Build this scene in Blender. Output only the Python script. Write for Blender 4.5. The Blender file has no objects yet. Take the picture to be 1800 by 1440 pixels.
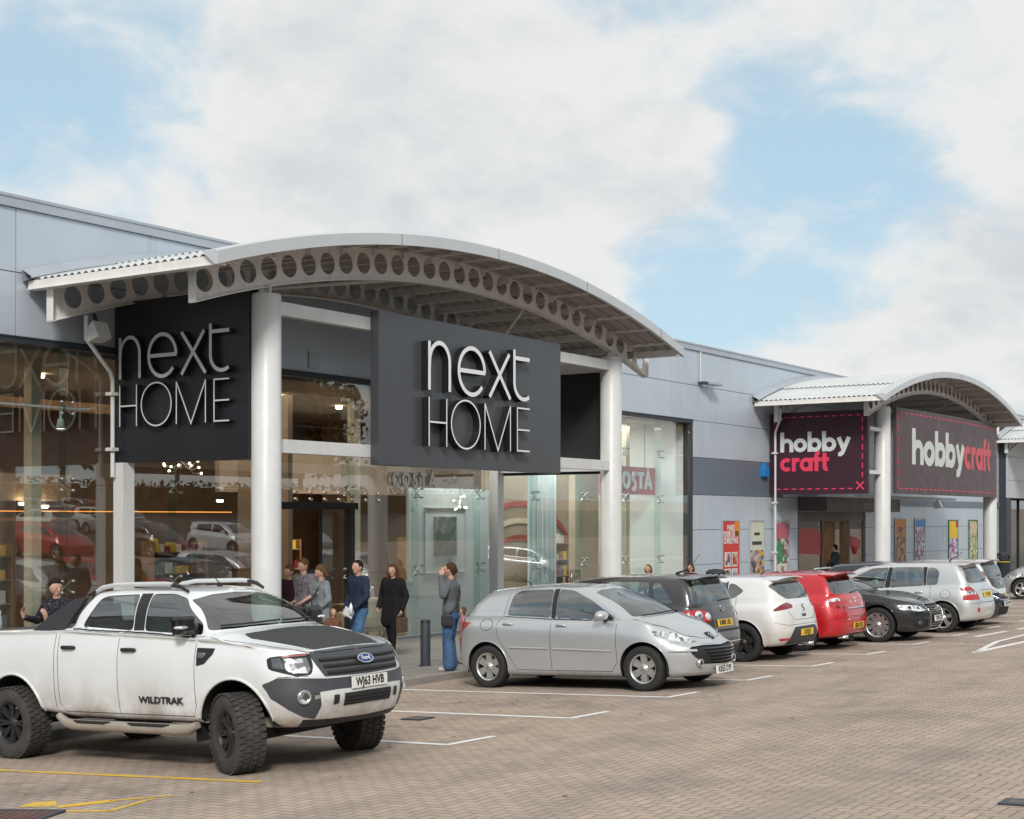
import bpy, bmesh, math, random
import numpy as np
from mathutils import Vector, Matrix
from mathutils.geometry import delaunay_2d_cdt
PI=math.pi; R=math.radians
random.seed(7)
scene=bpy.context.scene
COL=scene.collection
# ---------------------------------------------------------------- camera
cam=bpy.data.cameras.new('camera'); camo=bpy.data.objects.new('camera',cam); COL.objects.link(camo)
camo.location=(0,0,2.35); camo.rotation_euler=(R(90),0,R(-56))
cam.sensor_width=36; cam.lens=2564/1800*36; cam.shift_y=192/1800; cam.clip_end=3000; cam.clip_start=.1
scene.camera=camo
# ---------------------------------------------------------------- world and sun
SUN=Vector((-.72,-.52,.62)).normalized()
SEL=math.asin(SUN.z); SAZ=math.atan2(SUN.x,SUN.y)
world=bpy.data.worlds.new('World'); scene.world=world; world.use_nodes=True
def build_world():
    nt=world.node_tree; N=nt.nodes; L=nt.links; N.clear()
    out=N.new('ShaderNodeOutputWorld'); bg=N.new('ShaderNodeBackground'); bg.inputs[1].default_value=.1
    L.new(bg.outputs[0],out.inputs[0])
    sky=N.new('ShaderNodeTexSky'); sky.sky_type='NISHITA'; sky.sun_disc=False; sky.sun_elevation=SEL; sky.sun_rotation=SAZ
    sky.air_density=1.0; sky.dust_density=.6; sky.ozone_density=1.4
    hs=N.new('ShaderNodeHueSaturation'); hs.inputs['Saturation'].default_value=.90; hs.inputs['Value'].default_value=1.1; L.new(sky.outputs[0],hs.inputs['Color'])
    # thin high haze: evens out the blue between the clouds
    hz=N.new('ShaderNodeMix'); hz.data_type='RGBA'; hz.inputs[0].default_value=.72; hz.inputs[7].default_value=(4.6,6.4,7.45,1); L.new(hs.outputs[0],hz.inputs[6])
    tc=N.new('ShaderNodeTexCoord')
    def m(op,a,b=None,c=None):
        n=N.new('ShaderNodeMath'); n.operation=op
        for i,v in enumerate((a,b,c)):
            if v is None: continue
            if isinstance(v,(int,float)): n.inputs[i].default_value=v
            else: L.new(v,n.inputs[i])
        return n.outputs[0]
    sep=N.new('ShaderNodeSeparateXYZ'); L.new(tc.outputs['Generated'],sep.inputs[0])
    zz=m('ADD',m('MAXIMUM',sep.outputs[2],0),.42)
    cmb=N.new('ShaderNodeCombineXYZ'); L.new(m('DIVIDE',sep.outputs[0],zz),cmb.inputs[0]); L.new(m('DIVIDE',sep.outputs[1],zz),cmb.inputs[1])
    cmb.inputs[2].default_value=3.1
    def noise(sc,det,rough,dist,off):
        mp=N.new('ShaderNodeMapping'); mp.inputs['Location'].default_value=off; L.new(cmb.outputs[0],mp.inputs[0])
        n=N.new('ShaderNodeTexNoise'); n.inputs['Scale'].default_value=sc; n.inputs['Detail'].default_value=det; n.inputs['Roughness'].default_value=rough; n.inputs['Distortion'].default_value=dist
        L.new(mp.outputs[0],n.inputs['Vector']); return n.outputs[0]
    n1=noise(2.3,10,.50,.25,(3.3,1.2,0)); n2=noise(9.,8,.56,.35,(8,2,0)); n3=noise(3.4,6,.5,.2,(1,7,5))
    # lit and shaded sides of the puffs: the same cloud field sampled a little nearer the sun
    n1s=noise(2.3,10,.50,.25,(3.3+SUN.x*.10,1.2+SUN.y*.10,0)); n2s=noise(9.,8,.56,.35,(8+SUN.x*.12,2+SUN.y*.12,0))
    # cloud gaps and banks at their compass directions (az east of +Y in degrees, elevation)
    def blob(ax,el,width,amp):
        a=R(ax);e=R(el); d=Vector((math.sin(a)*math.cos(e),math.cos(a)*math.cos(e),math.sin(e)))
        vn=N.new('ShaderNodeVectorMath'); vn.operation='DISTANCE'; L.new(tc.outputs['Generated'],vn.inputs[0]); vn.inputs[1].default_value=d
        q=m('MULTIPLY',vn.outputs['Value'],1/width); q=m('MULTIPLY',m('MULTIPLY',q,q),-1)
        return m('MULTIPLY',m('POWER',2.718,q),amp*.50)
    s=None
    for b in BLOBS:
        q=blob(*b); s=q if s is None else m('ADD',s,q)
    hi=N.new('ShaderNodeMapRange'); hi.interpolation_type='SMOOTHSTEP'; hi.inputs[1].default_value=.38; hi.inputs[2].default_value=.75; hi.inputs[3].default_value=0; hi.inputs[4].default_value=.16; L.new(sep.outputs[2],hi.inputs[0])
    dens=m('ADD',m('ADD',m('ADD',m('MULTIPLY',n1,1.3),m('MULTIPLY',n2,.78)),s),hi.outputs[0])
    mr=N.new('ShaderNodeMapRange'); mr.interpolation_type='SMOOTHSTEP'; mr.inputs[1].default_value=.84; mr.inputs[2].default_value=1.18; L.new(dens,mr.inputs[0])
    thick=N.new('ShaderNodeMapRange'); thick.inputs[1].default_value=1.1; thick.inputs[2].default_value=1.55; L.new(dens,thick.inputs[0])
    rel=m('ADD',m('MULTIPLY',m('SUBTRACT',n1,n1s),2.6),m('MULTIPLY',m('SUBTRACT',n2,n2s),1.7))
    lit=m('ADD',m('SUBTRACT',.86,m('MULTIPLY',thick.outputs[0],.55)),rel)
    cb=N.new('ShaderNodeMapRange'); cb.interpolation_type='SMOOTHSTEP'; cb.inputs[1].default_value=.0; cb.inputs[2].default_value=1.; L.new(m('ADD',lit,m('MULTIPLY',m('SUBTRACT',n3,.5),1.3)),cb.inputs[0])
    cm=N.new('ShaderNodeMix'); cm.data_type='RGBA'; cm.inputs[6].default_value=(5.9,6.2,6.45,1); cm.inputs[7].default_value=(7.75,7.75,7.55,1); L.new(cb.outputs[0],cm.inputs[0])
    mx=N.new('ShaderNodeMix'); mx.data_type='RGBA'; L.new(m('MULTIPLY',mr.outputs[0],.97),mx.inputs[0]); L.new(hz.outputs[2],mx.inputs[6]); L.new(cm.outputs[2],mx.inputs[7])
    L.new(mx.outputs[2],bg.inputs[0])
# optical axis looks along az 56; image spans roughly az 37..75, el -12..+20
BLOBS=[(38.1,16.6,0.05,-0.22),(40.1,14.6,0.05,-0.22),(42.8,13.3,0.04,-0.18),(37.5,14.7,0.04,-0.15),(37.3,13.1,0.03,-0.1),(50.2,14.3,0.03,-0.1),(56.9,15.2,0.035,-0.2),(65.5,14.5,0.06,-0.3),(69.2,13.7,0.06,-0.25),(72.9,12.9,0.06,-0.22),(61.6,10.4,0.05,-0.28),(64.0,9.0,0.05,-0.25),(67.5,11.9,0.05,-0.12),(58.2,11.3,0.03,-0.1),(68.7,9.3,0.04,-0.12),(47.6,14.1,0.09,0.28),(45.6,10.7,0.09,0.22),(53.8,18.4,0.14,0.28),(63.8,17.4,0.12,0.28),(72.3,16.3,0.1,0.26),(54.9,13.6,0.05,0.22),(61.1,13.0,0.06,0.32),(63.3,12.3,0.04,0.2),(51.5,12.5,0.07,0.2),(72.1,6.9,0.06,0.35),(69.2,6.5,0.05,0.25),(74.3,7.8,0.05,0.35),(72.3,10.4,0.03,0.12),(41.8,11.4,0.05,0.2),(39.1,14.1,0.02,0.15),(49.3,16.4,0.1,0.15)]
build_world()
sun=bpy.data.lights.new('sun','SUN'); sun.energy=2.3; sun.angle=R(12); sun.color=(1,.955,.89)
suno=bpy.data.objects.new('sun',sun); COL.objects.link(suno); suno.rotation_euler=(SUN).to_track_quat('Z','Y').to_euler()
scene.view_settings.view_transform='Standard'; scene.view_settings.look='None'; scene.view_settings.exposure=.15; scene.view_settings.gamma=1
scene.cycles.max_bounces=8; scene.cycles.transparent_max_bounces=24; scene.cycles.glossy_bounces=4; scene.cycles.diffuse_bounces=3
scene.cycles.use_denoising=True; scene.cycles.caustics_reflective=False; scene.cycles.caustics_refractive=False
SL=.045
def gz(y,up=0): return -SL*(y-9.05)+up
# ---------------------------------------------------------------- materials
MATS={}
class NT:
    def __init__(s,name):
        s.mat=bpy.data.materials.new(name); s.mat.use_nodes=True; s.nt=s.mat.node_tree; s.N=s.nt.nodes; s.L=s.nt.links
        s.b=s.N['Principled BSDF']; s.out=s.N['Material Output']
    def n(s,t,**kw):
        x=s.N.new(t)
        for k,v in kw.items():
            if k in ('ins',):
                for i,vv in v.items():
                    if hasattr(vv,'is_output') or hasattr(vv,'links') and not isinstance(vv,(int,float,tuple)): s.L.new(vv,x.inputs[i])
                    else: x.inputs[i].default_value=vv
            else: setattr(x,k,v)
        return x
    def m(s,op,a,b=None,c=None):
        x=s.N.new('ShaderNodeMath'); x.operation=op
        for i,v in enumerate((a,b,c)):
            if v is None: continue
            if isinstance(v,(int,float)): x.inputs[i].default_value=v
            else: s.L.new(v,x.inputs[i])
        return x.outputs[0]
    def mix(s,f,a,b):
        x=s.N.new('ShaderNodeMix'); x.data_type='RGBA'
        for i,v in ((0,f),(6,a),(7,b)):
            if isinstance(v,(int,float)): x.inputs[i].default_value=v
            elif isinstance(v,tuple): x.inputs[i].default_value=(*v[:3],1)
            else: s.L.new(v,x.inputs[i])
        return x.outputs[2]
    def noise(s,sc,det=4,rough=.55,vec=None,dist=0):
        x=s.N.new('ShaderNodeTexNoise'); x.inputs['Scale'].default_value=sc; x.inputs['Detail'].default_value=det; x.inputs['Roughness'].default_value=rough; x.inputs['Distortion'].default_value=dist
        if vec is not None: s.L.new(vec,x.inputs['Vector'])
        return x.outputs[0]
    def obj(s): return s.N.new('ShaderNodeTexCoord').outputs['Object']
    def gen(s): 
        g=s.N.new('ShaderNodeNewGeometry'); return g.outputs['Position']
    def ramp(s,v,a,b,lo=0.,hi=1.):
        x=s.N.new('ShaderNodeMapRange'); x.inputs[1].default_value=a; x.inputs[2].default_value=b; x.inputs[3].default_value=lo; x.inputs[4].default_value=hi; s.L.new(v,x.inputs[0]); return x.outputs[0]
    def bump(s,h,st=.3,d=.01):
        x=s.N.new('ShaderNodeBump'); x.inputs['Strength'].default_value=st; x.inputs['Distance'].default_value=d; s.L.new(h,x.inputs['Height']); s.L.new(x.outputs[0],s.b.inputs['Normal'])
def mat(name,col,rough=.6,metal=0,var=.08,scale=3.,spec=None,coat=0,emit=None,bump=0,bs=60,dirt=None,streak=0):
    """plain surface with procedural colour and roughness variation"""
    if name in MATS: return MATS[name]
    t=NT(name); v=t.obj(); n=t.noise(scale,6,.6,v)
    c1=tuple(min(1,x*(1-var)) for x in col); c2=tuple(min(1,x*(1+var)) for x in col)
    c=t.mix(t.ramp(n,.3,.7),c1,c2)
    if streak:
        mp=t.n('ShaderNodeMapping'); mp.inputs['Scale'].default_value=(1,1,.07); t.L.new(v,mp.inputs[0]); sn=t.ramp(t.noise(7,6,.65,mp.outputs[0]),.5,.75); c=t.mix(t.m('MULTIPLY',t.m('MULTIPLY',sn,t.ramp(t.noise(.35,3,.5,v),.4,.65)),streak),c,tuple(x*.45 for x in col))
    t.L.new(c,t.b.inputs['Base Color']); t.b.inputs['Metallic'].default_value=metal
    t.L.new(t.ramp(t.noise(scale*2.3,4,.6,v),.3,.7,max(.02,rough-.07),min(1,rough+.07)),t.b.inputs['Roughness'])
    if spec is not None: t.b.inputs['Specular IOR Level'].default_value=spec
    if coat: t.b.inputs['Coat Weight'].default_value=coat; t.b.inputs['Coat Roughness'].default_value=.04
    if emit: t.b.inputs['Emission Color'].default_value=(*emit[0],1); t.b.inputs['Emission Strength'].default_value=emit[1]
    if bump: t.bump(t.noise(bs,3,.6,v),bump,.004)
    MATS[name]=t.mat; return t.mat
def paint(name,col,metal=0.,rough=.32,flake=0,dirt=0,dcol=(.28,.2,.13)):
    """car paint: clear coat, faint flake; road dirt low on the sides"""
    if name in MATS: return MATS[name]
    t=NT(name); v=t.obj(); c=t.mix(t.ramp(t.noise(1.7,4,.5,v),.3,.7),tuple(x*.95 for x in col),tuple(min(1,x*1.04) for x in col))
    if flake: c=t.mix(t.ramp(t.noise(900,1,.5,v),.35,.65,0,flake),c,tuple(min(1,x*1.5+.03) for x in col))
    sp=t.n('ShaderNodeSeparateXYZ'); t.L.new(v,sp.inputs[0])
    if dirt:
        h=t.m('SUBTRACT',1,t.ramp(sp.outputs[2],.35,1.0))
        d=t.m('MULTIPLY',t.m('POWER',h,1.35),t.ramp(t.noise(2.0,8,.65,v,.4),.30,.68)); d=t.m('MULTIPLY',d,dirt*1.7); d=t.m('MINIMUM',d,.85)
        c=t.mix(d,c,dcol); rr=t.m('ADD',rough,t.m('MULTIPLY',d,.5)); t.L.new(rr,t.b.inputs['Roughness']); t.L.new(t.m('SUBTRACT',1,t.m('MINIMUM',t.m('MULTIPLY',d,1.6),1)),t.b.inputs['Coat Weight'])
    else:
        t.b.inputs['Roughness'].default_value=rough; t.b.inputs['Coat Weight'].default_value=.9
    t.b.inputs['Coat Roughness'].default_value=.05
    t.L.new(c,t.b.inputs['Base Color']); t.b.inputs['Metallic'].default_value=metal
    MATS[name]=t.mat; return t.mat
def schlick(t,f0):
    lw=t.n('ShaderNodeLayerWeight'); lw.inputs[0].default_value=.5; return t.m('ADD',f0,t.m('MULTIPLY',t.m('POWER',lw.outputs['Facing'],5),1-f0))
def glass(name,tint=(.8,.9,.87),f0=.05,rough=0.):
    if name in MATS: return MATS[name]
    t=NT(name); t.N.remove(t.b)
    tr=t.n('ShaderNodeBsdfTransparent'); tr.inputs[0].default_value=(*tint,1)
    gl=t.n('ShaderNodeBsdfGlossy'); gl.inputs['Roughness'].default_value=rough
    bw=t.noise(.5,2,.5,t.gen()); bp=t.n('ShaderNodeBump'); bp.inputs['Strength'].default_value=.04; bp.inputs['Distance'].default_value=.02; t.L.new(bw,bp.inputs['Height']); t.L.new(bp.outputs[0],gl.inputs['Normal'])
    mx=t.n('ShaderNodeMixShader'); t.L.new(schlick(t,f0),mx.inputs[0]); t.L.new(tr.outputs[0],mx.inputs[1]); t.L.new(gl.outputs[0],mx.inputs[2]); t.L.new(mx.outputs[0],t.out.inputs[0])
    MATS[name]=t.mat; return t.mat
def paving():
    """herringbone concrete block paving laid in 100x200 blocks, with one straight course"""
    t=NT('block paving'); p=t.gen(); sp=t.n('ShaderNodeSeparateXYZ'); t.L.new(p,sp.inputs[0])
    X=t.m('MULTIPLY',sp.outputs[0],10.); Y=t.m('MULTIPLY',sp.outputs[1],10.)
    i=t.m('FLOOR',X); j=t.m('FLOOR',Y); fx=t.m('SUBTRACT',X,i); fy=t.m('SUBTRACT',Y,j)
    m4=t.m('FLOORED_MODULO',t.m('SUBTRACT',i,j),4)
    def eq(k): return t.m('COMPARE',m4,k,.1)
    w=.085
    l=t.m('LESS_THAN',fx,w); r=t.m('GREATER_THAN',fx,1-w); b=t.m('LESS_THAN',fy,w); u=t.m('GREATER_THAN',fy,1-w)
    # the joints along the row are wider than the cross joints
    def orr(*a):
        q=a[0]
        for z in a[1:]: q=t.m('MAXIMUM',q,z)
        return q
    j0=t.m('MULTIPLY',eq(0),orr(l,u,b)); j1=t.m('MULTIPLY',eq(1),orr(r,u,b)); j2=t.m('MULTIPLY',eq(2),orr(l,r,u)); j3=t.m('MULTIPLY',eq(3),orr(l,r,b))
    jt=orr(j0,j1,j2,j3)
    # straight course band
    bd=t.m('LESS_THAN',t.m('ABSOLUTE',t.m('SUBTRACT',Y,43.0)),2.0)
    jb=orr(t.m('LESS_THAN',fy,w),t.m('LESS_THAN',t.m('FRACT',t.m('ADD',t.m('MULTIPLY',X,.5),t.m('MULTIPLY',j,.5))),.04))
    jt=t.m('ADD',t.m('MULTIPLY',jt,t.m('SUBTRACT',1,bd)),t.m('MULTIPLY',jb,bd))
    # block id: cell of the left / lower half
    ii=t.m('SUBTRACT',i,eq(1)); jj=t.m('SUBTRACT',j,eq(2))
    cb=t.n('ShaderNodeCombineXYZ'); t.L.new(ii,cb.inputs[0]); t.L.new(jj,cb.inputs[1])
    wn=t.n('ShaderNodeTexWhiteNoise'); wn.noise_dimensions='2D'; t.L.new(cb.outputs[0],wn.inputs['Vector'])
    big=t.noise(.16,5,.6,p); mid=t.noise(.9,6,.65,p); fine=t.noise(60,3,.7,p)
    c=t.mix(t.ramp(big,.35,.65),(.475,.375,.315),(.515,.40,.315))
    c=t.mix(t.m('MULTIPLY',wn.outputs[0],.38),c,(.26,.215,.175))
    c=t.mix(t.m('MULTIPLY',t.ramp(mid,.45,.75),.5),c,(.20,.18,.16))
    c=t.mix(t.m('MULTIPLY',t.ramp(fine,.4,.7),.22),c,(.42,.36,.30))
    # tyre-worn darker strip in front of the bays, damp stains in the bays
    st=t.m('MULTIPLY',t.ramp(t.noise(.55,5,.7,p,.6),.52,.70),.40); c=t.mix(st,c,(.15,.13,.115))
    # oil drips between the wheels of each bay, darkest in the middle of the bay
    bx=t.m('ABSOLUTE',t.m('SUBTRACT',t.m('FRACT',t.m('MULTIPLY',t.m('SUBTRACT',sp.outputs[0],12.18),1/2.43)),.5)); by=t.m('ABSOLUTE',t.m('SUBTRACT',sp.outputs[1],11.0))
    oil=t.m('MULTIPLY',t.m('MULTIPLY',t.ramp(bx,.0,.28,1,0),t.ramp(by,1.2,3.0,1,0)),t.ramp(t.noise(2.6,6,.7,p,.4),.42,.66)); c=t.mix(t.m('MULTIPLY',oil,.6),c,(.075,.068,.062))
    # small dark blots and pale chewing-gum spots
    vo=t.n('ShaderNodeTexVoronoi'); vo.inputs['Scale'].default_value=1.3; t.L.new(p,vo.inputs['Vector']); sc_=t.n('ShaderNodeSeparateColor'); t.L.new(vo.outputs['Color'],sc_.inputs[0])
    sp1=t.m('MULTIPLY',t.m('LESS_THAN',vo.outputs['Distance'],.045),t.m('GREATER_THAN',sc_.outputs[0],.55)); c=t.mix(t.m('MULTIPLY',sp1,.6),c,(.09,.08,.07))
    # faint wheel-track sweeps along the aisle
    tk=t.n('ShaderNodeTexWave'); tk.bands_direction='Y'; tk.inputs['Scale'].default_value=.19; tk.inputs['Distortion'].default_value=2.2; tk.inputs['Detail Scale'].default_value=.25; t.L.new(p,tk.inputs['Vector']); c=t.mix(t.m('MULTIPLY',t.ramp(tk.outputs[0],.72,.95),.16),c,(.16,.14,.125))
    jc=t.mix(t.ramp(t.noise(3.,3,.6,p),.3,.7),(.05,.043,.036),(.13,.11,.09))
    c=t.mix(t.m('MULTIPLY',jt,.52),c,jc)
    t.L.new(c,t.b.inputs['Base Color']); t.b.inputs['Roughness'].default_value=.85; t.b.inputs['Specular IOR Level'].default_value=.3
    h=t.m('ADD',t.m('SUBTRACT',1,jt),t.m('MULTIPLY',fine,.25)); t.bump(h,.55,.008)
    return t.mat
def worn(name,col,cut=.42):
    """painted marking with worn patches where the paving shows"""
    t=NT(name); p=t.gen(); n=t.m('ADD',t.m('MULTIPLY',t.noise(4,6,.7,p),.6),t.m('MULTIPLY',t.noise(40,3,.7,p),.4))
    c=t.mix(t.ramp(n,cut-.06,cut+.03),(.33,.28,.235),col); t.L.new(c,t.b.inputs['Base Color']); t.b.inputs['Roughness'].default_value=.8
    return t.mat
M={}
M['clad']=mat('grey metal cladding',(.53,.595,.67),.38,.2,.06,.5,streak=.38)
M['clad2']=mat('pale grey cladding',(.58,.60,.62),.4,.2,.05,.6)
M['band']=mat('slate blue cladding',(.165,.205,.255),.45,.2,.05,.8)
M['backing']=mat('dark joint',(.05,.055,.06),.8)
M['flash']=mat('grey flashing',(.46,.50,.55),.4,.3,.06,2)
M['white']=mat('white painted steel',(.66,.665,.66),.38,0,.05,3,bump=.05,streak=.3)
M['steel']=mat('off white canopy steel',(.78,.755,.73),.5,0,.07,2.5,streak=.5)
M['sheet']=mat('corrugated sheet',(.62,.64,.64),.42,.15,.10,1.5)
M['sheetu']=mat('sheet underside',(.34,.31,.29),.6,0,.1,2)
M['black']=mat('satin black sign',(.013,.015,.020),.42,0,.02,.3)
M['blackm']=mat('matt black',(.016,.017,.018),.7)
M['letter']=mat('letter face',(.80,.83,.84),.4,0,.02)
M['lret']=mat('black letter return',(.012,.012,.014),.5)
M['plum']=mat('plum sign panel',(.052,.020,.033),.5,0,.03,1,spec=.25)
M['pink']=mat('pink lettering',(.80,.05,.12),.5,0,.03)
M['plumd']=mat('plum brown metal',(.10,.075,.075),.5,0,.05,1)
M['glass']=glass('shop glass',(.92,.95,.945),.14)
M['fin']=glass('glass fin edge',(.86,.95,.93),.04)
M['chrome']=mat('polished steel',(.75,.75,.75),.15,1,.02)
M['kerb']=mat('concrete kerb',(.27,.25,.225),.85,0,.15,4,bump=.3)
M['slab']=mat('paving slab',(.255,.24,.222),.85,0,.14,2.2,bump=.2)
M['charcoal']=mat('charcoal metal',(.035,.042,.052),.5,0,.1,6)
M['rubber']=mat('tyre rubber',(.022,.022,.022),.8,0,.25,9,bump=.2,bs=40)
M['dark']=mat('dark plastic',(.02,.021,.023),.55,0,.15,8)
M['gloss']=mat('gloss black',(.01,.01,.011),.12,0,.02,coat=.5)
M['wood']=mat('light wood',(.34,.20,.10),.5,0,.2,4)
M['woodd']=mat('brown timber wall',(.15,.085,.05),.6,0,.25,2)
M['inwall']=mat('warm interior wall',(.30,.22,.16),.7,0,.1,1)
M['infloor']=mat('interior floor',(.22,.17,.13),.4,0,.15,1)
M['ceil']=mat('interior ceiling',(.42,.36,.30),.8,0,.05,1)
M['teal']=mat('pale teal panel',(.80,.88,.88),.6,0,.06,1)
M['cream']=mat('cream fabric',(.55,.48,.36),.9,0,.1,8)
M['lamp']=mat('lit lamp',(1,.8,.5),.5,0,0,emit=((1,.72,.38),9))
M['lampw']=mat('lit downlight',(1,.9,.7),.5,0,0,emit=((1,.82,.55),14))
M['green']=mat('exit green',(.02,.35,.14),.5,0,.02,emit=((.05,.9,.35),.5))
M['red']=mat('red sign',(.58,.02,.025),.45,0,.05)
M['redd']=mat('dark red',(.22,.015,.018),.5)
M['blue']=mat('blue box',(.01,.22,.6),.4)
M['yplate']=mat('yellow plate',(.80,.52,.03),.45,0,.03)
M['wplate']=mat('white plate',(.76,.76,.72),.45,0,.03)
M['ink']=mat('plate black',(.012,.012,.012),.5)
M['leaf']=mat('autumn leaf',(.34,.16,.03),.7,0,.4,2)
# ---------------------------------------------------------------- mesh helpers
class MB:
    def __init__(s): s.v=[]; s.f=[]; s.mi=[]; s.smooth=[]
    def add(s,vs,fs,mi=0,sm=False):
        o=len(s.v); s.v+= [tuple(v) for v in vs]; s.f+=[tuple(i+o for i in f) for f in fs]; s.mi+=[mi]*len(fs); s.smooth+=[sm]*len(fs); return s
    def box(s,x0,x1,y0,y1,z0,z1,mi=0):
        if x0>x1:x0,x1=x1,x0
        if y0>y1:y0,y1=y1,y0
        if z0>z1:z0,z1=z1,z0
        vs=[(x,y,z) for z in(z0,z1) for y in(y0,y1) for x in(x0,x1)]
        return s.add(vs,[(0,2,3,1),(4,5,7,6),(0,1,5,4),(2,6,7,3),(0,4,6,2),(1,3,7,5)],mi)
    def obox(s,c,u,v,w,mi=0):
        """oriented box: centre and three half vectors"""
        c,u,v,w=map(Vector,(c,u,v,w)); vs=[c+a*u+b*v+d*w for d in(-1,1) for b in(-1,1) for a in(-1,1)]
        return s.add(vs,[(0,2,3,1),(4,5,7,6),(0,1,5,4),(2,6,7,3),(0,4,6,2),(1,3,7,5)],mi)
    def bar(s,a,b,w,h=None,mi=0,up=(0,0,1)):
        a,b=Vector(a),Vector(b); h=h or w; d=(b-a); u=Vector(up)
        if abs(d.normalized().dot(u))>.98: u=Vector((1,0,0))
        sd=d.cross(u).normalized(); uu=sd.cross(d).normalized()
        return s.obox((a+b)/2,d/2,sd*w/2,uu*h/2,mi)
    def tube(s,pts,r,seg=10,mi=0,caps=True,up=None):
        pts=[Vector(p) for p in pts]; n=len(pts); rs=r if isinstance(r,(list,tuple)) else [r]*n
        vs=[];fs=[]; u=None
        for k,p in enumerate(pts):
            d=(pts[min(k+1,n-1)]-pts[max(k-1,0)]).normalized()
            if u is None:
                u=Vector((0,0,1)) if abs(d.z)<.9 else Vector((1,0,0))
            u=(u-d*u.dot(d)).normalized(); w=d.cross(u)
            for q in range(seg):
                a=2*PI*q/seg; vs.append(p+(u*math.cos(a)+w*math.sin(a))*rs[k])
        for k in range(n-1):
            for q in range(seg):
                fs.append((k*seg+q,k*seg+(q+1)%seg,(k+1)*seg+(q+1)%seg,(k+1)*seg+q))
        s.add(vs,fs,mi,True)
        if caps: s.add(vs[:seg],[tuple(range(seg))[::-1]],mi); s.add(vs[-seg:],[tuple(range(seg))],mi)
        return s
    def lathe(s,prof,seg=24,c=(0,0,0),axis='z',mi=0,a0=0,a1=2*PI):
        full=abs(a1-a0-2*PI)<1e-6; ns=seg if full else seg+1; vs=[]; fs=[]
        for (r,h) in prof:
            for q in range(ns):
                a=a0+(a1-a0)*q/seg; x,y=r*math.cos(a),r*math.sin(a)
                p={'z':(x,y,h),'y':(x,h,y),'x':(h,x,y)}[axis]; vs.append((p[0]+c[0],p[1]+c[1],p[2]+c[2]))
        for k in range(len(prof)-1):
            for q in range(seg):
                q2=(q+1)%ns; f=(k*ns+q,k*ns+q2,(k+1)*ns+q2,(k+1)*ns+q); fs.append(f if axis!='y' else f[::-1])
        return s.add(vs,fs,mi,True)
    def ball(s,c,r,seg=14,rings=9,mi=0):
        rx,ry,rz=r if isinstance(r,(tuple,list)) else (r,r,r); vs=[];fs=[]
        for k in range(rings+1):
            th=PI*k/rings
            for q in range(seg):
                a=2*PI*q/seg; vs.append((c[0]+rx*math.sin(th)*math.cos(a),c[1]+ry*math.sin(th)*math.sin(a),c[2]+rz*math.cos(th)))
        for k in range(rings):
            for q in range(seg): fs.append((k*seg+q,(k+1)*seg+q,(k+1)*seg+(q+1)%seg,k*seg+(q+1)%seg))
        return s.add(vs,fs,mi,True)
    def prism(s,poly,d0,d1,axis='y',mi=0):
        """extrude a 2D polygon (a,b): axis y -> (a,d,b), x -> (d,a,b), z -> (a,b,d)"""
        f={'y':lambda a,b,d:(a,d,b),'x':lambda a,b,d:(d,a,b),'z':lambda a,b,d:(a,b,d)}[axis]
        n=len(poly); vs=[f(a,b,d0) for a,b in poly]+[f(a,b,d1) for a,b in poly]
        return s.add(vs,[tuple(range(n))[::-1],tuple(range(n,2*n))]+[(i,(i+1)%n,n+(i+1)%n,n+i) for i in range(n)],mi)
    def obj(s,name,mats,parent=None,loc=None,rot=None,bevel=0,smooth=None,fix=True):
        me=bpy.data.meshes.new(name); me.from_pydata(s.v,[],s.f)
        if not isinstance(mats,(list,tuple)): mats=[mats]
        for m_ in mats: me.materials.append(m_)
        me.polygons.foreach_set('material_index',s.mi); me.polygons.foreach_set('use_smooth',s.smooth); me.update()
        if fix:
            bm=bmesh.new(); bm.from_mesh(me); bmesh.ops.remove_doubles(bm,verts=bm.verts,dist=1e-6) if fix=='merge' else None
            bmesh.ops.recalc_face_normals(bm,faces=bm.faces); bm.to_mesh(me); bm.free()
        o=bpy.data.objects.new(name,me); COL.objects.link(o)
        if parent is not None: o.parent=parent
        if loc is not None: o.location=loc
        if rot is not None: o.rotation_euler=rot
        if bevel:
            b=o.modifiers.new('bevel','BEVEL'); b.width=bevel; b.segments=2; b.limit_method='ANGLE'; b.angle_limit=R(40)
        return o
def tag(o,label=None,cat=None,group=None,kind=None):
    if label: o['label']=label
    if cat: o['category']=cat
    if group: o['group']=group
    if kind: o['kind']=kind
    return o
def empty(name,loc,rz=0,label=None,cat=None,group=None):
    o=bpy.data.objects.new(name,None); COL.objects.link(o); o.location=loc; o.rotation_euler=(0,0,rz); o.empty_display_size=.2
    return tag(o,label,cat,group)
def copy_tree(o,parent=None):
    c=o.copy(); COL.objects.link(c)
    if parent is not None: c.parent=parent; c.matrix_parent_inverse=o.matrix_parent_inverse.copy()
    for ch in list(o.children): copy_tree(ch,c)
    return c
def text_obj(txt,name,m_,parent,size,mat4,ext=.002,sx=1.,bold=0.,align='CENTER'):
    cu=bpy.data.curves.new(name,'FONT'); cu.body=txt; cu.size=size; cu.extrude=ext; cu.offset=bold; cu.align_x=align; cu.align_y='CENTER'; cu.resolution_u=3
    t=bpy.data.objects.new(name+'_c',cu); COL.objects.link(t)
    dg=bpy.context.evaluated_depsgraph_get(); me=bpy.data.meshes.new_from_object(t.evaluated_get(dg)); bpy.data.objects.remove(t); bpy.data.curves.remove(cu)
    me.transform(Matrix.Diagonal((sx,1,1,1))); me.transform(mat4); me.materials.clear(); me.materials.append(m_); me.name=name
    o=bpy.data.objects.new(name,me); COL.objects.link(o)
    if parent is not None: o.parent=parent
    return o
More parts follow.
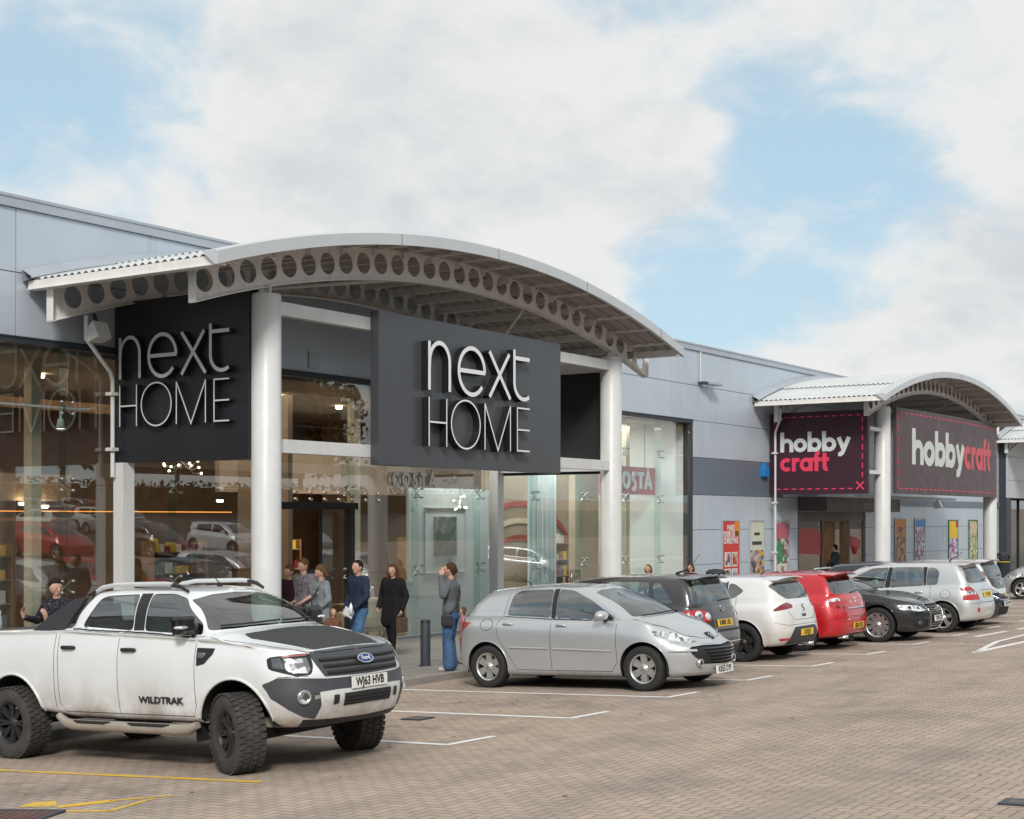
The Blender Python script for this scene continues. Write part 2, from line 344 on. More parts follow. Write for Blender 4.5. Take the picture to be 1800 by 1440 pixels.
def frame(c,right,up):
    r=Vector(right).normalized(); u=Vector(up).normalized(); n=r.cross(u); m_=Matrix((( r.x,u.x,n.x,c[0]),(r.y,u.y,n.y,c[1]),(r.z,u.z,n.z,c[2]),(0,0,0,1))); return m_
# stroke lettering: ribbons with real depth, used for the shop signs
def arc(cx,cy,rx,ry,a0,a1,n=18): return [(cx+rx*math.cos(R(a0+(a1-a0)*k/n)),cy+ry*math.sin(R(a0+(a1-a0)*k/n))) for k in range(n+1)]
def ribbon(mb,pts,w,mtx,depth,mi_face,mi_side,closed=False,dz=0.):
    P=[Vector((p[0],p[1])) for p in pts]; n=len(P); Lf=[];Rt=[]
    for k in range(n):
        if closed: a,b=P[(k-1)%n],P[(k+1)%n]; d1=(P[k]-a).normalized(); d2=(b-P[k]).normalized()
        else:
            d1=(P[k]-P[k-1]).normalized() if k>0 else (P[1]-P[0]).normalized(); d2=(P[k+1]-P[k]).normalized() if k<n-1 else d1
        n1=Vector((-d1.y,d1.x)); n2=Vector((-d2.y,d2.x)); nn=(n1+n2).normalized(); sc=1/max(.4,nn.dot(n1)); ww=w[k] if isinstance(w,list) else w
        Lf.append(P[k]+nn*ww/2*sc); Rt.append(P[k]-nn*ww/2*sc)
    vs=[]; 
    for z in (0,depth+dz):
        for q in (Lf,Rt):
            for p in q: vs.append(mtx@Vector((p.x,p.y,z)))
    fs=[];fm=[]; rng=range(n if closed else n-1)
    for k in rng:
        k2=(k+1)%n
        fs.append((2*n+k,3*n+k,3*n+k2,2*n+k2)); fm.append(mi_face)
        fs.append((k,2*n+k,2*n+k2,k2)); fm.append(mi_side); fs.append((n+k,n+k2,3*n+k2,3*n+k)); fm.append(mi_side)
        fs.append((k,k2,n+k2,n+k)); fm.append(mi_side)
    if not closed:
        fs.append((0,n,3*n,2*n)); fm.append(mi_side); fs.append((n-1,2*n+n-1,3*n+n-1,n+n-1)); fm.append(mi_side)
    o=len(mb.v); mb.v+=[tuple(v) for v in vs]; mb.f+=[tuple(i+o for i in f) for f in fs]; mb.mi+=fm; mb.smooth+=[False]*len(fs)
def letters(mb,strokes,mtx,w,depth,mf=0,ms=1):
    for k,s_ in enumerate(strokes):
        pts,cl=(s_[0],s_[1]) if isinstance(s_,tuple) and isinstance(s_[0],list) else (s_,False)
        ww=s_[2] if isinstance(s_,tuple) and isinstance(s_[0],list) and len(s_)>2 else w
        ribbon(mb,pts,ww,mtx,depth,mf,ms,cl,dz=.0012*(k%7))
# ================================================================ ground
def sheet(name,x0,x1,y0,y1,up,m_,kind='structure',th=None):
    mb=MB()
    if th: mb.prism([(y0,gz(y0,up)),(y1,gz(y1,up)),(y1,gz(y1,up-th)),(y0,gz(y0,up-th))],x0,x1,'x')
    else: mb.add([(x0,y0,gz(y0,up)),(x1,y0,gz(y0,up)),(x1,y1,gz(y1,up)),(x0,y1,gz(y1,up))],[(0,1,2,3)])
    o=mb.obj(name,m_); tag(o,kind=kind); return o
sheet('parking_ground',-160,700,-140,13.9,0,paving())
sheet('ground_below_building',-160,700,13.9,240,-.3,M['slab'])
sheet('pavement',-60,120,13.93,20.8,.12,M['slab'],th=.3)
kb=MB()
for k in range(150):
    x=-20+k*.915; kb.prism([(13.80,gz(13.8,-.2)),(13.80,gz(13.8,.105)),(13.815,gz(13.8,.12)),(13.926,gz(13.93,.124)),(13.926,gz(13.93,-.2))],x+.004,x+.911,'x')
tag(kb.obj('kerb',M['kerb']),kind='structure')
# slab joints as a finely incised grid on the pavement (thin dark strips)
sj=MB()
for k in range(-10,170):
    x=k*.6; sj.add([(x,13.95,gz(13.95,.1215)),(x+.008,13.95,gz(13.95,.1215)),(x+.008,20.7,gz(20.7,.1215)),(x,20.7,gz(20.7,.1215))],[(0,1,2,3)])
for k in range(1,11):
    y=13.95+k*.6; sj.add([(-10,y,gz(y,.122)),(100,y,gz(y,.122)),(100,y+.008,gz(y+.008,.122)),(-10,y+.008,gz(y+.008,.122))],[(0,1,2,3)])
tag(sj.obj('pavement_joints',M['backing']),kind='structure')
WM=worn('worn white marking',(.80,.79,.77),.38); YM=worn('worn yellow marking',(.72,.45,.04),.46)
def mark(pts,m_,name='road_marking'):
    """flat polygon on the ground"""
    me=MB(); me.add([(x,y,gz(y,.004)) for x,y in pts],[tuple(range(len(pts)))]); o=me.obj(name,m_); tag(o,kind='structure')
    if o.data.polygons[0].normal.z<0: o.data.flip_normals()
def line(a,b,w,m_): 
    a,b=Vector(a),Vector(b); d=(b-a).normalized(); n=Vector((-d.y,d.x))*w/2; mark([tuple(a+n),tuple(b+n),tuple(b-n),tuple(a-n)],m_)
for k in range(0,34):
    x=12.18+2.43*k
    line((x+.10+.0,13.75),(x,9.0),.10,WM)
    line((x-.05,9.03),(x+.75,8.95),.10,WM)
# arrow outline and lane marks on the aisle
line((24.84,7.31),(27.59,7.70),.10,WM); line((27.59,7.70),(33,7.7),.10,WM); line((24.84,7.31),(25.4,6.7),.001,WM)
mark([(24.7,7.28),(25.0,7.42),(27.7,7.25),(33,7.2),(33,7.08),(27.6,7.12)],WM)
line((28.9,8.5),(30.6,8.35),.14,WM); line((31.2,8.3),(34,8.1),.14,WM)
# yellow hatch marking in front of the pick-up
line((9.0,13.5),(9.55,9.15),.09,YM)
mark([(7.76,10.20),(7.90,9.87),(8.10,10.13),(7.98,10.27)],YM)
line((7.90,9.86),(8.30,9.66),.14,YM); line((8.28,9.68),(8.70,9.36),.06,YM); line((7.78,9.62),(7.95,9.25),.07,YM); line((7.93,9.27),(8.20,9.33),.07,YM); line((8.18,9.33),(8.52,9.40),.05,YM)
# iron covers
def cover(x,y,s1,s2,rz,label,m_,group=None):
    mb=MB(); mb.box(-s1,s1,-s2,s2,-.03,.010); 
    for k in range(-3,4): mb.box(-s1*.86,s1*.86,(k/3.6)*s2-.012,(k/3.6)*s2+.012,.010,.014)
    fr=MB()
    for a,b,c,d in((-s1-.05,s1+.05,-s2-.05,-s2),(-s1-.05,s1+.05,s2,s2+.05),(-s1-.05,-s1,-s2,s2),(s1,s1+.05,-s2,s2)): fr.box(a,b,c,d,-.03,.013)
    t=empty('inspection_cover',(x,y,gz(y,.002)),0,label,'manhole cover',group); t.rotation_euler=(math.atan(-SL)*math.cos(rz),math.atan(SL)*math.sin(rz)*-1,rz)
    mb.obj('cover_plate',m_,t); fr.obj('cover_frame',M['charcoal'],t)
cover(7.38,9.80,.24,.28,R(20),'rust brown ribbed iron cover beside the yellow arrow marking',mat('rusty iron',(.13,.075,.06),.8,.2,.3,9))
cover(10.87,2.86,.07,.09,0,'small dark gully grate at the bottom right corner of the car park',mat('worn iron',(.15,.13,.115),.85,.1,.2,9))
cover(14.04,10.85,.10,.10,0,'small square iron cover between the bay lines right of the pick-up',mat('worn iron',(.15,.13,.115),.85,.1,.2,9))
# scattered fallen leaves
lv=MB(); rl=random.Random(5)
for k in range(420):
    x=rl.uniform(6,60); y=rl.choice([rl.gauss(13.6,.3),rl.uniform(3,13.7),rl.gauss(11,1.5) if x>38 else rl.uniform(8,13.7)]); y=min(y,13.75)
    s_=rl.uniform(.015,.035); a=rl.uniform(0,6.3); z=gz(y,.006)
    lv.add([(x+s_*math.cos(a),y+s_*math.sin(a),z),(x+s_*.6*math.cos(a+1.6),y+s_*.6*math.sin(a+1.6),z+.008),(x-s_*math.cos(a),y-s_*math.sin(a),z),(x-s_*.6*math.cos(a+1.6),y-s_*.6*math.sin(a+1.6),z+.003)],[(0,1,2,3)])
tag(lv.obj('fallen_leaves',M['leaf'],fix=False),'small dry brown leaves scattered over the block paving','leaves',kind='stuff')
# ================================================================ building
B=empty('retail_terrace',(30,20.8,-.5),0,'long grey metal-clad retail terrace with tall glass shop windows','building')
def bpart(mb,name,m_,bevel=0):
    o=mb.obj(name,m_,None,bevel=bevel); o.parent=B; o.matrix_parent_inverse=Matrix.Translation(B.location).inverted(); return o
WY=20.8
def panels(x0,x1,z0,z1,xs,zs,y=WY,mi=0,band=None):
    """cladding panels with 12 mm open joints"""
    mb=MB(); xx=[x0]+[a for a in xs if x0+.1<a<x1-.1]+[x1]; zz=[z0]+[a for a in zs if z0+.05<a<z1-.05]+[z1]
    for a,b in zip(xx,xx[1:]):
        for c,d in zip(zz,zz[1:]):
            if band and band(a,b,c,d): continue
            mb.box(a+.007,b-.007,y,y+.05,c+.007,d-.007)
    return mb
XS=[3.8,9.8,15.8,21.8,27.8,35.9,41.94,47.9,53.9,59.9,65.9,71.9]; ZS=[.9,2.0,3.1,4.28,5.43,6.53,7.62]
isband=lambda a,b,c,d: c>3.0 and d<4.4 and a>=40.9 and b<=47.95
wall=panels(-25,74.8,5.43,7.62,XS,ZS); w2=panels(40.92,49.2,-.6,5.43,XS,ZS,band=isband); w3=panels(56.0,74.8,-.6,5.43,XS,ZS); w4=panels(49.2,56.0,2.6,5.43,XS,ZS)
for q in (w2,w3,w4): wall.add(q.v,q.f)
bpart(wall,'wall',M['clad'],.004)
bd=MB()
for a,b in((40.92,41.94),(41.94,47.9)): bd.box(a+.007,b-.007,WY,WY+.05,3.107,4.273)
bpart(bd,'dark_band',M['band'],.004)
bk=MB(); bk.box(-25,130,WY+.06,WY+.3,5.4,7.6); bk.box(40.92,49.2,WY+.06,WY+.3,-.8,5.4); bk.box(56,80,WY+.06,WY+.3,-.8,5.4); bk.box(49.2,56,WY+.06,WY+.3,2.6,5.4)
bk.box(-25,-20,WY+.06,WY+.3,-.8,5.4)
bpart(bk,'wall_core',M['backing'])
pf=MB(); pf.box(-25,130,WY-.05,WY+.45,7.62,7.80); pf.box(-25,130,WY-.07,WY-.02,7.78,7.83)
for k in range(30): pf.box(-24+k*3.05,-24+k*3.05+.06,WY-.055,WY-.045,7.62,7.80)
bpart(pf,'parapet_flashing',M['flash'])
rf=MB(); rf.box(-25,130,WY+.45,60,7.4,7.6); rf.box(-25,-24.8,WY+.3,60,-1,7.5); rf.box(129.8,130,WY+.3,60,-1.2,7.5); rf.box(-25,130,59.8,60,-2,7.5)
bpart(rf,'roof',M['clad2'])
# second, taller roof ridge seen over the parapet
# windows ------------------------------------------------------------
joints=[-20,-10,-2,4,6.9,9.4,11.9,14.4,16.9,19.45,22.0,24.5,27.0,29.5,32.0,34.5,36.8,38.9,40.75]; zj=[-.35,1.15,2.95,4.3,5.32]
door=(22.05,24.45)
pn=0
for a,b in zip(joints,joints[1:]):
    for c,d in zip(zj,zj[1:]):
        if a>=21.9 and b<=24.6 and d<=3.0: continue
        mb=MB(); mb.box(a+.006,b-.006,WY+.03,WY+.045,c+.006,d-.006); bpart(mb,'window_pane',M['glass'])
hd=MB(); hd.box(-20,40.9,WY-.03,WY+.2,5.33,5.425); hd.box(-20,40.9,WY-.045,WY-.01,5.425,5.45); bpart(hd,'window_head',M['charcoal'])
sl=MB(); sl.box(-20,22.0,WY-.02,WY+.15,-.6,-.36); sl.box(24.5,40.9,WY-.02,WY+.15,-.6,-.36); bpart(sl,'window_sill',mat('sill metal',(.36,.38,.42),.35,.5,.05))
jm=MB(); jm.box(40.76,40.9,WY-.02,WY+.2,-.6,5.33); bpart(jm,'window_jamb',M['charcoal'])
for a in joints[3:-1]: fn=MB(); fn.box(a-.009,a+.009,WY+.06,WY+.26,-.36,5.3); bpart(fn,'glass_fin',M['fin'])
# spider fittings on the glass
for a in joints[6:-1]:
    for z in zj[1:-1]:
        mb=MB()
        for sx in(-1,1):
            for sz in(-1,1):
                p=Vector((a+sx*.12,WY+.05,z+sz*.10)); mb.bar((a,WY+.10,z),p+Vector((0,.04,0)),.018,.018); mb.lathe([(0,-.05),(.026,-.05),(.026,-.02),(.02,.02)],12,p,'y')
        mb.ball((a,WY+.10,z),.026,8,6); bpart(mb,'glass_fitting',mat('brushed steel',(.42,.43,.43),.38,.85,.04))
# sliding door
df=MB(); df.box(22.0,24.75,WY-.02,WY+.14,2.55,2.70); df.box(24.46,24.62,WY-.04,WY+.14,-.5,2.55); df.box(21.98,22.08,WY-.02,WY+.14,-.5,2.55); df.box(23.75,23.82,WY+.2,WY+.25,-.5,2.5); bpart(df,'door_frame',M['blackm'],.006)
dg=MB(); dg.box(23.8,24.44,WY+.21,WY+.23,-.45,2.5); bpart(dg,'door_leaf',M['glass'])
for k in range(8):
    for z in(2.76,2.9):
        mb=MB(); mb.lathe([(0,-.03),(.032,-.03),(.034,0),(.034,.03)],12,(22.3+k*.46,WY,z),'y'); bpart(mb,'glass_bolt',M['chrome'])
# interior shell
it=MB(); it.box(-20,40.85,WY+.4,34,-.62,-.46); bpart(it,'shop_floor',M['infloor'])
it=MB(); it.box(-20,40.85,WY+.5,34,5.30,5.36); bpart(it,'shop_ceiling',M['ceil'])
it=MB(); it.box(-20,40.85,30.5,30.7,-.5,5.3); bpart(it,'back_wall',M['woodd'])
it=MB(); it.box(40.86,40.9,WY+.3,30.5,-.5,5.3); bpart(it,'end_wall',M['teal'])
for q in ((-20,22,27,27.15,2.75,3.35),(25.2,34,25.5,25.65,3.0,4.2)): it=MB(); it.box(*q); bpart(it,'ceiling_bulkhead',M['inwall'])
for q in ((34.0,34.15,WY+3.2,30,-.5,5.3),(24.9,25.05,WY+2.2,24.6,-.5,5.2)): it=MB(); it.box(*q); bpart(it,'partition_wall',M['inwall'])
for x in (14.2,17.2,26.3,36.2,37.9,39.2): it=MB(); it.box(x,x+.22,22.2,22.42,-.5,5.3); bpart(it,'interior_column',M['cream'])
for q in ((-20,21,24.2,24.3,4.55,4.75),(-20,21,26.2,26.3,2.3,2.38)): it=MB(); it.box(*q); bpart(it,'interior_beam',M['wood'])
# Costa corner: painted arcs on the interior wall
ca_=MB()
for r,col in((1.6,0),(2.1,1),(2.6,0)): 
    pts=arc(36.0,0.2,r*1.3,r,180,0,26)
    ribbon(ca_,[(p[0],p[1]) for p in pts],.16,Matrix(((1,0,0,0),(0,0,-1,24.0),(0,1,0,0),(0,0,0,1))),.02,col,col)
o=bpart(ca_,'wall_stripes',[mat('maroon stripe',(.28,.03,.03),.6),M['cream']])
it=MB(); it.box(34.2,40.8,24.02,24.1,-.5,5.2); bpart(it,'cafe_wall',mat('tan cafe wall',(.30,.25,.17),.7,0,.15,1.2))
# third unit: pale bay beyond the hobby shop with shop window under it
tb=MB()
for k,(c,d) in enumerate(((3.4,4.3),(4.3,5.5),(5.5,6.42))): tb.box(74.8,100,WY-.4,WY-.35,c+.007,d-.007)
bpart(tb,'fascia_wall',M['clad2'],.004)
tb=MB(); tb.box(74.8,100,WY-.34,WY+.04,3.38,6.44); tb.box(74.8,75.6,WY-.38,WY+.04,-.6,3.4); bpart(tb,'fascia_core',M['charcoal'])
tb=MB(); tb.box(75.6,95,WY+.0,WY+.015,-.3,3.3); bpart(tb,'shop_glazing',M['glass'])
tb=MB(); tb.box(75.6,95,WY+2.5,WY+2.6,-.5,3.3); bpart(tb,'shop_interior',M['inwall'])
tb=MB()
for k in range(7): tb.box(78.3+k*2.4,78.4+k*2.4,WY-.06,WY+.06,-.5,3.38)
bpart(tb,'glazing_mullions',M['blackm'])
tb=MB(); tb.box(76.2,78.0,WY+.1,WY+.12,.4,1.6); bpart(tb,'window_banner',mat('dark teal banner',(.01,.09,.11),.5))
tb=MB(); tb.prism([(76.0,2.9),(78.0,2.9),(77.0,2.1)],WY+.1,WY+.12,'y'); bpart(tb,'yellow_pennant',M['yplate'])
# hobby shop entrance -------------------------------------------------
hb=MB(); hb.box(49.2,56.9,19.7,WY-.01,2.62,3.12); bpart(hb,'door_hood',M['plumd'],.01)
hb=MB(); hb.box(49.2,56.0,WY+.05,WY+.12,2.25,2.6); 
for x in(49.2,51.55,54.2,55.85): hb.box(x,x+.16,WY+.02,WY+.16,-.45,2.3)
hb.box(54.2,56.0,WY+.03,WY+.14,-.45,.15); bpart(hb,'door_frame',M['plumd'],.006)
for q in ((49.36,51.55,WY+.07,WY+.085,-.4,2.25),(54.36,55.85,WY+.07,WY+.085,.15,2.25),(53.3,54.2,WY+.2,WY+.215,-.4,2.25)): hb=MB(); hb.box(*q); bpart(hb,'door_glass',M['glass'])
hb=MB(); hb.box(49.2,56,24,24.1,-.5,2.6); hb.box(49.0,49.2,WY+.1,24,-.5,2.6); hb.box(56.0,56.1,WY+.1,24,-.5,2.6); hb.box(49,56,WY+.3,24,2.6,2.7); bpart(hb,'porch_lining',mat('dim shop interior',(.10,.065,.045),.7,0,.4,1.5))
hb=MB(); hb.box(49,56,WY+.1,24,-.5,-.42); bpart(hb,'porch_floor',M['infloor'])
hb=MB(); hb.prism([(49.4,1.1),(51.5,1.0),(51.5,1.9),(50.3,2.05),(49.4,1.95)],WY+.055,WY+.065,'y'); bpart(hb,'window_vinyl',M['red'])
hb=MB(); hb.lathe([(0,-.01),(.35,-.01),(.35,.0)],20,(55.0,WY+.06,1.3),'y'); hb.prism([(54.5,1.7),(55.6,1.5),(55.5,1.2),(54.5,1.3)],WY+.045,WY+.055,'y'); bpart(hb,'window_vinyl',M['red'])
tb=MB(); tb.bar((47,19.0,3.16),(61.4,19.0,3.16),.3,.10); bpart(tb,'soffit_beam',M['flash'])
bx=MB(); bx.box(56.9,74.8,WY-.06,WY-.005,2.9,3.16); bpart(bx,'soffit_trim',M['band'])
text_obj('hobbycraft','hood_lettering',mat('faint lettering',(.42,.36,.36),.6),None,.42,frame((53.6,19.69,2.87),(1,0,0),(0,0,1)),.004,.9,.012).parent=B
bpy.data.objects['hood_lettering'].matrix_parent_inverse=Matrix.Translation(B.location).inverted()
# wall lamp, conduit, blue box, downpipe, floodlights
t=empty('wall_lamp',(41.8,WY,6.62),0,'grey bulkhead lamp on the cladding under a thin vertical conduit','lamp')
m1=MB(); m1.box(-.28,.42,-.42,-.1,-.05,.05); m1.obj('lamp_body',M['flash'],t,bevel=.02); m1=MB(); m1.box(-.5,-.28,-.25,0,-.04,.04); m1.obj('bracket',M['charcoal'],t); m1=MB(); m1.box(-.2,.34,-.4,-.12,-.062,-.05); m1.obj('lamp_glass',M['white'],t)
m1=MB(); m1.tube([(41.4,WY-.03,6.62),(41.4,WY-.03,7.62)],.028); tag(m1.obj('conduit',M['white']),'thin white vertical conduit on the cladding above the wall lamp','pipe')
t=empty('alarm_box',(46.2,WY,3.95),0,'blue alarm sounder box on the dark cladding band','alarm box'); m1=MB(); m1.prism([(-.22,-.16),(.22,-.16),(.22,.1),(.12,.2),(-.12,.2),(-.22,.1)],-.14,0,'y'); m1.obj('casing',M['blue'],t,bevel=.01); m1=MB(); m1.box(-.05,.05,-.1,0,.2,.32); m1.obj('strobe',M['blue'],t)
def downpipe(pts,label,brk):
    t=empty('downpipe',pts[-1],0,label,'drainpipe'); o=Vector(pts[-1]); m1=MB(); m1.tube([Vector(p)-o for p in pts],.04,12); m1.obj('pipe',M['white'],t)
    for z in brk: m1=MB(); m1.box(-.08,.08,-.07,.1,z-o.z-.03,z-o.z+.03); m1.obj('bracket',M['white'],t)
downpipe([(46.3,20.2,6.1),(46.3,20.2,5.75),(46.55,20.45,5.45),(46.55,20.5,5.3),(46.55,20.5,-.35)],'white rainwater downpipe left of the plum hobby shop sign',(4.6,2.9,1.2))
downpipe([(16.95,20.4,5.9),(16.95,20.4,5.5),(17.70,20.66,5.0),(17.78,20.68,4.85),(17.78,20.68,3.1)],'white cranked downpipe at the left edge of the black side sign',(4.6,3.6))
def flood(x,y,z,label,m_=None):
    t=empty('floodlight',(x,y,z),0,label,'floodlight','floodlights under the canopies'); m1=MB(); m1.prism([(-.14,-.16),(.14,-.12),(.14,.12),(-.14,.16)],-.16,.16,'x'); m1.obj('housing',m_ or M['white'],t,rot=(R(-25),0,0),bevel=.01)
    m1=MB(); m1.bar((0,0,.12),(0,.1,.34),.05,.05); m1.obj('bracket',M['charcoal'],t)
flood(17.12,20.3,5.6,'white floodlight under the left corner of the large near canopy'); flood(63.2,20.2,2.95,'small white floodlight under the trim between the two round columns of the hobby shop')
sb=MB(); sb.box(-.16,.16,-.02,0,-.17,.17); tag(sb.obj('notice_plate',M['flash'],loc=(23.3,WY-.01,5.72)),'small square grey plate on the cladding above the shop window','plate')
# ================================================================ canopies
def circ_z(cz,r,dx): return cz+math.sqrt(max(r*r-dx*dx,0))
def canopy(cx,half,label,cols,ext=0,fxo=-.38):
    T=empty('entrance_canopy',(cx,17.3,gz(17.3,.12)),0,label,'canopy','arched entrance canopies along the terrace'); off=Vector(T.location)
    def part(mb,name,m_,bevel=0):
        o=mb.obj(name,m_,None,bevel=bevel); o.parent=T; o.matrix_parent_inverse=Matrix.Translation(off).inverted(); return o
    ztop=7.61; sag=1.15 if half<7.8 else 1.25; r=(half*half+sag*sag)/(2*sag); cz=ztop-r
    fx=cx+fxo; n=64
    # roof sheet with corrugations running up the arch
    Y0,Y1=16.19,20.74; ny=int((Y1-Y0)/.17*6); mb=MB(); vs=[];fs=[]
    lap=half*.78
    for i in range(n+1):
        dx=-half+2*half*i/n; z=circ_z(cz,r,dx)-.035
        for j in range(ny+1):
            y=Y0+(Y1-Y0)*j/ny; vs.append((fx+dx,y,z+.022*math.sin((y-Y0)*2*PI/.17)))
    o=len(vs)
    for i in range(n):
        for j in range(ny): fs.append((i*(ny+1)+j,(i+1)*(ny+1)+j,(i+1)*(ny+1)+j+1,i*(ny+1)+j+1))
    mb.add(vs,fs,0,True); part(mb,'roof_sheet',M['sheet'])
    # upper lapped sheet: the visible step near each eave
    mb=MB(); vs=[];fs=[]; n2=46
    for i in range(n2+1):
        dx=-lap+2*lap*i/n2; z=circ_z(cz,r,dx)-.004
        for j in range(ny+1):
            y=Y0+.05+(Y1-Y0-.05)*j/ny; vs.append((fx+dx,y,z+.022*math.sin((y-Y0)*2*PI/.17)))
    for i in range(n2):
        for j in range(ny): fs.append((i*(ny+1)+j,(i+1)*(ny+1)+j,(i+1)*(ny+1)+j+1,i*(ny+1)+j+1))
    mb.add(vs,fs,0,True); part(mb,'lapped_sheet',M['sheet'])
    mb=MB(); vs=[];fs=[]
    for i in range(n+1):
        dx=-half+.1+2*(half-.1)*i/n; z=circ_z(cz,r,dx)-.085; vs+= [(fx+dx,Y0+.1,z),(fx+dx,Y1,z)]
    for i in range(n): fs.append((2*i,2*i+1,2*i+3,2*i+2))
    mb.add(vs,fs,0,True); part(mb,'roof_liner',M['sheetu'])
    # ribs of the underside
    mb=MB()
    for j in range(int((Y1-Y0)/.34)):
        y=Y0+.25+j*.34; vs=[];fs=[]
        for i in range(41):
            dx=-half+.15+2*(half-.15)*i/40; z=circ_z(cz,r,dx); vs+=[(fx+dx,y,z-.088),(fx+dx,y+.13,z-.088),(fx+dx,y+.13,z-.115),(fx+dx,y,z-.115)]
        for i in range(40):
            for q in range(4): fs.append((4*i+q,4*i+(q+1)%4,4*i+4+(q+1)%4,4*i+4+q))
        mb.add(vs,fs)
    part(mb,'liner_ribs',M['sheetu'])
    # front fascia
    mb=MB(); vs=[];fs=[]
    for i in range(n+1):
        dx=-half-.1+2*(half+.1)*i/n; z=circ_z(cz,r,dx); k=.19
        vs+=[(fx+dx,Y0-.05,z+.01),(fx+dx,Y0-.05,z-k),(fx+dx,Y0+.02,z-k),(fx+dx,Y0+.30,z+.035),(fx+dx,Y0+.02,z+.035)]
    for i in range(n):
        for q in range(5): fs.append((5*i+q,5*i+(q+1)%5,5*i+5+(q+1)%5,5*i+5+q))
    fs+=[(0,1,2,3,4),(5*n+4,5*n+3,5*n+2,5*n+1,5*n)]
    mb.add(vs,fs); part(mb,'fascia',M['clad2'])
    for sx in(-.42,-.02,.42,.86):
        mb=MB(); dx=half*sx; z=circ_z(cz,r,dx); mb.box(fx+dx-.012,fx+dx+.012,Y0-.056,Y0-.049,z-.19,z+.012); part(mb,'fascia_joint',M['sheetu'])
    # wall flashing where the arch meets the cladding
    mb=MB(); vs=[];fs=[]
    for i in range(n+1):
        dx=-half-.1+2*(half+.1)*i/n; z=circ_z(cz,r,dx); vs+=[(fx+dx,WY-.012,z+.16),(fx+dx,WY-.012,z-.05),(fx+dx,WY-.25,z+.0),(fx+dx,WY-.24,z+.03)]
    for i in range(n):
        for q in range(4): fs.append((4*i+q,4*i+(q+1)%4,4*i+4+(q+1)%4,4*i+4+q))
    mb.add(vs,fs); part(mb,'wall_flashing',M['flash'])
    # eaves beams
    for sx in(-1,1):
        x=fx+sx*(half-.05); z=circ_z(cz,r,half); mb=MB(); mb.box(x-.07,x+.05,Y0+.0,Y1,z-.20,z-.06); mb.box(x-.1,x+.08,Y0,Y1,z-.215,z-.20); part(mb,'eaves_beam',M['steel'])
    # purlins
    NP=17
    for k in range(NP):
        dx=-half+.55+(2*half-1.1)*k/(NP-1); z=circ_z(cz,r,dx); mb=MB(); mb.box(fx+dx-.012,fx+dx+.012,Y0+.02,17.2,z-.145,z-.09); mb.box(fx+dx-.012,fx+dx+.05,Y0+.02,17.2,z-.15,z-.143); mb.box(fx+dx-.012,fx+dx+.012,17.2,Y1,z-.255,z-.09); mb.box(fx+dx-.012,fx+dx+.06,17.4,Y1,z-.262,z-.25); part(mb,'purlin',M['steel'])
    # cellular arch beams
    def arch(y,lx,rx,name='arch_beam'):
        zo=lambda dx: circ_z(-18.165,25.72,dx); zi=lambda dx: circ_z(-17.97,24.95,dx)
        mb=MB(); xs=[]; pitch=.5; nh=int((lx+rx)/pitch); x=-lx; e=((lx+rx)-nh*pitch)/2
        # web built cell by cell: a quad ring round each hole
        t=.02
        for k in range(nh):
            x0=-lx+e+k*pitch; x1=x0+pitch; xm=(x0+x1)/2; zc=(zo(xm)+zi(xm))/2; hr=.195
            sl=(zo(x1)-zo(x0))/pitch
            outer=[];inner=[]; hh=.285; ac=math.atan2(hh,pitch/2)
            ANG=[]
            for q0,q1 in((-ac,ac),(ac,PI-ac),(PI-ac,PI+ac),(PI+ac,2*PI-ac)): ANG+=[q0+(q1-q0)*w_/6 for w_ in range(6)]
            S=len(ANG)
            for a in ANG:
                inner.append((xm+hr*math.cos(a),zc+hr*math.sin(a)))
                c_,s_=math.cos(a),math.sin(a); sc=1/max(abs(c_)/(pitch/2),abs(s_)/hh); px_=xm+c_*sc; u_=max(-1,min(1,s_*sc/hh))
                zt=zo(px_); zb=zi(px_); outer.append((px_,(zt+zb)/2+u_*(zt-zb)/2))
            vs=[]; 
            for yy in(y-t/2,y+t/2):
                vs+=[(cx+a,yy,b) for a,b in outer]; vs+=[(cx+a,yy,b) for a,b in inner]
            fs=[]
            for q in range(S):
                q2=(q+1)%S; fs+=[(q,q2,S+q2,S+q),(2*S+q,3*S+q,3*S+q2,2*S+q2),(S+q,S+q2,3*S+q2,3*S+q)]
            # corner fill
            mb.add(vs,fs)
            for (cxn,top) in((x0,1),(x0,0),(x1,1),(x1,0)): pass
        for xa,xb in((-lx,-lx+e),(rx-e,rx)):
            mb.add([(cx+xa,y,zi(xa)),(cx+xb,y,zi(xb)),(cx+xb,y,zo(xb)),(cx+xa,y,zo(xa))],[(0,1,2,3)])
        for zf,s_ in((zo,1),(zi,-1)):
            vs=[];fs=[];m_=60
            for i in range(m_+1):
                dx=-lx+(lx+rx)*i/m_; z=zf(dx); vs+=[(cx+dx,y-.085,z),(cx+dx,y+.085,z),(cx+dx,y+.085,z+s_*.018),(cx+dx,y-.085,z+s_*.018)]
            for i in range(m_):
                for q in range(4): fs.append((4*i+q,4*i+(q+1)%4,4*i+4+(q+1)%4,4*i+4+q))
            fs+=[(0,1,2,3),(4*m_+3,4*m_+2,4*m_+1,4*m_)]
            mb.add(vs,fs)
        mb.box(cx-lx-.012,cx-lx+.0,y-.085,y+.085,zi(-lx),zo(-lx)); mb.box(cx+rx,cx+rx+.012,y-.085,y+.085,zi(rx),zo(rx))
        part(mb,name,M['steel'])
    arch(17.3,7.5+ext,7.5+ext); arch(20.35,7.85+ext,7.6+ext)
    for sx in(-1,1):
        mb=MB(); mb.tube([(cx+sx*2.2,17.35,circ_z(-17.97,24.95,2.2)+.02),(cx+sx*5.3,20.3,circ_z(-17.97,24.95,5.3)+.05)],.035,8); part(mb,'brace',M['steel'])
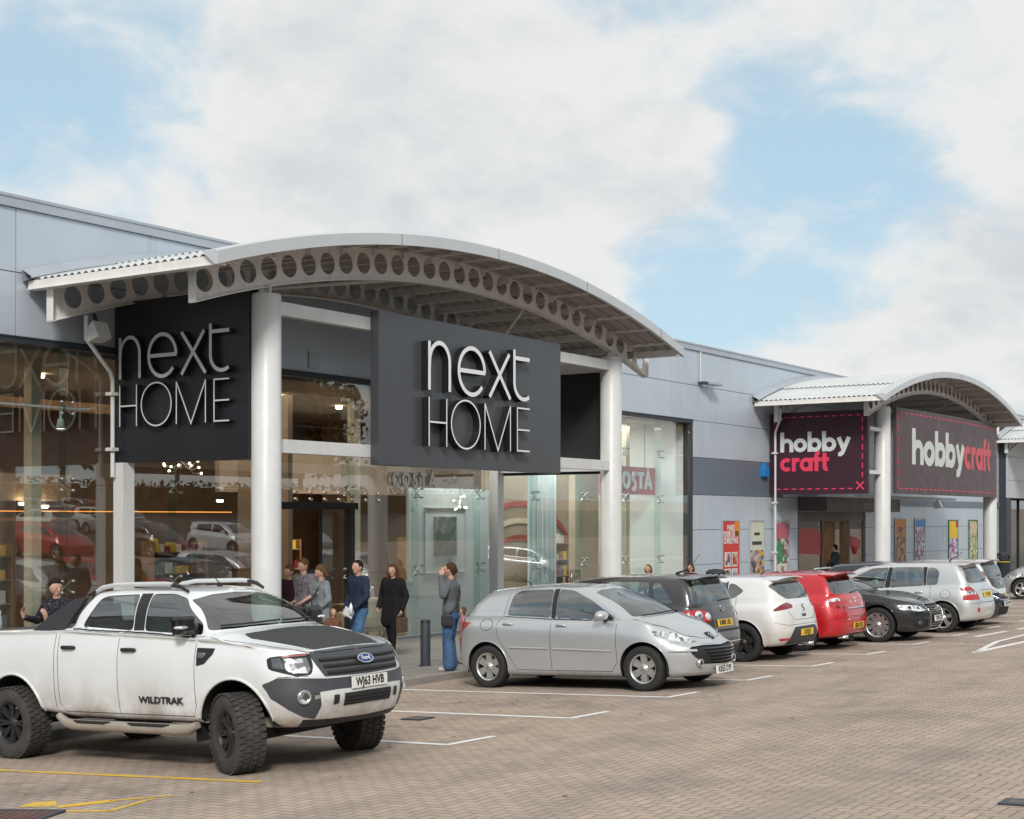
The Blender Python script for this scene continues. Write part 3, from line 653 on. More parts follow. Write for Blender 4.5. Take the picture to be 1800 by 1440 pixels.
    # columns
    for (x,rad) in cols:
        mb=MB(); mb.lathe([(rad,gz(17.3,.1)),(rad,6.14),(rad-.02,6.16),(0,6.16)],40,(x,17.3,0)); part(mb,'column',M['white'])
        mb=MB(); dx=x-cx; zb=circ_z(-17.97,24.95,dx)
        mb.box(x-.02,x+.02,17.2,17.4,6.15,zb+.02); mb.bar((x-.12,17.3,6.15),(x,17.3,zb),.02,.1); mb.bar((x+.12,17.3,6.15),(x,17.3,zb),.02,.1); part(mb,'column_head',M['white'])
    return T,part
T1,part1=canopy(24.0,7.6,'nearest and largest arched white canopy over the homeware shop entrance',[(18.19,.255),(29.82,.255)])
for z0,z1 in((5.83,6.062),(3.478,3.712)):
    mb=MB(); mb.box(18.42,29.6,17.2,17.36,z0,z1); part1(mb,'cross_beam',M['white'],.006)
    mb=MB(); mb.box(29.8,29.96,17.45,20.75,z0,z1); part1(mb,'side_beam',M['white'],.006)
    mb=MB(); mb.box(18.02,18.18,17.45,20.75,z0+.02,z1+.02); part1(mb,'side_beam',M['white'],.006)
def ibeam(x,y,T_=6.2): 
    mb=MB(); mb.box(x-.13,x+.13,y-.13,y-.11,-.5,T_); mb.box(x-.13,x+.13,y+.11,y+.13,-.5,T_); mb.box(x-.012,x+.012,y-.11,y+.11,-.5,T_); mb.box(x-.13,x-.05,y-.108,y+.108,-.5,T_); return mb
part1(ibeam(17.97,20.6,3.36),'rear_post',M['white']); part1(ibeam(29.85,20.6),'rear_post',M['white'])
T2,part2=canopy(54.3,8.0,'second arched white canopy over the plum coloured hobby shop entrance',[(48.18,.27),(60.9,.27)],.15,-.9)
for z0,z1 in((5.3,5.42),(3.85,3.97)):
    mb=MB(); mb.box(46.9,48.0,17.25,17.4,z0,z1); part2(mb,'side_beam',M['white'])
T3,part3=canopy(82.5,8.0,'farthest arched white canopy at the right edge, mostly hidden',[(76.3,.27),(89,.27)],.15)
# ================================================================ signs
bs=mat('black sign box with sky sheen',(.068,.073,.082),.30,.0,.02,.3)  # black sign, base colour lifted to grey for the sky it reflects
def nexthome(T,mtx,W,sx,depth,mats,sy=1.):
    """strokes in metres; origin at lower left of the lettering block, x to the right, HOME baseline at 0"""
    w=.083; t=.033
    def S(pts,cl=False,ww=w): return ([(p[0]*sx,p[1]*sy) for p in pts],cl,ww*(sx+sy)/2)
    yb=1.07
    n=[S([(.03,yb),(.03,yb+.93)]),S([(.03,yb+.42)]+arc(.36,yb+.55,.32,.37,175,0,16)+[(.68,yb)])]
    e=[S([(1.0,yb+.46),(1.88,yb+.46)]),S(arc(1.42,yb+.46,.44,.46,0,322,34))]
    x=[S([(2.03,yb+.92),(2.78,yb)]),S([(2.74,yb+.92),(2.03,yb)])]
    tt=[S([(2.93,yb+1.04)]+arc(3.28,yb+.36,.35,.33,180,305,10)),S([(2.93,yb+.87),(3.50,yb+.87)])]
    H=[S([(.02,0),(.02,.93)],ww=t),S([(.58,0),(.58,.93)],ww=t),S([(.02,.46),(.58,.46)],ww=t)]
    O=[S(arc(1.22,.465,.485,.475,0,345,40),True,t)]
    Mm=[S([(1.87,0),(1.87,.93)],ww=t),S([(1.87,.92),(2.33,0),(2.78,.92)],ww=t),S([(2.78,0),(2.78,.93)],ww=t)]
    E=[S([(3.04,.93),(3.04,0)],ww=t),S([(3.04,.91),(3.50,.91)],ww=t),S([(3.04,.46),(3.50,.46)],ww=t),S([(3.04,.022),(3.50,.022)],ww=t)]
    mb=MB()
    for g in (n,e,x,tt): letters(mb,g,mtx,w,depth)
    o=mb.obj('lettering',mats,T,fix=False); mb=MB()
    for g in(H,O,Mm,E): letters(mb,g,mtx,t,depth)
    mb.obj('lettering',mats,T,fix=False)
def mtx_at(o,r,u,n): o,r,u,n=map(Vector,(o,r,u,n)); return Matrix(((r.x,u.x,n.x,o.x),(r.y,u.y,n.y,o.y),(r.z,u.z,n.z,o.z),(0,0,0,1)))
# front sign
T=empty('shop_sign',(23.97,17.1,3.34),0,'large black sign box facing the car park with pale raised next HOME lettering','sign')
mb=MB(); mb.box(-3.14,3.14,-.1,.1,0,2.84); mb.obj('sign_box',bs,T,bevel=.008)
nexthome(T,mtx_at((22.12-23.97,-.1,3.74-3.34),(1,0,0),(0,0,1),(0,-1,0)),3.5,1.0,.165,[M['letter'],M['lret']])
# left side sign
T=empty('shop_sign',(18.05,19.2,3.36),0,'black side sign on the left flank of the canopy with pale raised next HOME lettering','sign')
mb=MB(); mb.box(-.12,.12,-1.75,1.6,0,2.9); mb.obj('sign_box',M['black'],T,bevel=.008)
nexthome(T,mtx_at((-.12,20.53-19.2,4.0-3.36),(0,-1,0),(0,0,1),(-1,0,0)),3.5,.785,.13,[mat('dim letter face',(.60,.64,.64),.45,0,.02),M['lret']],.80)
# right side sign, seen from its back
T=empty('shop_sign',(30.02,19.2,3.42),0,'plain black back of the side sign beside the right round column','sign')
mb=MB(); mb.box(-.06,.12,-1.6,1.58,0,2.42); mb.obj('sign_box',M['blackm'],T,bevel=.006); mb=MB(); mb.box(-.075,-.06,-1.55,1.5,.05,.09); mb.box(-.075,-.06,-1.55,1.5,2.3,2.34); mb.obj('back_rail',M['blackm'],T)
# hobby shop signs
def hobby_glyphs():
    G={}; w=.30
    G['h']=(1.03,[[(.15,0),(.15,1.48)],[(.15,.52)]+arc(.515,.50,.365,.36,170,0,12)+[(.88,0)]])
    G['o']=(1.12,[(arc(.54,.5,.375,.36,0,345,24),True)])
    G['b']=(1.12,[[(.15,0),(.15,1.48)],(arc(.55,.5,.375,.36,0,345,24),True)])
    G['y']=(1.08,[[(.14,1.0),(.52,.12)],[(.93,1.0),(.50,.02),(.40,-.16),(.27,-.24),(.12,-.22)]])
    G['c']=(.98,[arc(.52,.5,.375,.36,48,312,20)])
    G['r']=(.66,[[(.15,0),(.15,1.0)],[(.15,.45)]+arc(.5,.5,.35,.36,170,92,6)+[(.62,.85)]])
    G['a']=(1.10,[(arc(.52,.5,.375,.36,0,345,24),True),[(.91,0),(.91,1.0)]])
    G['f']=(.68,[[(.27,0),(.27,1.1)]+arc(.52,1.12,.25,.24,180,85,6),[(.0,.86),(.62,.86)]])
    G['t']=(.70,[[(.26,1.32),(.26,.32)]+arc(.48,.3,.22,.17,180,280,6),[(.0,.86),(.62,.86)]])
    return G,w
def hword(word,mb,mtx,s,sx,depth,gap=.0):
    G,w=hobby_glyphs(); x=0
    for ch in word:
        adv,st=G[ch]
        ss=[]
        for q in st:
            pts,cl=q if isinstance(q,tuple) else (q,False)
            ss.append(([((x+p[0])*s*sx,p[1]*s) for p in pts],cl,w*s*(.5+.5*sx)))
        letters(mb,ss,mtx,w*s,depth,0,0); x+=adv+gap
    return x*s*sx
def dashes(mb,mtx,W,H,m0,n1,n2,th,skip=None):
    """stitched border"""
    for (a,b,n,hz) in((m0,W-m0,n1,1),(m0,H-m0,n2,0)):
        for k in range(n):
            u=a+(b-a)*(k+.22)/n; v=a+(b-a)*(k+.78)/n
            for e in(m0,(H if hz else W)-m0):
                if skip and skip(u,v,e,hz): continue
                P=[(u,e),(v,e)] if hz else [(e,u),(e,v)]
                ribbon(mb,P,th,mtx,.006,0,0)
T=empty('shop_sign',(46.77,18.99,3.19),0,'plum square side sign with white hobby above pink craft and a stitched pink border','sign')
mb=MB(); mb.box(-.1,.08,-1.72,1.76,0,2.79); mb.obj('sign_panel',M['plum'],T,bevel=.006)
mt=mtx_at((-.1,1.76,0),(0,-1,0),(0,0,1),(-1,0,0))
lp=mat('pale hobby lettering',(.62,.66,.65),.5,0,.02)
mb=MB(); hword('hobby',mb,mt@Matrix.Translation((.39,1.43,0)),.462,1.0,.02); mb.obj('lettering',lp,T,fix=False)
mb=MB(); hword('craft',mb,mt@Matrix.Translation((.39,.77,0)),.462,.94,.02); mb.obj('lettering',M['pink'],T,fix=False)
mb=MB(); dashes(mb,mt,3.48,2.79,.17,11,8,.035,lambda u,v,e,hz: (hz and e<1 and u>2.95) or (not hz and e>2 and u<.5)); ribbon(mb,[(3.10,.14),(3.36,.40)],.045,mt,.006,0,0); ribbon(mb,[(3.10,.40),(3.36,.14)],.045,mt,.0066,0,0); mb.obj('stitch_border',M['pink'],T,fix=False)
# front sign: the face is gently bowed
T=empty('shop_sign',(54.75,17.0,3.22),0,'wide plum front sign with white and pink hobbycraft lettering on one line','sign')
bow=lambda x:-.22*(1-(x/6.1)**2)
mb=MB(); n=24; vs=[];fs=[]
for i in range(n+1):
    x=-6.05+12.1*i/n; vs+=[(x,bow(x),0),(x,bow(x),2.95),(x,.12,2.95),(x,.12,0)]
for i in range(n):
    for q in range(4): fs.append((4*i+q,4*i+(q+1)%4,4*i+4+(q+1)%4,4*i+4+q))
fs+=[(0,1,2,3),(4*n+3,4*n+2,4*n+1,4*n)]
mb.add(vs,fs); ps=mat('plum front sign panel',(.088,.058,.067),.5,0,.05,1); mb.obj('sign_panel',ps,T)
def bowed(mb):
    mb.v=[(x,y+bow(x)+.0,z) for x,y,z in mb.v]; return mb
mt=mtx_at((-6.05,0,0),(1,0,0),(0,0,1),(0,-1,0))
mb=MB(); wx=hword('hobby',mb,mt@Matrix.Translation((1.35,1.03,0)),.86,1.20,.02); bowed(mb).obj('lettering',lp,T,fix=False)
mb=MB(); hword('craft',mb,mt@Matrix.Translation((1.35+wx-.05,1.03,0)),.86,1.13,.02); bowed(mb).obj('lettering',mat('dull pink lettering',(.62,.09,.12),.5,0,.03),T,fix=False)
mb=MB(); dashes(mb,mt,12.1,2.95,.17,26,7,.035); mb.v=[v for v in mb.v]; bowed(mb).obj('stitch_border',M['pink'],T,fix=False)
# Costa lettering on the glass
def costa_glyphs(): 
    return {'C':(.95,[arc(.5,.5,.36,.42,40,320,18)]),'O':(1.05,[(arc(.5,.5,.36,.42,0,345,22),True)]),'S':(.72,[arc(.38,.72,.2,.22,30,240,9)+arc(.32,.2,.2,.26,60,-140,9)]),'T':(.85,[[(.05,.92),(.8,.92)],[(.42,.92),(.42,0)]]),'A':(.95,[[(.08,0),(.45,1.0),(.85,0)],[(.2,.3),(.7,.3)]])}
def cword(mb,mtx,s,sp=.12,w=.2):
    x=0
    for ch in 'COSTA':
        adv,st=costa_glyphs()[ch]; letters(mb,[([((x+p[0])*s,p[1]*s) for p in (q[0] if isinstance(q,tuple) else q)],isinstance(q,tuple),w*s) for q in st],mtx,w*s,.03,0,1); x+=adv+sp
T=empty('window_sign',(26.8,WY,3.1),0,'pale COSTA letters with an arrow pointing right on the shop glass','sign'); mb=MB()
cword(mb,mtx_at((-.9,-.02,.0),(1,0,0),(0,0,1),(0,-1,0)),.31,.22,.27); mb.obj('lettering',[mat('mint white letter',(.93,.97,.94),.4,0,.01),M['lret']],T,fix=False)
mb=MB(); mb.prism([(1.28,.12),(1.5,.12),(1.5,.05),(1.64,.165),(1.5,.28),(1.5,.21),(1.28,.21)],-.05,-.02,'y'); mb.obj('arrow',M['letter'],T)
T=empty('hanging_sign',(39.2,22.1,3.0),0,'red hanging panel with white COSTA lettering behind the cafe window','sign')
mb=MB(); mb.box(-1.75,1.6,-.04,.04,.1,.95); mb.obj('panel',M['red'],T); mb=MB(); cword(mb,mtx_at((-1.02,-.045,.28),(1,0,0),(0,0,1),(0,-1,0)),.50,.06,.24); mb.obj('lettering',[M['letter'],M['letter']],T,fix=False)
mb=MB(); mb.tube([(-1,0,.95),(-1,0,2.3)],.01,6); mb.tube([(1,0,.95),(1,0,2.3)],.01,6); mb.obj('hanging_wires',M['blackm'],T)
T=empty('exit_sign',(40.2,23.2,2.75),0,'small green emergency exit sign hanging beside the red cafe panel','sign'); mb=MB(); mb.box(-.25,.25,-.03,.03,0,.24); mb.obj('panel',M['green'],T)
mb=MB(); mb.prism([(-.05,.09),(.08,.09),(.08,.05),(.16,.12),(.08,.19),(.08,.15),(-.05,.15)],-.036,-.03,'y'); mb.obj('pictogram',M['letter'],T)
# ================================================================ vehicles
def smooth_interp(pts,x,sig=.05):
    xs=np.array([p[0] for p in pts]);zs=np.array([p[1] for p in pts]); g=np.linspace(xs[0]-1,xs[-1]+1,600); z=np.interp(g,xs,zs)
    k=np.exp(-.5*((np.arange(-40,41)*(g[1]-g[0]))/sig)**2); k/=k.sum(); zp=np.concatenate([np.full(40,z[0]),z,np.full(40,z[-1])]); z=np.convolve(zp,k,'valid'); return np.interp(x,g,z)
class Shell:
    """car skin lofted from horizontal rings; (t,v) domain cut along the outlines of doors, glass, lamps and wheel arches"""
    TB=(0,.2,.78,1)
    def __init__(s,rings,nt=(26,54,34),dv=.035,sharp=()):
        T=[];
        ts=np.concatenate([np.linspace(s.TB[0],s.TB[1],nt[0],endpoint=False),np.linspace(s.TB[1],s.TB[2],nt[1],endpoint=False),np.linspace(s.TB[2],s.TB[3],nt[2]+1)])
        P=[]
        for r in rings:
            xr,xf,w,z,dr,nr,df,nf=r['xr'],r['xf'],r['w'],r['z'],r.get('dr',.4),r.get('nr',3),r.get('df',.6),r.get('nf',2.5)
            ph=np.linspace(0,PI/2,160)
            rx=xr+dr*(1-np.cos(ph)**(2/nr)); ry=np.sin(ph)**(2/nr)
            fx=xf-df*(1-np.cos(ph[::-1])**(2/nf)); fy=np.sin(ph[::-1])**(2/nf)
            sx=np.linspace(xr+dr,xf-df,200); sy=np.ones(200)
            out=[]
            for (ax,ay,n,endp) in((rx,ry,nt[0],False),(sx,sy,nt[1],False),(fx,fy,nt[2]+1,True)):
                wv=smooth_interp(w,ax,.12) if isinstance(w,list) else w
                yy=ay*wv; d=np.concatenate([[0],np.cumsum(np.hypot(np.diff(ax),np.diff(yy)))]); u=np.linspace(0,d[-1],n,endpoint=endp) 
                out.append(np.stack([np.interp(u,d,ax),np.interp(u,d,yy)],1))
            xy=np.concatenate(out); zz=smooth_interp(z,xy[:,0]) if isinstance(z,list) else np.full(len(xy),z)
            if 'crown' in r: zz=zz-r['crown']*(xy[:,1]/max(1e-3,(max(q[1] for q in w) if isinstance(w,list) else w)))**2*(xy[:,0]>r.get('cx0',0))
            P.append(np.concatenate([xy,zz[:,None]],1))
        P=np.array(P); n=len(P)
        d=np.array([np.linalg.norm(P[k+1]-P[k],axis=1).mean() for k in range(n-1)]); dm=np.array([np.linalg.norm(P[k+1]-P[k],axis=1).max() for k in range(n-1)])
        rows=[];vv=[0];cur=0
        s.ringv=[0]
        for k in range(n-1):
            m0=(P[k+1]-P[k-1])/(d[k]+d[k-1])*d[k] if k>0 and k not in sharp else P[k+1]-P[k]
            m1=(P[k+2]-P[k])/(d[k+1]+d[k])*d[k] if k<n-2 and (k+1) not in sharp else P[k+1]-P[k]
            c=max(3,int(math.ceil(dm[k]/dv)))
            for q in range(c):
                u=q/c; h00=2*u**3-3*u**2+1;h10=u**3-2*u**2+u;h01=-2*u**3+3*u**2;h11=u**3-u**2
                rows.append(h00*P[k]+h10*m0+h01*P[k+1]+h11*m1)
                if rows.__len__()>1: pass
                vv.append(cur+d[k]*(q+1)/c)
            cur+=d[k]; s.ringv.append(cur)
        rows.append(P[-1]); s.S=np.array(rows); s.v=np.array(vv[:len(rows)]); s.t=ts*(P[2][:,0].max()-P[2][:,0].min()+1.6); s.tn=ts
        gt=np.gradient(s.S,axis=1); gv=np.gradient(s.S,axis=0); N=np.cross(gt,gv); N=-N; ln=np.linalg.norm(N,axis=2,keepdims=True); N=N/np.maximum(ln,1e-9)
        # outward check
        s.N=N
        mid=s.N[len(s.v)//3,len(s.t)//2]
        if mid[1]<0: s.N=-s.N
        s.nV,s.nT=len(s.v),len(s.t)
    def ev(s,t,v,A=None):
        A=s.S if A is None else A
        i=np.clip(np.searchsorted(s.v,v,side='right')-1,0,s.nV-2); j=np.clip(np.searchsorted(s.t,t,side='right')-1,0,s.nT-2)
        a=np.clip((v-s.v[i])/(s.v[i+1]-s.v[i]),0,1)[...,None]; b=np.clip((t-s.t[j])/(s.t[j+1]-s.t[j]),0,1)[...,None]
        return (1-a)*((1-b)*A[i,j]+b*A[i,j+1])+a*((1-b)*A[i+1,j]+b*A[i+1,j+1])
    AX={'S':(0,2),'F':(1,2),'R':(1,2),'T':(0,1)}
    def find(s,view,p):
        a,b=s.AX[view]; D=(s.S[:,:,a]-p[0])**2+(s.S[:,:,b]-p[1])**2
        D=D+1e3*(s.v[:,None]<s.ringv[1]-1e-6)
        if view=='F': D=D+1e3*(s.tn[None,:]<s.TB[2])
        if view=='R': D=D+1e3*(s.tn[None,:]>s.TB[1])
        if view=='T': D=D+1e3*(s.v[:,None]<s.ringv[5]-1e-6)
        if view=='S' and len(p)>2: D=D+1e3*(s.v[:,None]>p[2])
        k=int(np.argmin(D)); i,j=divmod(k,s.nT); t,v=s.t[j],s.v[i]
        t0=s.t[0] if view!='F' else s.t[int(np.searchsorted(s.tn,s.TB[2]-1e-9))]; t1=s.t[-1] if view!='R' else s.t[int(np.searchsorted(s.tn,s.TB[1]-1e-9))]
        for _ in range(8):
            e=2e-3; q=s.ev(np.array([t,t+e,t-e,t,t]),np.array([v,v,v,v+e,v-e])); r=np.array([p[0]-q[0][a],p[1]-q[0][b]])
            J=np.array([[q[1][a]-q[2][a],q[3][a]-q[4][a]],[q[1][b]-q[2][b],q[3][b]-q[4][b]]])/(2*e)
            try: st=np.linalg.lstsq(J,r,rcond=.02)[0]
            except Exception: break
            st=np.clip(st,-.05,.05); t=min(max(t+st[0],t0),t1); v=min(max(v+st[1],s.ringv[1]),s.v[-1])
        return t,v
    def path(s,view,pts,closed=True,step=.05,rnd=0.):
        if rnd: pts=rounded(pts,rnd,closed)
        out=[];n=len(pts)
        for k in range(n if closed else n-1):
            a,b=pts[k],pts[(k+1)%n]; L=math.hypot(b[0]-a[0],b[1]-a[1]); c=max(1,int(L/step))
            for q in range(c): out.append((a[0]+(b[0]-a[0])*q/c,a[1]+(b[1]-a[1])*q/c))
        if not closed: out.append(tuple(pts[-1]))
        return [s.find(view,p) for p in out]
    def pt(s,view,p,off=0.):
        t,v=s.find(view,p); q=s.ev(np.array([t]),np.array([v]))[0]; n=s.ev(np.array([t]),np.array([v]),s.N)[0]; n=n/max(1e-9,np.linalg.norm(n)); return Vector(q+n*off),Vector(n)
    def line3(s,view,pts,off=0.,closed=False,step=.05,rnd=0.):
        tv=np.array(s.path(view,pts,closed,step,rnd)); q=s.ev(tv[:,0],tv[:,1]); n=s.ev(tv[:,0],tv[:,1],s.N); q=q+n*off; L=[Vector(p) for p in q]
        if closed: L.append(L[0].copy())
        return L
def rounded(pts,r,closed=True):
    out=[];n=len(pts)
    for k in range(n):
        if not closed and k in(0,n-1): out.append(pts[k]); continue
        p=Vector(pts[k][:2]);a=Vector(pts[k-1][:2]);b=Vector(pts[(k+1)%n][:2]); da=(a-p);db=(b-p); rr=min(r,da.length*.45,db.length*.45)
        A=p+da.normalized()*rr;Bp=p+db.normalized()*rr
        for u in(0,.33,.67,1): q=A*(1-u)**2+p*2*u*(1-u)+Bp*u*u; out.append((q.x,q.y))
    return out
def inpoly(P,poly):
    x,y=P[:,0],P[:,1]; c=np.zeros(len(P),bool); n=len(poly); j=n-1
    for i in range(n):
        xi,yi=poly[i];xj,yj=poly[j]
        m_=((yi>y)!=(yj>y)); 
        if yi!=yj: c^= m_&(x<(xj-xi)*(y-yi)/(yj-yi)+xi)
        j=i
    return c
def skin(sh,regions,parent,bodymat,grid=.075,bodyname='body'):
    """cut the shell along region outlines; each region becomes its own mesh"""
    tv=[]; L=s_t=sh.t[-1]; pts=[];edges=[];polys=[]
    for rg in regions:
        p=sh.path(rg['view'],rg['pts'],True,rg.get('step',.05),rg.get('rnd',0)); q=[]
        for a in p:
            if not q or math.hypot(a[0]-q[-1][0],a[1]-q[-1][1])>1e-4: q.append(a)
        polys.append(q)
    allp=np.array([a for p in polys for a in p]) if polys else np.zeros((0,2))
    nt=int((sh.t[-1])/grid); nv=int(sh.v[-1]/grid)
    G=[]
    for i in range(nv+1):
        for j in range(nt+1):
            a=(sh.t[-1]*j/nt,sh.v[-1]*i/nv)
            if 0<i<nv and 0<j<nt and len(allp) and np.min((allp[:,0]-a[0])**2+(allp[:,1]-a[1])**2)<(grid*.3)**2: continue
            G.append(a)
    vs=[Vector(a) for a in G]; es=[]
    for q in polys:
        o=len(vs); vs+=[Vector(a) for a in q]; es+=[(o+k,o+(k+1)%len(q)) for k in range(len(q))]
    V,E_,F_,_,_,_=delaunay_2d_cdt(vs,es,[],0,1e-5)
    V=np.array([tuple(a) for a in V]); F=np.array([f for f in F_ if len(f)==3]); cen=V[F].mean(axis=1)
    own=np.full(len(F),-1)
    for k,q in enumerate(polys): own[inpoly(cen,q)]=k
    X=sh.ev(V[:,0],V[:,1]); N=sh.ev(V[:,0],V[:,1],sh.N); N/=np.maximum(np.linalg.norm(N,axis=1,keepdims=True),1e-9)
    X[:,1]=np.where((V[:,0]<1e-4)|(V[:,0]>sh.t[-1]-1e-4)|(V[:,1]>sh.v[-1]-1e-4),0,X[:,1])
    res={}
    groups={}
    for k,rg in enumerate(regions):
        if rg['name']=='hole': continue
        nm=rg['name'] if rg['name']!='body' else bodyname
        groups.setdefault((rg.get('key',nm),nm,rg.get('split',False)),[]).append(k)
    def build(name,sel_mats,side,offs):
        """side: 0 both, +1 left, -1 right"""
        verts=[];faces=[];nor=[];mi=[];mats=[]
        for sg in ((1,-1) if side==0 else (side,)):
            vm={}
            for (mask,m_,off) in sel_mats:
                if m_ not in mats: mats.append(m_)
                for f in F[mask]:
                    q=[]
                    for a in f:
                        key=(a,off)
                        if key not in vm:
                            vm[key]=len(verts); p=X[a]+N[a]*off; verts.append((p[0],p[1]*sg,p[2])); nor.append((N[a][0],N[a][1]*sg,N[a][2]))
                        q.append(vm[key])
                    a_,b_,c_=(np.array(verts[i]) for i in q); fn=np.cross(b_-a_,c_-a_); nn=sum(np.array(nor[i]) for i in q)
                    if fn.dot(nn)<0: q=q[::-1]
                    faces.append(q); mi.append(mats.index(m_))
        if not faces: return None
        me=bpy.data.meshes.new(name); me.from_pydata(verts,[],faces); me.polygons.foreach_set('material_index',mi); me.polygons.foreach_set('use_smooth',[True]*len(faces)); me.update()
        for m_ in mats: me.materials.append(m_)
        me.normals_split_custom_set_from_vertices(nor)
        o=bpy.data.objects.new(name,me); COL.objects.link(o); o.parent=parent; return o
    sel=[(own==-1,bodymat,0.)]
    for (key,nm,sp),ks in groups.items():
        if nm==bodyname: sel+=[(own==k,regions[k]['mat'],regions[k].get('off',0.)) for k in ks]; continue
        sm=[(own==k,regions[k]['mat'],regions[k].get('off',0.)) for k in ks]
        if sp: res[key]=[build(nm,sm,1,0),build(nm,sm,-1,0)]
        else: res[key]=[build(nm,sm,0,0)]
    res['body']=[build(bodyname,sel,0,0)]
    return res
def mirror_parts(mb):
    """add the y-mirrored copy of everything in mb"""
    n=len(mb.v); mb.v+= [(x,-y,z) for x,y,z in mb.v]; mb.f+=[tuple(i+n for i in f[::-1]) for f in mb.f]; mb.mi+=mb.mi[:]; mb.smooth+=mb.smooth[:]; return mb
def make_wheel(parent,x,y,r,width,rimr,spokes,rimmat,side,style='single',steer=0,blocks=False,tmat=None):
    """axle along y; side +1 left -1 right. wheel > tyre, rim, brake_disc"""
    W=bpy.data.objects.new('wheel',None); COL.objects.link(W); W.parent=parent; W.location=(x,y,r); W.rotation_euler=(0,0,(0 if side>0 else PI)+steer)
    h=width/2; tmat=tmat or M['rubber']; mb=MB()
    mb.lathe([(rimr-.005,-h*.8),(rimr+.01,-h*.95),(r*.93,-h),(r*.985,-h*.86),(r,-h*.6),(r,h*.6),(r*.985,h*.86),(r*.93,h),(rimr+.03,h*.97),(rimr,h*.9),(rimr-.012,h*.8)],48,(0,0,0),'y')
    if blocks:
        for k in range(38):
            a=2*PI*k/38
            for q,(yy,da) in enumerate(((-.8,0),(-.28,.08),(.28,0),(.8,.08))):
                A=a+da; c=Vector((math.cos(A)*(r+.003),yy*h,math.sin(A)*(r+.003))); u=Vector((-math.sin(A),0,math.cos(A))); n=Vector((math.cos(A),0,math.sin(A))); mb.obox(c,u*.021,Vector((.0,h*.2,0))+u*.006,n*.009)
    else:
        for yy in(-.45,0,.45): mb.lathe([(r+.0015,yy*h-.006),(r+.0015,yy*h+.006)],48,(0,0,0),'y')
    mb.obj('tyre',tmat,W,fix=False if False else True)
    mb=MB(); f=h*.62
    mb.lathe([(rimr,-h*.8),(rimr-.02,-h*.5),(rimr-.035,h*.3),(rimr-.024,h*.66)],44,(0,0,0),'y',1); mb.lathe([(rimr-.024,h*.66),(rimr-.012,h*.84),(rimr+.004,h*.9),(rimr+.008,h*.84)],44,(0,0,0),'y')
    mb.lathe([(0,f+.004),(.03,f+.006),(.032,f),(.055,f-.004),(.07,f-.02),(.07,f-.05),(0,f-.05)],20,(0,0,0),'y')
    for k in range(spokes):
        a=2*PI*k/spokes+PI/2
        for da in ((0,) if style!='twin' else (-.11,.11)):
            A=a+da; u=Vector((math.cos(A),0,math.sin(A))); w=Vector((-math.sin(A),0,math.cos(A))); Y=Vector((0,1,0))
            w0,w1=(.030,.040) if style=='single' else ((.013,.013) if style=='thin' else (.012,.012)) if style!='wide' else (.038,.050)
            p0=u*.045+Y*(f-.012); p1=u*(rimr-.02)+Y*(h*.60 if style!='twin' else h*.7)
            vs=[]
            for p,ww in((p0,w0),(p1,w1)):
                for sgn,dd in((-1,.0),(1,.0),(1,-.03),(-1,-.03)): vs.append(p+w*sgn*ww/(1 if dd==0 else .8)+Y*dd)
            mb.add(vs,[(0,1,5,4),(1,2,6,5),(2,3,7,6),(3,0,4,7),(0,3,2,1),(4,5,6,7)])
    for k in range(5):
        a=2*PI*k/5; mb.lathe([(0,f+.001),(.009,f),(.009,f-.02)],8,(.045*math.cos(a),0,.045*math.sin(a)),'y')
    mb.obj('rim',[rimmat,M['blackm']],W)
    mb=MB(); mb.lathe([(0,-.01),(rimr*.62,-.01),(rimr*.62,.0),(0,.0)],24,(0,0,0),'y'); mb.lathe([(rimr-.03,-h*.75),(0,-h*.75)],24,(0,0,0),'y'); mb.obj('brake_disc',mat('brake disc',(.05,.045,.04),.6,.3,.2,8),W)
    return W
def plate(parent,txt,m_,c,nrm,w=.52,h=.111,tilt=0):
    nrm=Vector(nrm).normalized(); right=Vector((0,0,1)).cross(nrm).normalized(); up=nrm.cross(right).normalized()
    mb=MB(); mb.obox(Vector(c),right*w/2,up*h/2,nrm*.006); o=mb.obj('number_plate',m_,parent,bevel=.003)
    t=text_obj(txt,'plate_text',M['ink'],o,.112*h/.111,frame(Vector(c)+nrm*.0075,right,up),.0008,.82,.0035); return o
def add_blob(mb,c,r): mb.ball(c,r)
def seat(mb,x,y,z=.42):
    mb.obox((x+.05,y,z+.08),(.25,0,0),(0,.24,0),(0,0,.08)); mb.obox((x-.22,y,z+.42),(.07,0,-.02),(0,.23,0),(-.10,0,.33)); mb.obox((x-.34,y,z+.86),(.05,0,0),(0,.13,0),(-.01,0,.09))
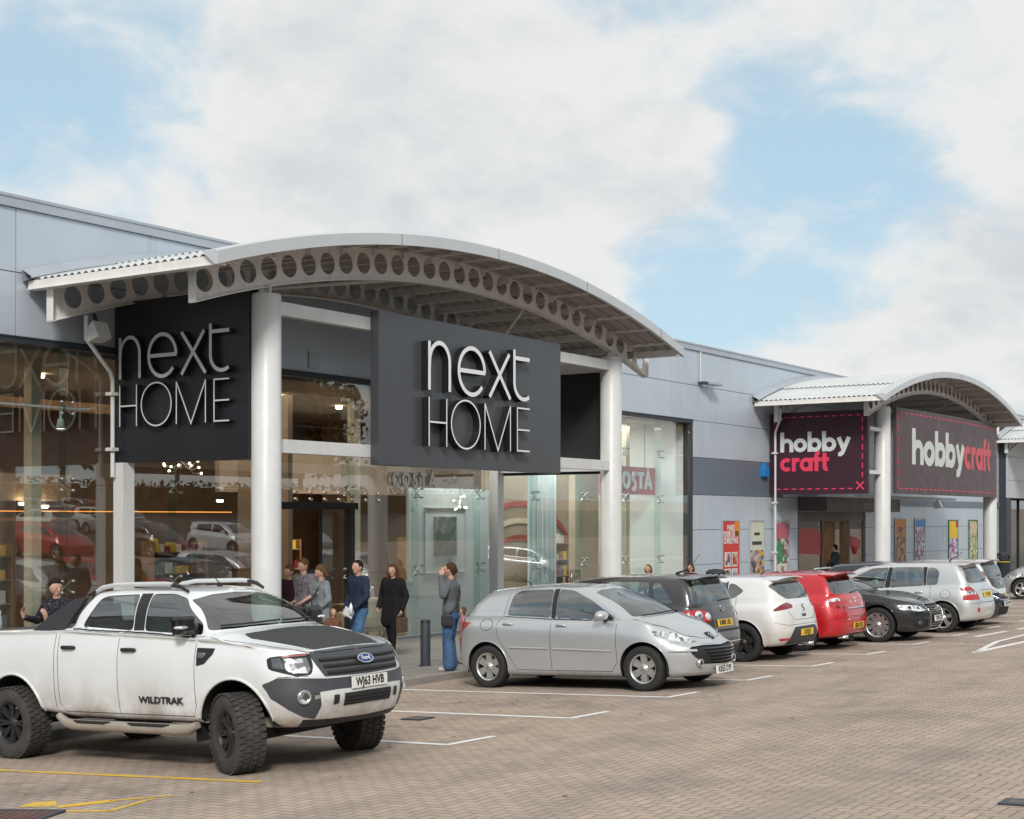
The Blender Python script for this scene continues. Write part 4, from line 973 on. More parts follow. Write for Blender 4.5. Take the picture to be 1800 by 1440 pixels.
def car(name,label,loc,heading,sp,group='cars parked nose or tail to the shop pavement',cat='car'):
    """sp: dictionary of dimensions and outlines; local x runs forward from the rear bumper"""
    L,W=sp['L'],sp['W']; T=empty(name,loc,heading,label,cat,group)
    # centre the root on the car: local x offset
    g=sp
    E=g['edge']; 
    wc=lambda w:[(0,w-.02),(L*.25,w),(L*.6,w),(L,w-.03)]
    rings=[
     dict(xr=.30,xf=L-.35,w=W-.30,z=g.get('sill',.2)+.04,dr=.4,nr=3,df=.6,nf=3),
     dict(xr=g.get('r1',.07),xf=L-g.get('f1',.10),w=W-.07,z=g.get('sillp',[(0,g.get('sill',.2)+.06),(L*.25,g.get('sill',.2)),(L*.75,g.get('sill',.2)),(L,g.get('sill',.2))]),dr=.45,nr=3,df=g.get('df',.8),nf=g.get('nf',2.4)),
     dict(xr=g.get('r2',0),xf=L,w=wc(W-.012),z=g.get('z2',.44),dr=g.get('dr',.5),nr=g.get('nr',2.9),df=g.get('df',.85),nf=g.get('nf',2.4)),
     dict(xr=g.get('r3',.01),xf=L-g.get('f3',.02),w=wc(W),z=g.get('z3',.62),dr=g.get('dr',.5),nr=g.get('nr',2.9),df=g.get('df',.85),nf=g.get('nf',2.4)),
     dict(xr=g.get('r4',.04),xf=L-g.get('f4',.10),w=wc(W-.01),z=g['shoulder'],dr=.5,nr=g.get('nr',2.9),df=g.get('df',.85),nf=g.get('nf',2.4)),
     dict(xr=g.get('r5',.07),xf=L-g.get('f5',.2),w=wc(W-.055),z=E,dr=.45,nr=g.get('nr',2.9),df=g.get('df5',.75),nf=g.get('nf5',2.3)),
    ]
    mid=[(a,b) for a,b in g['mid']]
    rings.append(dict(xr=g.get('r6',.10),xf=(L-g.get('f5',.2)+g['xc'])/2+g.get('hm',.05),w=g.get('wm',(W-.055+g['wg'])/2),z=mid,dr=.38,nr=2.9,df=.55,nf=2.4,crown=g.get('crown',.0),cx0=g['xc']))
    rings+=[
     dict(xr=g['xrb'],xf=g['xc'],w=g['wg'],z=g['gbase'],dr=g.get('drg',.28),nr=g.get('nrg',3),df=g.get('dfg',.42),nf=2.1),
     dict(xr=(g['xrb']*.5+g['xrr']*.5)-.02,xf=(g['xc']*.5+g['xh']*.5)+.04,w=(g['wg']+g['wr'])/2+.022,z=g['gmid'],dr=g.get('drg',.28)*.9,nr=3,df=.38,nf=2.2),
     dict(xr=g['xrr'],xf=g['xh'],w=g['wr'],z=g['redge'],dr=.2,nr=2.8,df=.32,nf=2.3),
     dict(xr=g['xrr']+.03,xf=g['xh']-.05,w=g['wr']-.09,z=[(a,b+.032) for a,b in g['redge']],dr=.2,nr=2.8,df=.3,nf=2.3),
     dict(xr=g['xrr']+.05,xf=g['xh']-.09,w=.001,z=g['roof'],dr=.2,nr=2.8,df=.3,nf=2.3)]
    # ring 4 and 5 are index 4,5; greenhouse base index 7
    sh=Shell(rings,dv=sp.get('dv',.035),sharp=g.get('sharp',(5,7)))
    G=bpy.data.objects  # noqa
    regs=[]
    PM=g['paint']; GL=g.get('glass',CARGLASS)
    for cx_ in g['axles']:
        r_=g.get('archr',g['wr_']+.055); zc=g['wr_']+g.get('archz',.01)
        regs.append(dict(name='hole',view='S',pts=[(cx_+r_*math.cos(2*PI*k/36),zc+r_*math.sin(2*PI*k/36)) for k in range(36)],mat=None,step=.2))
    regs+=g['regions'](PM,GL)
    # holes must win
    regs=[q for q in regs if q['name']!='hole']+[q for q in regs if q['name']=='hole']
    out=skin(sh,regs,T,PM,grid=g.get('grid',.08))
    # wheel arches
    for cx_ in g['axles']:
      for sd in(1,-1):
        mb=MB(); r_=g.get('archr',g['wr_']+.055)+.004; zc=g['wr_']+g.get('archz',.01); yo=W-.03; yi=W-.42
        q_=math.asin(max(-.9,min(.9,(zc-g.get('sill',.2)-.03)/r_)))
        mb.lathe([(r_,yi),(r_,yo)],26,(cx_,0,zc),'y',0,-q_,PI+q_); 
        vs=[(cx_,yi,zc)]+[(cx_+r_*math.cos(-q_+(PI+2*q_)*k/20),yi,zc+r_*math.sin(-q_+(PI+2*q_)*k/20)) for k in range(21)]; mb.add(vs,[(0,k,k+1) for k in range(1,21)])
        mb.v=[(a,b*sd,c) for a,b,c in mb.v]; mb.obj('wheel_arch_liner',M['blackm'],T,fix=False)
    mb=MB()
    a0,a1=g['axles']; s0=g.get('sill',.2); ar=g.get('archr',g['wr_']+.055)
    mb.box(.25,a0-ar,-W+.2,W-.2,s0+.05,s0+.12); mb.box(a0-ar,a0+ar,-W+.42,W-.42,s0+.05,s0+.3); mb.box(a0+ar,a1-ar,-W+.12,W-.12,s0-.02,s0+.1); mb.box(a1-ar,a1+ar,-W+.42,W-.42,s0,s0+.3); (mb.box(a1+ar,L-.45,-W+.3,W-.3,s0+.0,s0+.1) if L-.5>a1+ar else None)
    mb.bar((a0,-W+.1,g['wr_']),(a0,W-.1,g['wr_']),.08); mb.bar((a1,-W+.1,g['wr_']),(a1,W-.1,g['wr_']),.07)
    mb.obj('underbody',M['blackm'],T)
    # arch lips
    mb=MB()
    for cx_ in g['axles']:
        r_=g.get('archr',g['wr_']+.055); zc=g['wr_']+g.get('archz',.01)
        q=sh.line3('S',[(cx_+r_*math.cos(a),zc+r_*math.sin(a)) for a in [-.25+(PI+.5)*k/26 for k in range(27)] if zc+r_*math.sin(a)>g.get('sill',.2)+.01],.0,step=1); mb.tube(q,g.get('lip',.009),6)
    mirror_parts(mb); mb.obj('wheel_arch_lip',g.get('lipmat',PM),T)
    # panel gaps
    if g.get('gaps'):
        mb=MB(); mbc=MB()
        for (vw,pts,cl) in g['gaps']: (mb if vw=='S' else mb).tube(sh.line3(vw,pts,-.0008,cl,.06,.03 if cl else 0),.0038,5)
        mirror_parts(mb); mb.obj('panel_gap',M['blackm'],T)
    tr=g.get('track',W-.115)
    for k,cx_ in enumerate(g['axles']):
        for sd in(1,-1):
            make_wheel(T,cx_,sd*tr,g['wr_'],g.get('tw',.205),g['rim'],g['spokes'],g['rimmat'],sd,g.get('rstyle','single'),g.get('steer',0) if k==1 else 0,g.get('blocks',False),g.get('tmat'))
    # cabin
    mb=MB(); zf=g.get('floor',.32); mb.box(g['xrb']+.35,g['xc']+.1,-W+.16,W-.16,zf,zf+.06)
    xb=g['axles'][0]; mb.box(g['xrb']+.15,xb+.35,-W+.2,W-.2,zf+.3,zf+.38)
    for (x,y) in g['seats']: seat(mb,x,y,zf+.02)
    xd=g['xc']-.28; zd=smooth_interp(g['gbase'],np.array([xd]))[0]; mb.box(xd-.22,xd+.22,-g['wg']+.04,g['wg']-.04,zd-.3,zd-.06)
    mb.box(xd-.1,g['xc']+.02,-g['wg']+.12,g['wg']-.12,zd-.10,zd-.045)
    for sy in(-1,1): mb.box(g['xrb']+.5,g['xc']-.4,sy*(W-.16),sy*(W-.12),zf,zd-.06)
    mb.obj('interior',M['cabin'],T)
    mb=MB(); c=Vector((xd-.32,-.36,zd-.10)); mb.tube([c+Vector((-.06*math.sin(a),.18*math.cos(a),.17*math.sin(a))) for a in [2*PI*k/20 for k in range(21)]],.013,6,caps=False); mb.bar(c,c+Vector((.14,0,-.06)),.05); mb.bar(c+Vector((0,-.17,0)),c+Vector((0,.17,0)),.03); mb.obj('steering_wheel',M['dark'],T)
    g['extra'](T,sh,PM) if g.get('extra') else None
    return T,sh
CARGLASS=None
def carglass():
    t=NT('car glass'); t.N.remove(t.b); tr=t.n('ShaderNodeBsdfTransparent'); tr.inputs[0].default_value=(.58,.70,.66,1); gl=t.n('ShaderNodeBsdfGlossy'); gl.inputs['Roughness'].default_value=.0
    mx=t.n('ShaderNodeMixShader'); t.L.new(schlick(t,.27),mx.inputs[0]); t.L.new(tr.outputs[0],mx.inputs[1]); t.L.new(gl.outputs[0],mx.inputs[2]); t.L.new(mx.outputs[0],t.out.inputs[0]); return t.mat
CARGLASS=carglass()
M['cabin']=mat('cabin trim',(.055,.056,.058),.8,0,.25,5)
def lensmat():
    t=NT('clear lamp lens'); v=t.obj(); vo=t.n('ShaderNodeTexVoronoi'); vo.inputs['Scale'].default_value=15; t.L.new(v,vo.inputs['Vector']); s_=t.n('ShaderNodeSeparateColor'); t.L.new(vo.outputs['Color'],s_.inputs[0])
    c=t.mix(t.ramp(s_.outputs[0],.25,.6),(.16,.17,.18),(.78,.80,.82)); t.L.new(c,t.b.inputs['Base Color']); t.b.inputs['Metallic'].default_value=.35; t.b.inputs['Roughness'].default_value=.2; t.b.inputs['Coat Weight'].default_value=1; return t.mat
M['lens']=lensmat()
M['lensd']=mat('smoked lamp',(.10,.11,.12),.12,.4,.3,20,coat=1)
M['tail']=mat('red lamp lens',(.42,.010,.014),.15,0,.25,18,coat=1)
M['taild']=mat('dark red lamp lens',(.20,.006,.009),.15,0,.25,18,coat=1)
M['amber']=mat('amber lens',(.7,.2,.02),.2,0,.1,coat=1)
M['silverrim']=mat('silver alloy',(.58,.58,.57),.28,.75,.06,10)
M['blackrim']=mat('black alloy',(.035,.035,.037),.35,.3,.2,12)
def rg(name,view,pts,m_,split=False,off=0.,rnd=.03,key=None,step=.05):
    d=dict(name=name,view=view,pts=pts,mat=m_,split=split,off=off,rnd=rnd,step=step)
    if key: d['key']=key
    return d
def door_handles(T,sh,pts,m_,w=.17):
    for (x,z) in pts:
        for sd in(1,-1):
            p,n=sh.pt('S',(x,z),.028); p2,_=sh.pt('S',(x,z),.0); mb=MB()
            mb.tube([p+Vector((-w/2,0,0))-n*.022,p+Vector((-w*.36,0,.004)),p+Vector((w*.36,0,.004)),p+Vector((w/2,0,0))-n*.022],[.010,.014,.014,.010],8)
            mb.v=[(a,b*sd,c) for a,b,c in mb.v]; mb.obj('door_handle',m_,T)
def mirrors(T,sh,x,z,m_,s=1.,cap=None,y=None):
    for sd in(1,-1):
        p,n=sh.pt('S',(x,z),0); q=p+Vector((.02,.16*s,.05)); mb=MB(); mb.ball(q,(.105*s,.125*s,.072*s),18,12)
        mb.v=[(a if a>q.x-.045 else q.x-.045,b*sd,c) for a,b,c in mb.v]; o=mb.obj('door_mirror',m_,T)
        mb=MB(); mb.bar(p+Vector((0,-.02,-.01)),q+Vector((0,-.04,-.03)),.06,.035); mb.v=[(a,b*sd,c) for a,b,c in mb.v]; mb.obj('mirror_foot',M['dark'],o)
        if cap:
            mb=MB(); mb.ball(q+Vector((.012,.07*s,.01)),(.068*s,.055*s,.028*s),10,7); mb.v=[(a,b*sd,c) for a,b,c in mb.v]; mb.obj('indicator',cap,o)
def wipers(T,sh,segs,m_=None):
    for a,b in segs:
        mb=MB(); n=6; P=[]
        for k in range(n+1):
            y=a[1]+(b[1]-a[1])*k/n; z=a[0]+(b[0]-a[0])*k/n; pp,nn=sh.pt('F' if a[2] else 'R',(abs(y),z),.02); P.append(Vector((pp.x,math.copysign(pp.y,y) if abs(y)>1e-3 else 0,pp.z)))
        mb.tube(P,.009,6); mb.obj('wiper',m_ or M['blackm'],T)
def badge(T,sh,view,p,r,m_,name='badge',shape=None,off=.004):
    c,n=sh.pt(view,p,off); c.y=0 if abs(p[0])<.01 and view in 'FR' else c.y; n=Vector((n.x,0,n.z)).normalized() if c.y==0 else n
    right=Vector((0,0,1)).cross(n).normalized(); up=n.cross(right); mb=MB(); 
    if shape is None: shape=[(r*math.cos(2*PI*k/28),r*math.sin(2*PI*k/28)) for k in range(28)]
    vs=[c+right*a+up*b-n*.004 for a,b in shape]+[c+right*a+up*b+n*.006 for a,b in shape]; k=len(shape)
    mb.add(vs,[tuple(range(k))[::-1],tuple(range(k,2*k))]+[(i,(i+1)%k,k+(i+1)%k,k+i) for i in range(k)]); o=mb.obj(name,m_,T); return o,frame(c+n*.007,right,up)
def ringmesh(mb,fr_,cx,cy,r,w,d=.003):
    pts=arc(cx,cy,r,r,0,346,26); ribbon(mb,pts,w,fr_,d,0,0,True)
def grille(T,sh,zs,y,m_,r=.008,off=-.012,name='grille_slat'):
    mb=MB()
    for z in zs:
        yy=y(z) if callable(y) else y
        q=sh.line3('F',[(0,z),(yy,z)],off,False,.06); mb.tube(q,r,6)
    mirror_parts(mb); mb.obj(name,m_,T)
def rear_common(sp): pass
PI_H=PI/2
def place(T,x,y,rz):
    """stand the car on the sloping ground: rz +90 deg nose to the shops, -90 deg nose out"""
    T.location=(x,y,gz(y)); T.rotation_euler=(0,-math.atan(SL)*(-1 if rz>0 else 1)*1.0,rz)
# ---------------- silver hatchback, nose out
def spec_silver():
    P=paint('silver paint',(.50,.515,.53),.55,.34,.25)
    d=dict(L=4.2,W=.873,axles=(.72,3.33),wr_=.312,rim=.208,spokes=6,rimmat=M['silverrim'],rstyle='wide',paint=P,
     edge=[(0,.98),(.3,1.0),(1.0,.985),(2.9,.925),(3.3,.885),(3.8,.76),(4.0,.70)],shoulder=[(0,.86),(.5,.88),(3,.80),(3.6,.72),(4.1,.60)],
     mid=[(0,1.03),(1,1.025),(2.9,.965),(3.3,.955),(3.6,.905),(3.9,.80)],xc=3.36,xh=2.46,xrb=.20,xrr=.52,wg=.74,wr=.565,
     gbase=[(.2,1.07),(1,1.055),(1.8,1.01),(2.8,.975),(3.1,1.0),(3.3,1.02)],gmid=[(.2,1.23),(.6,1.25),(1.8,1.25),(2.6,1.22),(3.0,1.205)],
     redge=[(.4,1.36),(.8,1.41),(1.6,1.445),(2.2,1.415),(2.45,1.375)],roof=[(.4,1.42),(1.0,1.48),(1.7,1.505),(2.2,1.475),(2.4,1.44)],crown=.03,
     seats=[(2.35,.36),(2.35,-.36),(1.4,.38),(1.4,-.38),(1.4,0)],f5=.24,f4=.12,z3=.58,nf=2.2,nf5=2.1)
    def regs(P,GL):
        return [rg('door','S',[(2.92,.99),(2.93,.40),(2.84,.27),(1.853,.27),(1.853,1.02)],P,True,key='d1',rnd=.06),
         rg('door','S',[(1.837,1.02),(1.837,.27),(1.24,.28),(1.13,.46),(.93,.76),(.90,.92),(.97,1.06)],P,True,key='d2',rnd=.05),
         rg('side_window','S',[(1.03,1.06),(1.09,1.35),(1.20,1.415),(1.78,1.425),(1.79,1.02)],GL,True,key='w1',rnd=.05,off=-.004),
         rg('side_window','S',[(1.88,1.015),(1.88,1.425),(2.12,1.40),(2.46,1.255),(2.84,1.02),(2.83,.985)],GL,True,key='w2',rnd=.05,off=-.004),
         rg('pillar_trim','S',[(1.795,1.02),(1.785,1.43),(1.875,1.43),(1.875,1.015)],M['dark'],True,rnd=0),
         rg('windscreen','F',[(-.05,1.035),(.40,1.032),(.665,1.02),(.60,1.16),(.49,1.365),(.3,1.395),(-.05,1.41)],GL,rnd=.03),
         rg('rear_window','R',[(-.05,1.09),(.5,1.09),(.61,1.10),(.50,1.35),(-.05,1.38)],GL,rnd=.04),
         rg('headlight','F',[(.795,.835),(.62,.80),(.47,.725),(.41,.655),(.54,.650),(.70,.69),(.812,.775)],M['lens'],True,rnd=.03),
         rg('grille','F',[(-.05,.595),(.40,.61),(.60,.60),(.635,.56),(.60,.48),(.46,.355),(-.05,.335)],M['blackm'],off=-.02,rnd=.03),
         rg('tail_light','S',[(.43,.965),(.06,.985),(.03,.78),(.20,.80)],M['tail'],True,rnd=.03)]
    d['regions']=regs
    d['gaps']=[('S',[(2.92,.99),(2.93,.40),(2.84,.27),(1.845,.27),(1.845,1.0)],False),('S',[(1.845,.27),(1.24,.28),(1.13,.46),(.93,.76),(.90,.92),(.97,1.06),(1.03,1.38)],False),('T',[(3.02,.74),(3.45,.69),(3.82,.50),(3.96,.25),(3.99,0)],False),('S',[(3.62,.62),(3.72,.66),(3.95,.66)],False),('S',[(.72+.115*math.cos(a),.93+.085*math.sin(a)) for a in [2*PI*k/14 for k in range(14)]],True),('R',[(0,.62),(.55,.62),(.66,.9),(.66,1.08)],False)]
    def extra(T,sh,P):
        grille(T,sh,[.38,.425,.47,.515,.56],lambda z:.30+.13*(z-.35)/.2,M['gloss'],.009,-.004)
        mb=MB(); 
        for zz in(.60,): mb.tube(sh.line3('F',[(.0,.615),(.42,.625)],.0,False),.007,6)
        mirror_parts(mb); mb.obj('grille_trim',M['chrome'],T)
        for sd in(1,-1):
            # side plastic cheek of the grille
            p,n=sh.pt('F',(.50,.375),.012); mb=MB(); mb.lathe([(0,.0),(.034,.004),(.05,.018),(.056,.018),(.058,-.03)],20,(0,0,0),'x'); m4=Matrix.Translation((p.x,p.y*sd,p.z)); mb.v=[tuple(m4@Vector(v)) for v in mb.v]; mb.obj('fog_light',M['chrome'],T)
            p2=p+Vector((.008,0,0)); mb=MB(); mb.ball((p2.x,p2.y*sd,p2.z),(.012,.034,.034)); mb.obj('fog_lens',M['gloss'],T)
            mb=MB()
            for (yy,zz,r) in((.735,.785,.042),(.62,.735,.038),(.51,.685,.028)):
                q,n=sh.pt('F',(yy,zz),-.002); mb.lathe([(0,.004),(r*.55,.006),(r*.8,-.002),(r,.004)],18,(q.x,q.y*sd,q.z),'x')
            mb.obj('headlight_reflector',M['chrome'],T)
            mb=MB(); mb.tube([Vector((a.x,a.y*sd,a.z)) for a in sh.line3('S',[(1.14,.60),(1.80,.585)],.004,False)],.014,7); mb.tube([Vector((a.x,a.y*sd,a.z)) for a in sh.line3('S',[(1.88,.583),(2.86,.555)],.004,False)],.014,7); mb.obj('door_moulding',P,T)
            mb=MB(); mb.tube([Vector((a.x,a.y*sd,a.z)) for a in sh.line3('S',[(3.70,.55),(3.78,.555),(4.02,.545)],.004,False)],[.012,.024,.024,.02][:2]+[.022]*(len(sh.line3('S',[(3.70,.55),(3.78,.555),(4.02,.545)],.004,False))-2),8); mb.obj('bumper_moulding',P,T)
            mb=MB(); mb.tube([Vector((a.x,a.y*sd,a.z)) for a in sh.line3('S',[(1.0,1.045),(1.8,1.0),(2.86,.97)],.002,False)],.006,6); mb.obj('window_seal',M['dark'],T)
        door_handles(T,sh,[(1.10,.93),(2.02,.905)],P); mirrors(T,sh,2.70,1.0,P)
        wipers(T,sh,[((1.05,.02,True),(1.02,-.58,True)),((1.05,.5,True),(1.045,.0,True))])
        plate(T,'KR55 DYF',M['wplate'],sh.pt('F',(0,.265),.014)[0],(1,0,.08))
        o,f_=badge(T,sh,'F',(0,.715),.07,M['blackm'],shape=[(-.07,.075),(.07,.075),(.075,.03),(.03,-.055),(0,-.075),(-.03,-.055),(-.075,.03)])
        mb=MB()
        for s_ in([(-.035,-.03),(-.01,.0),(-.02,.035),(.015,.045)],[(-.01,.0),(.03,.015),(.045,.04)],[(0,.0),(.02,-.03),(.0,-.05)],[(-.03,.03),(-.045,.01)]): ribbon(mb,s_,.013,f_,.003,0,0)
        mb.obj('emblem',M['chrome'],o,fix=False)
        a=MB(); a.tube([(1.0,0,1.49),(.93,0,1.53),(.68,0,1.66)],[.012,.006,.004],6); a.obj('aerial',M['blackm'],T)
    d['extra']=extra; return d
T,sh=car('hatchback_car','silver five-door hatchback parked nose out beside the woman in jeans',(0,0,0),0,spec_silver())
place(T,18.52,13.06,-PI/2)
CARS={'silver':T}
# ---------------- generic rear-view hatch builder
def spec_hatch(P,L,W,H,zb,**k):
    """zb: belt height"""
    xh=k.get('xh',2.45); xc=k.get('xc',3.35)
    d=dict(L=L,W=W,axles=k.get('axles',(.70,.70+2.55)),wr_=k.get('wr_',.315),rim=k.get('rim',.21),spokes=k.get('spokes',5),rimmat=k.get('rimmat',M['silverrim']),rstyle=k.get('rstyle','single'),paint=P,
     edge=[(0,zb-.02),(1.0,zb-.03),(2.9,zb-.08),(3.3,zb-.11),(3.8,zb-.22),(4.0,zb-.27)],shoulder=[(0,zb-.14),(.5,zb-.13),(3,zb-.17),(3.6,zb-.25),(4.1,zb-.36)],
     mid=[(0,zb+.02),(2.9,zb-.03),(3.4,zb-.04),(3.9,zb-.16)],xc=xc,xh=xh,xrb=k.get('xrb',.16),xrr=k.get('xrr',.42),wg=k.get('wg',W-.12),wr=k.get('wr',.59),
     gbase=[(0,zb+.05),(1,zb+.04),(2.8,zb),(3.3,zb+.03)],gmid=[(0,(zb+H)/2-.01),(3.1,(zb+H)/2-.03)],
     redge=[(.2,H-.12),(.7,H-.085),(1.6,H-.065),(2.2,H-.095),(2.5,H-.13)],roof=[(.2,H-.06),(.9,H-.01),(1.6,H),(2.2,H-.03),(2.5,H-.07)],
     seats=[(2.35,.36),(2.35,-.36),(1.4,.38),(1.4,-.38),(1.4,0)],z3=.60,nr=3.2,dr=.42)
    d.update(k.get('over',{})); return d
def side_glass(cols,GL,P=None):
    return [rg('side_window','S',q,GL,True,key='w%d'%i,rnd=.05,off=-.003) for i,q in enumerate(cols)]
def spoiler(T,sh,x0,x1,y,z,m_,th=.02):
    mb=MB(); n=12; vs=[];fs=[]
    for i in range(n+1):
        u=-1+2*i/n; yy=y*u; dz=-.045*u*u; cx=.06*u*u
        vs+=[(x1,yy,z+.012+dz),(x0+cx,yy,z-.012+dz),(x0+cx,yy,z-.012+dz-th),(x1,yy,z-.04+dz)]
    for i in range(n):
        for q in range(4): fs.append((4*i+q,4*i+(q+1)%4,4*i+4+(q+1)%4,4*i+4+q))
    fs+=[(0,1,2,3),(4*n+3,4*n+2,4*n+1,4*n)]; mb.add(vs,fs); mb.obj('roof_spoiler',m_,T,bevel=.004)
def rear_text(T,sh,txt,y,z,size,m_,name='tailgate_lettering'):
    p,n=sh.pt('R',(max(abs(y),.001),z),.004); n=Vector((n.x,0,n.z)).normalized(); p.y=y
    right=Vector((0,0,1)).cross(n).normalized(); up=n.cross(right); text_obj(txt,name,m_,T,size,frame(p,right,up),.002,1.,.002)
def rear_plate(T,sh,txt,z,y=0,m_=None): p,n=sh.pt('R',(.001,z),.012); p.y=y; plate(T,txt,m_ or M['yplate'],p,(n.x,0,n.z))
def discs(T,sh,view,lst,m_,name='lamp_lens',sg=(1,-1)):
    for (y,z,r) in lst:
        for sd in sg:
            p,n=sh.pt(view,(y,z),.003); mb=MB(); q=Matrix.Translation(p)@n.to_track_quat('Z','Y').to_matrix().to_4x4()
            mb.lathe([(0,.008),(r*.7,.007),(r*.93,.003),(r,-.004)],22); mb.v=[tuple(q@Vector(v)) for v in mb.v]; mb.v=[(a,b*sd,c) for a,b,c in mb.v]; mb.obj(name,m_,T)
# ---- tall dark grey hatch (tail out)
def mk_grey():
    P=paint('dark grey metallic',(.052,.049,.050),.5,.3,.5)
    d=spec_hatch(P,4.2,.88,1.56,1.0,xh=2.7,xc=3.5,xrr=.30,xrb=.12,axles=(.80,3.38),wr=.62,wg=.77,rimmat=M['silverrim'],wr_=.32)
    d['regions']=lambda P,GL: side_glass([[(.62,1.10),(.53,1.11),(.80,1.42),(.93,1.43),(.86,1.13)],[(.95,1.10),(1.0,1.44),(1.78,1.46),(1.80,1.07)],[(1.86,1.07),(1.85,1.46),(2.55,1.41),(2.98,1.10),(2.96,1.04)]],GL)+[
      rg('rear_window','R',[(-.05,1.09),(.66,1.09),(.70,1.12),(.60,1.42),(-.05,1.45)],GL,rnd=.05),
      rg('windscreen','F',[(-.05,1.06),(.68,1.05),(.52,1.42),(-.05,1.46)],GL,rnd=.04),
      rg('tail_light','R',[(.80,.985),(.60,.99),(.40,.93),(.40,.80),(.60,.79),(.855,.85)],M['tail'],True,rnd=.05),
      rg('bumper_insert','R',[(-.05,.66),(.6,.66),(.6,.62),(-.05,.62)],M['dark'],rnd=0),
      rg('rear_valance','R',[(-.05,.40),(.78,.40),(.8,.18),(-.05,.18)],M['dark'],rnd=0)]
    d['gaps']=[('R',[(0,.655),(.62,.66),(.70,.78),(.735,1.05),(.62,1.47)],False),('S',[(1.83,1.05),(1.83,.28),(1.2,.29),(1.05,.6),(.92,.8),(.93,1.08)],False)]
    def extra(T,sh,P):
        discs(T,sh,'R',[(.66,.90,.075),(.48,.88,.062)],M['lens']); spoiler(T,sh,.17,.50,.60,1.52,P); rear_plate(T,sh,'KM08 LRU',.76)
        o,f_=badge(T,sh,'R',(0,.985),.055,M['chrome']); mb=MB(); ribbon(mb,[(-.03,.03),(-.012,-.03),(0,.0),(.012,-.03),(.03,.03)],.008,f_,.003,0,0); mb.obj('emblem',M['blackm'],o,fix=False)
        wipers(T,sh,[((1.11,-.05,False),(1.12,-.45,False))]); mb=MB(); mb.tube([(.85,0,1.55),(.6,0,1.62),(.42,0,1.85)],[.02,.006,.004],6); mb.obj('aerial',M['blackm'],T)
        pass
        mb=MB(); mb.tube([Vector((q.x,q.y,q.z)) for q in sh.line3('R',[(0,.45),(.7,.45)],.0)],.012,6); mirror_parts(mb); mb.obj('bumper_trim',M['chrome'],T); door_handles(T,sh,[(1.15,.95),(2.1,.93)],P)
    d['extra']=extra
    T,sh=car('hatchback_car','tall dark grey hatchback parked tail out between the silver and the white hatchback',(0,0,0),0,d); place(T,21.0,10.05,PI/2); return T
CARS['grey']=mk_grey()
# ---- white hatch (tail out)
def mk_white():
    P=paint('white paint',(.72,.725,.72),0,.3,0,.35)
    d=spec_hatch(P,4.32,.884,1.46,.97,xh=2.6,xc=3.45,xrr=.30,xrb=.14,axles=(.80,3.38),wr=.60,wg=.75,rimmat=M['blackrim'],wr_=.325,rim=.225,spokes=5,rstyle='wide',over=dict(gbase=[(0,1.05),(.6,1.1),(1,1.08),(2.8,.97),(3.4,1.0)],sill=.22))
    d['regions']=lambda P,GL: side_glass([[(.80,1.19),(.97,1.07),(1.12,1.06),(1.09,1.33),(.98,1.31)],[(1.14,1.06),(1.12,1.34),(1.8,1.37),(1.82,1.0)],[(1.88,1.0),(1.87,1.37),(2.5,1.30),(2.93,1.0),(2.9,.98)]],GL)+[
      rg('rear_window','R',[(-.05,1.03),(.46,1.035),(.60,1.12),(.67,1.26),(.58,1.31),(-.05,1.34)],GL,rnd=.06),
      rg('windscreen','F',[(-.05,1.03),(.66,1.02),(.50,1.33),(-.05,1.38)],GL,rnd=.04),
      rg('tail_light','R',[(.80,.87),(.66,.95),(.48,.985),(.37,.93),(.40,.885),(.82,.84)],M['taild'],True,rnd=.04),
      rg('diffuser','R',[(-.05,.565),(.42,.565),(.50,.50),(.64,.30),(.60,.19),(-.05,.19)],M['charcoal'],rnd=.03),
      rg('fog_reflector','R',[(.56,.385),(.78,.385),(.76,.34),(.57,.345)],M['tail'],True,rnd=.01)]
    d['gaps']=[('R',[(0,.68),(.40,.68),(.52,.80),(.56,.9)],False),('S',[(1.85,.98),(1.85,.28),(1.25,.29),(1.08,.6),(.92,.8),(.93,1.1)],False),('R',[(0,.60),(.45,.60),(.62,.60),(.88,.66)],False)]
    def extra(T,sh,P):
        spoiler(T,sh,.20,.52,.57,1.425,P); rear_plate(T,sh,'S18 JJX',.46)
        mb=MB(); p,n=sh.pt('R',(.001,.875),.006); f_=frame(Vector((p.x,0,p.z)),(0,-1,0),Vector((-n.z*n.x,0,1)).normalized()); ribbon(mb,[(.035,.05),(-.02,.05),(-.035,.028),(-.02,.005),(.02,-.005),(.035,-.028),(.02,-.05),(-.035,-.05)],.014,f_,.004,0,0); mb.obj('emblem',M['dark'],T,fix=False)
        rear_text(T,sh,'LEON',.02,.745,.065,M['dark']); wipers(T,sh,[((1.05,-.02,False),(1.10,-.42,False))],M['dark'])
        for yy in(.36,): 
            mb=MB(); mb.lathe([(.028,-.10),(.033,-.10),(.033,.1)],14,(.12,-yy,.24),'x'); mb.obj('exhaust',M['chrome'],T)
        mb=MB(); mb.tube([(.8,0,1.455),(.72,0,1.50),(.62,0,1.53)],[.014,.008,.005],6); mb.obj('aerial',M['blackm'],T)
        mb=MB(); q=sh.line3('S',[(1.12,.96),(1.125,1.35)],.001); mb.tube(q,.016,6); mirror_parts(mb); mb.obj('pillar_trim',M['dark'],T)
    d['extra']=extra
    T,sh=car('hatchback_car','white hatchback with dark wheels parked tail out beside the red hatchback',(0,0,0),0,d); place(T,23.42,9.72,PI/2); return T
CARS['white']=mk_white()
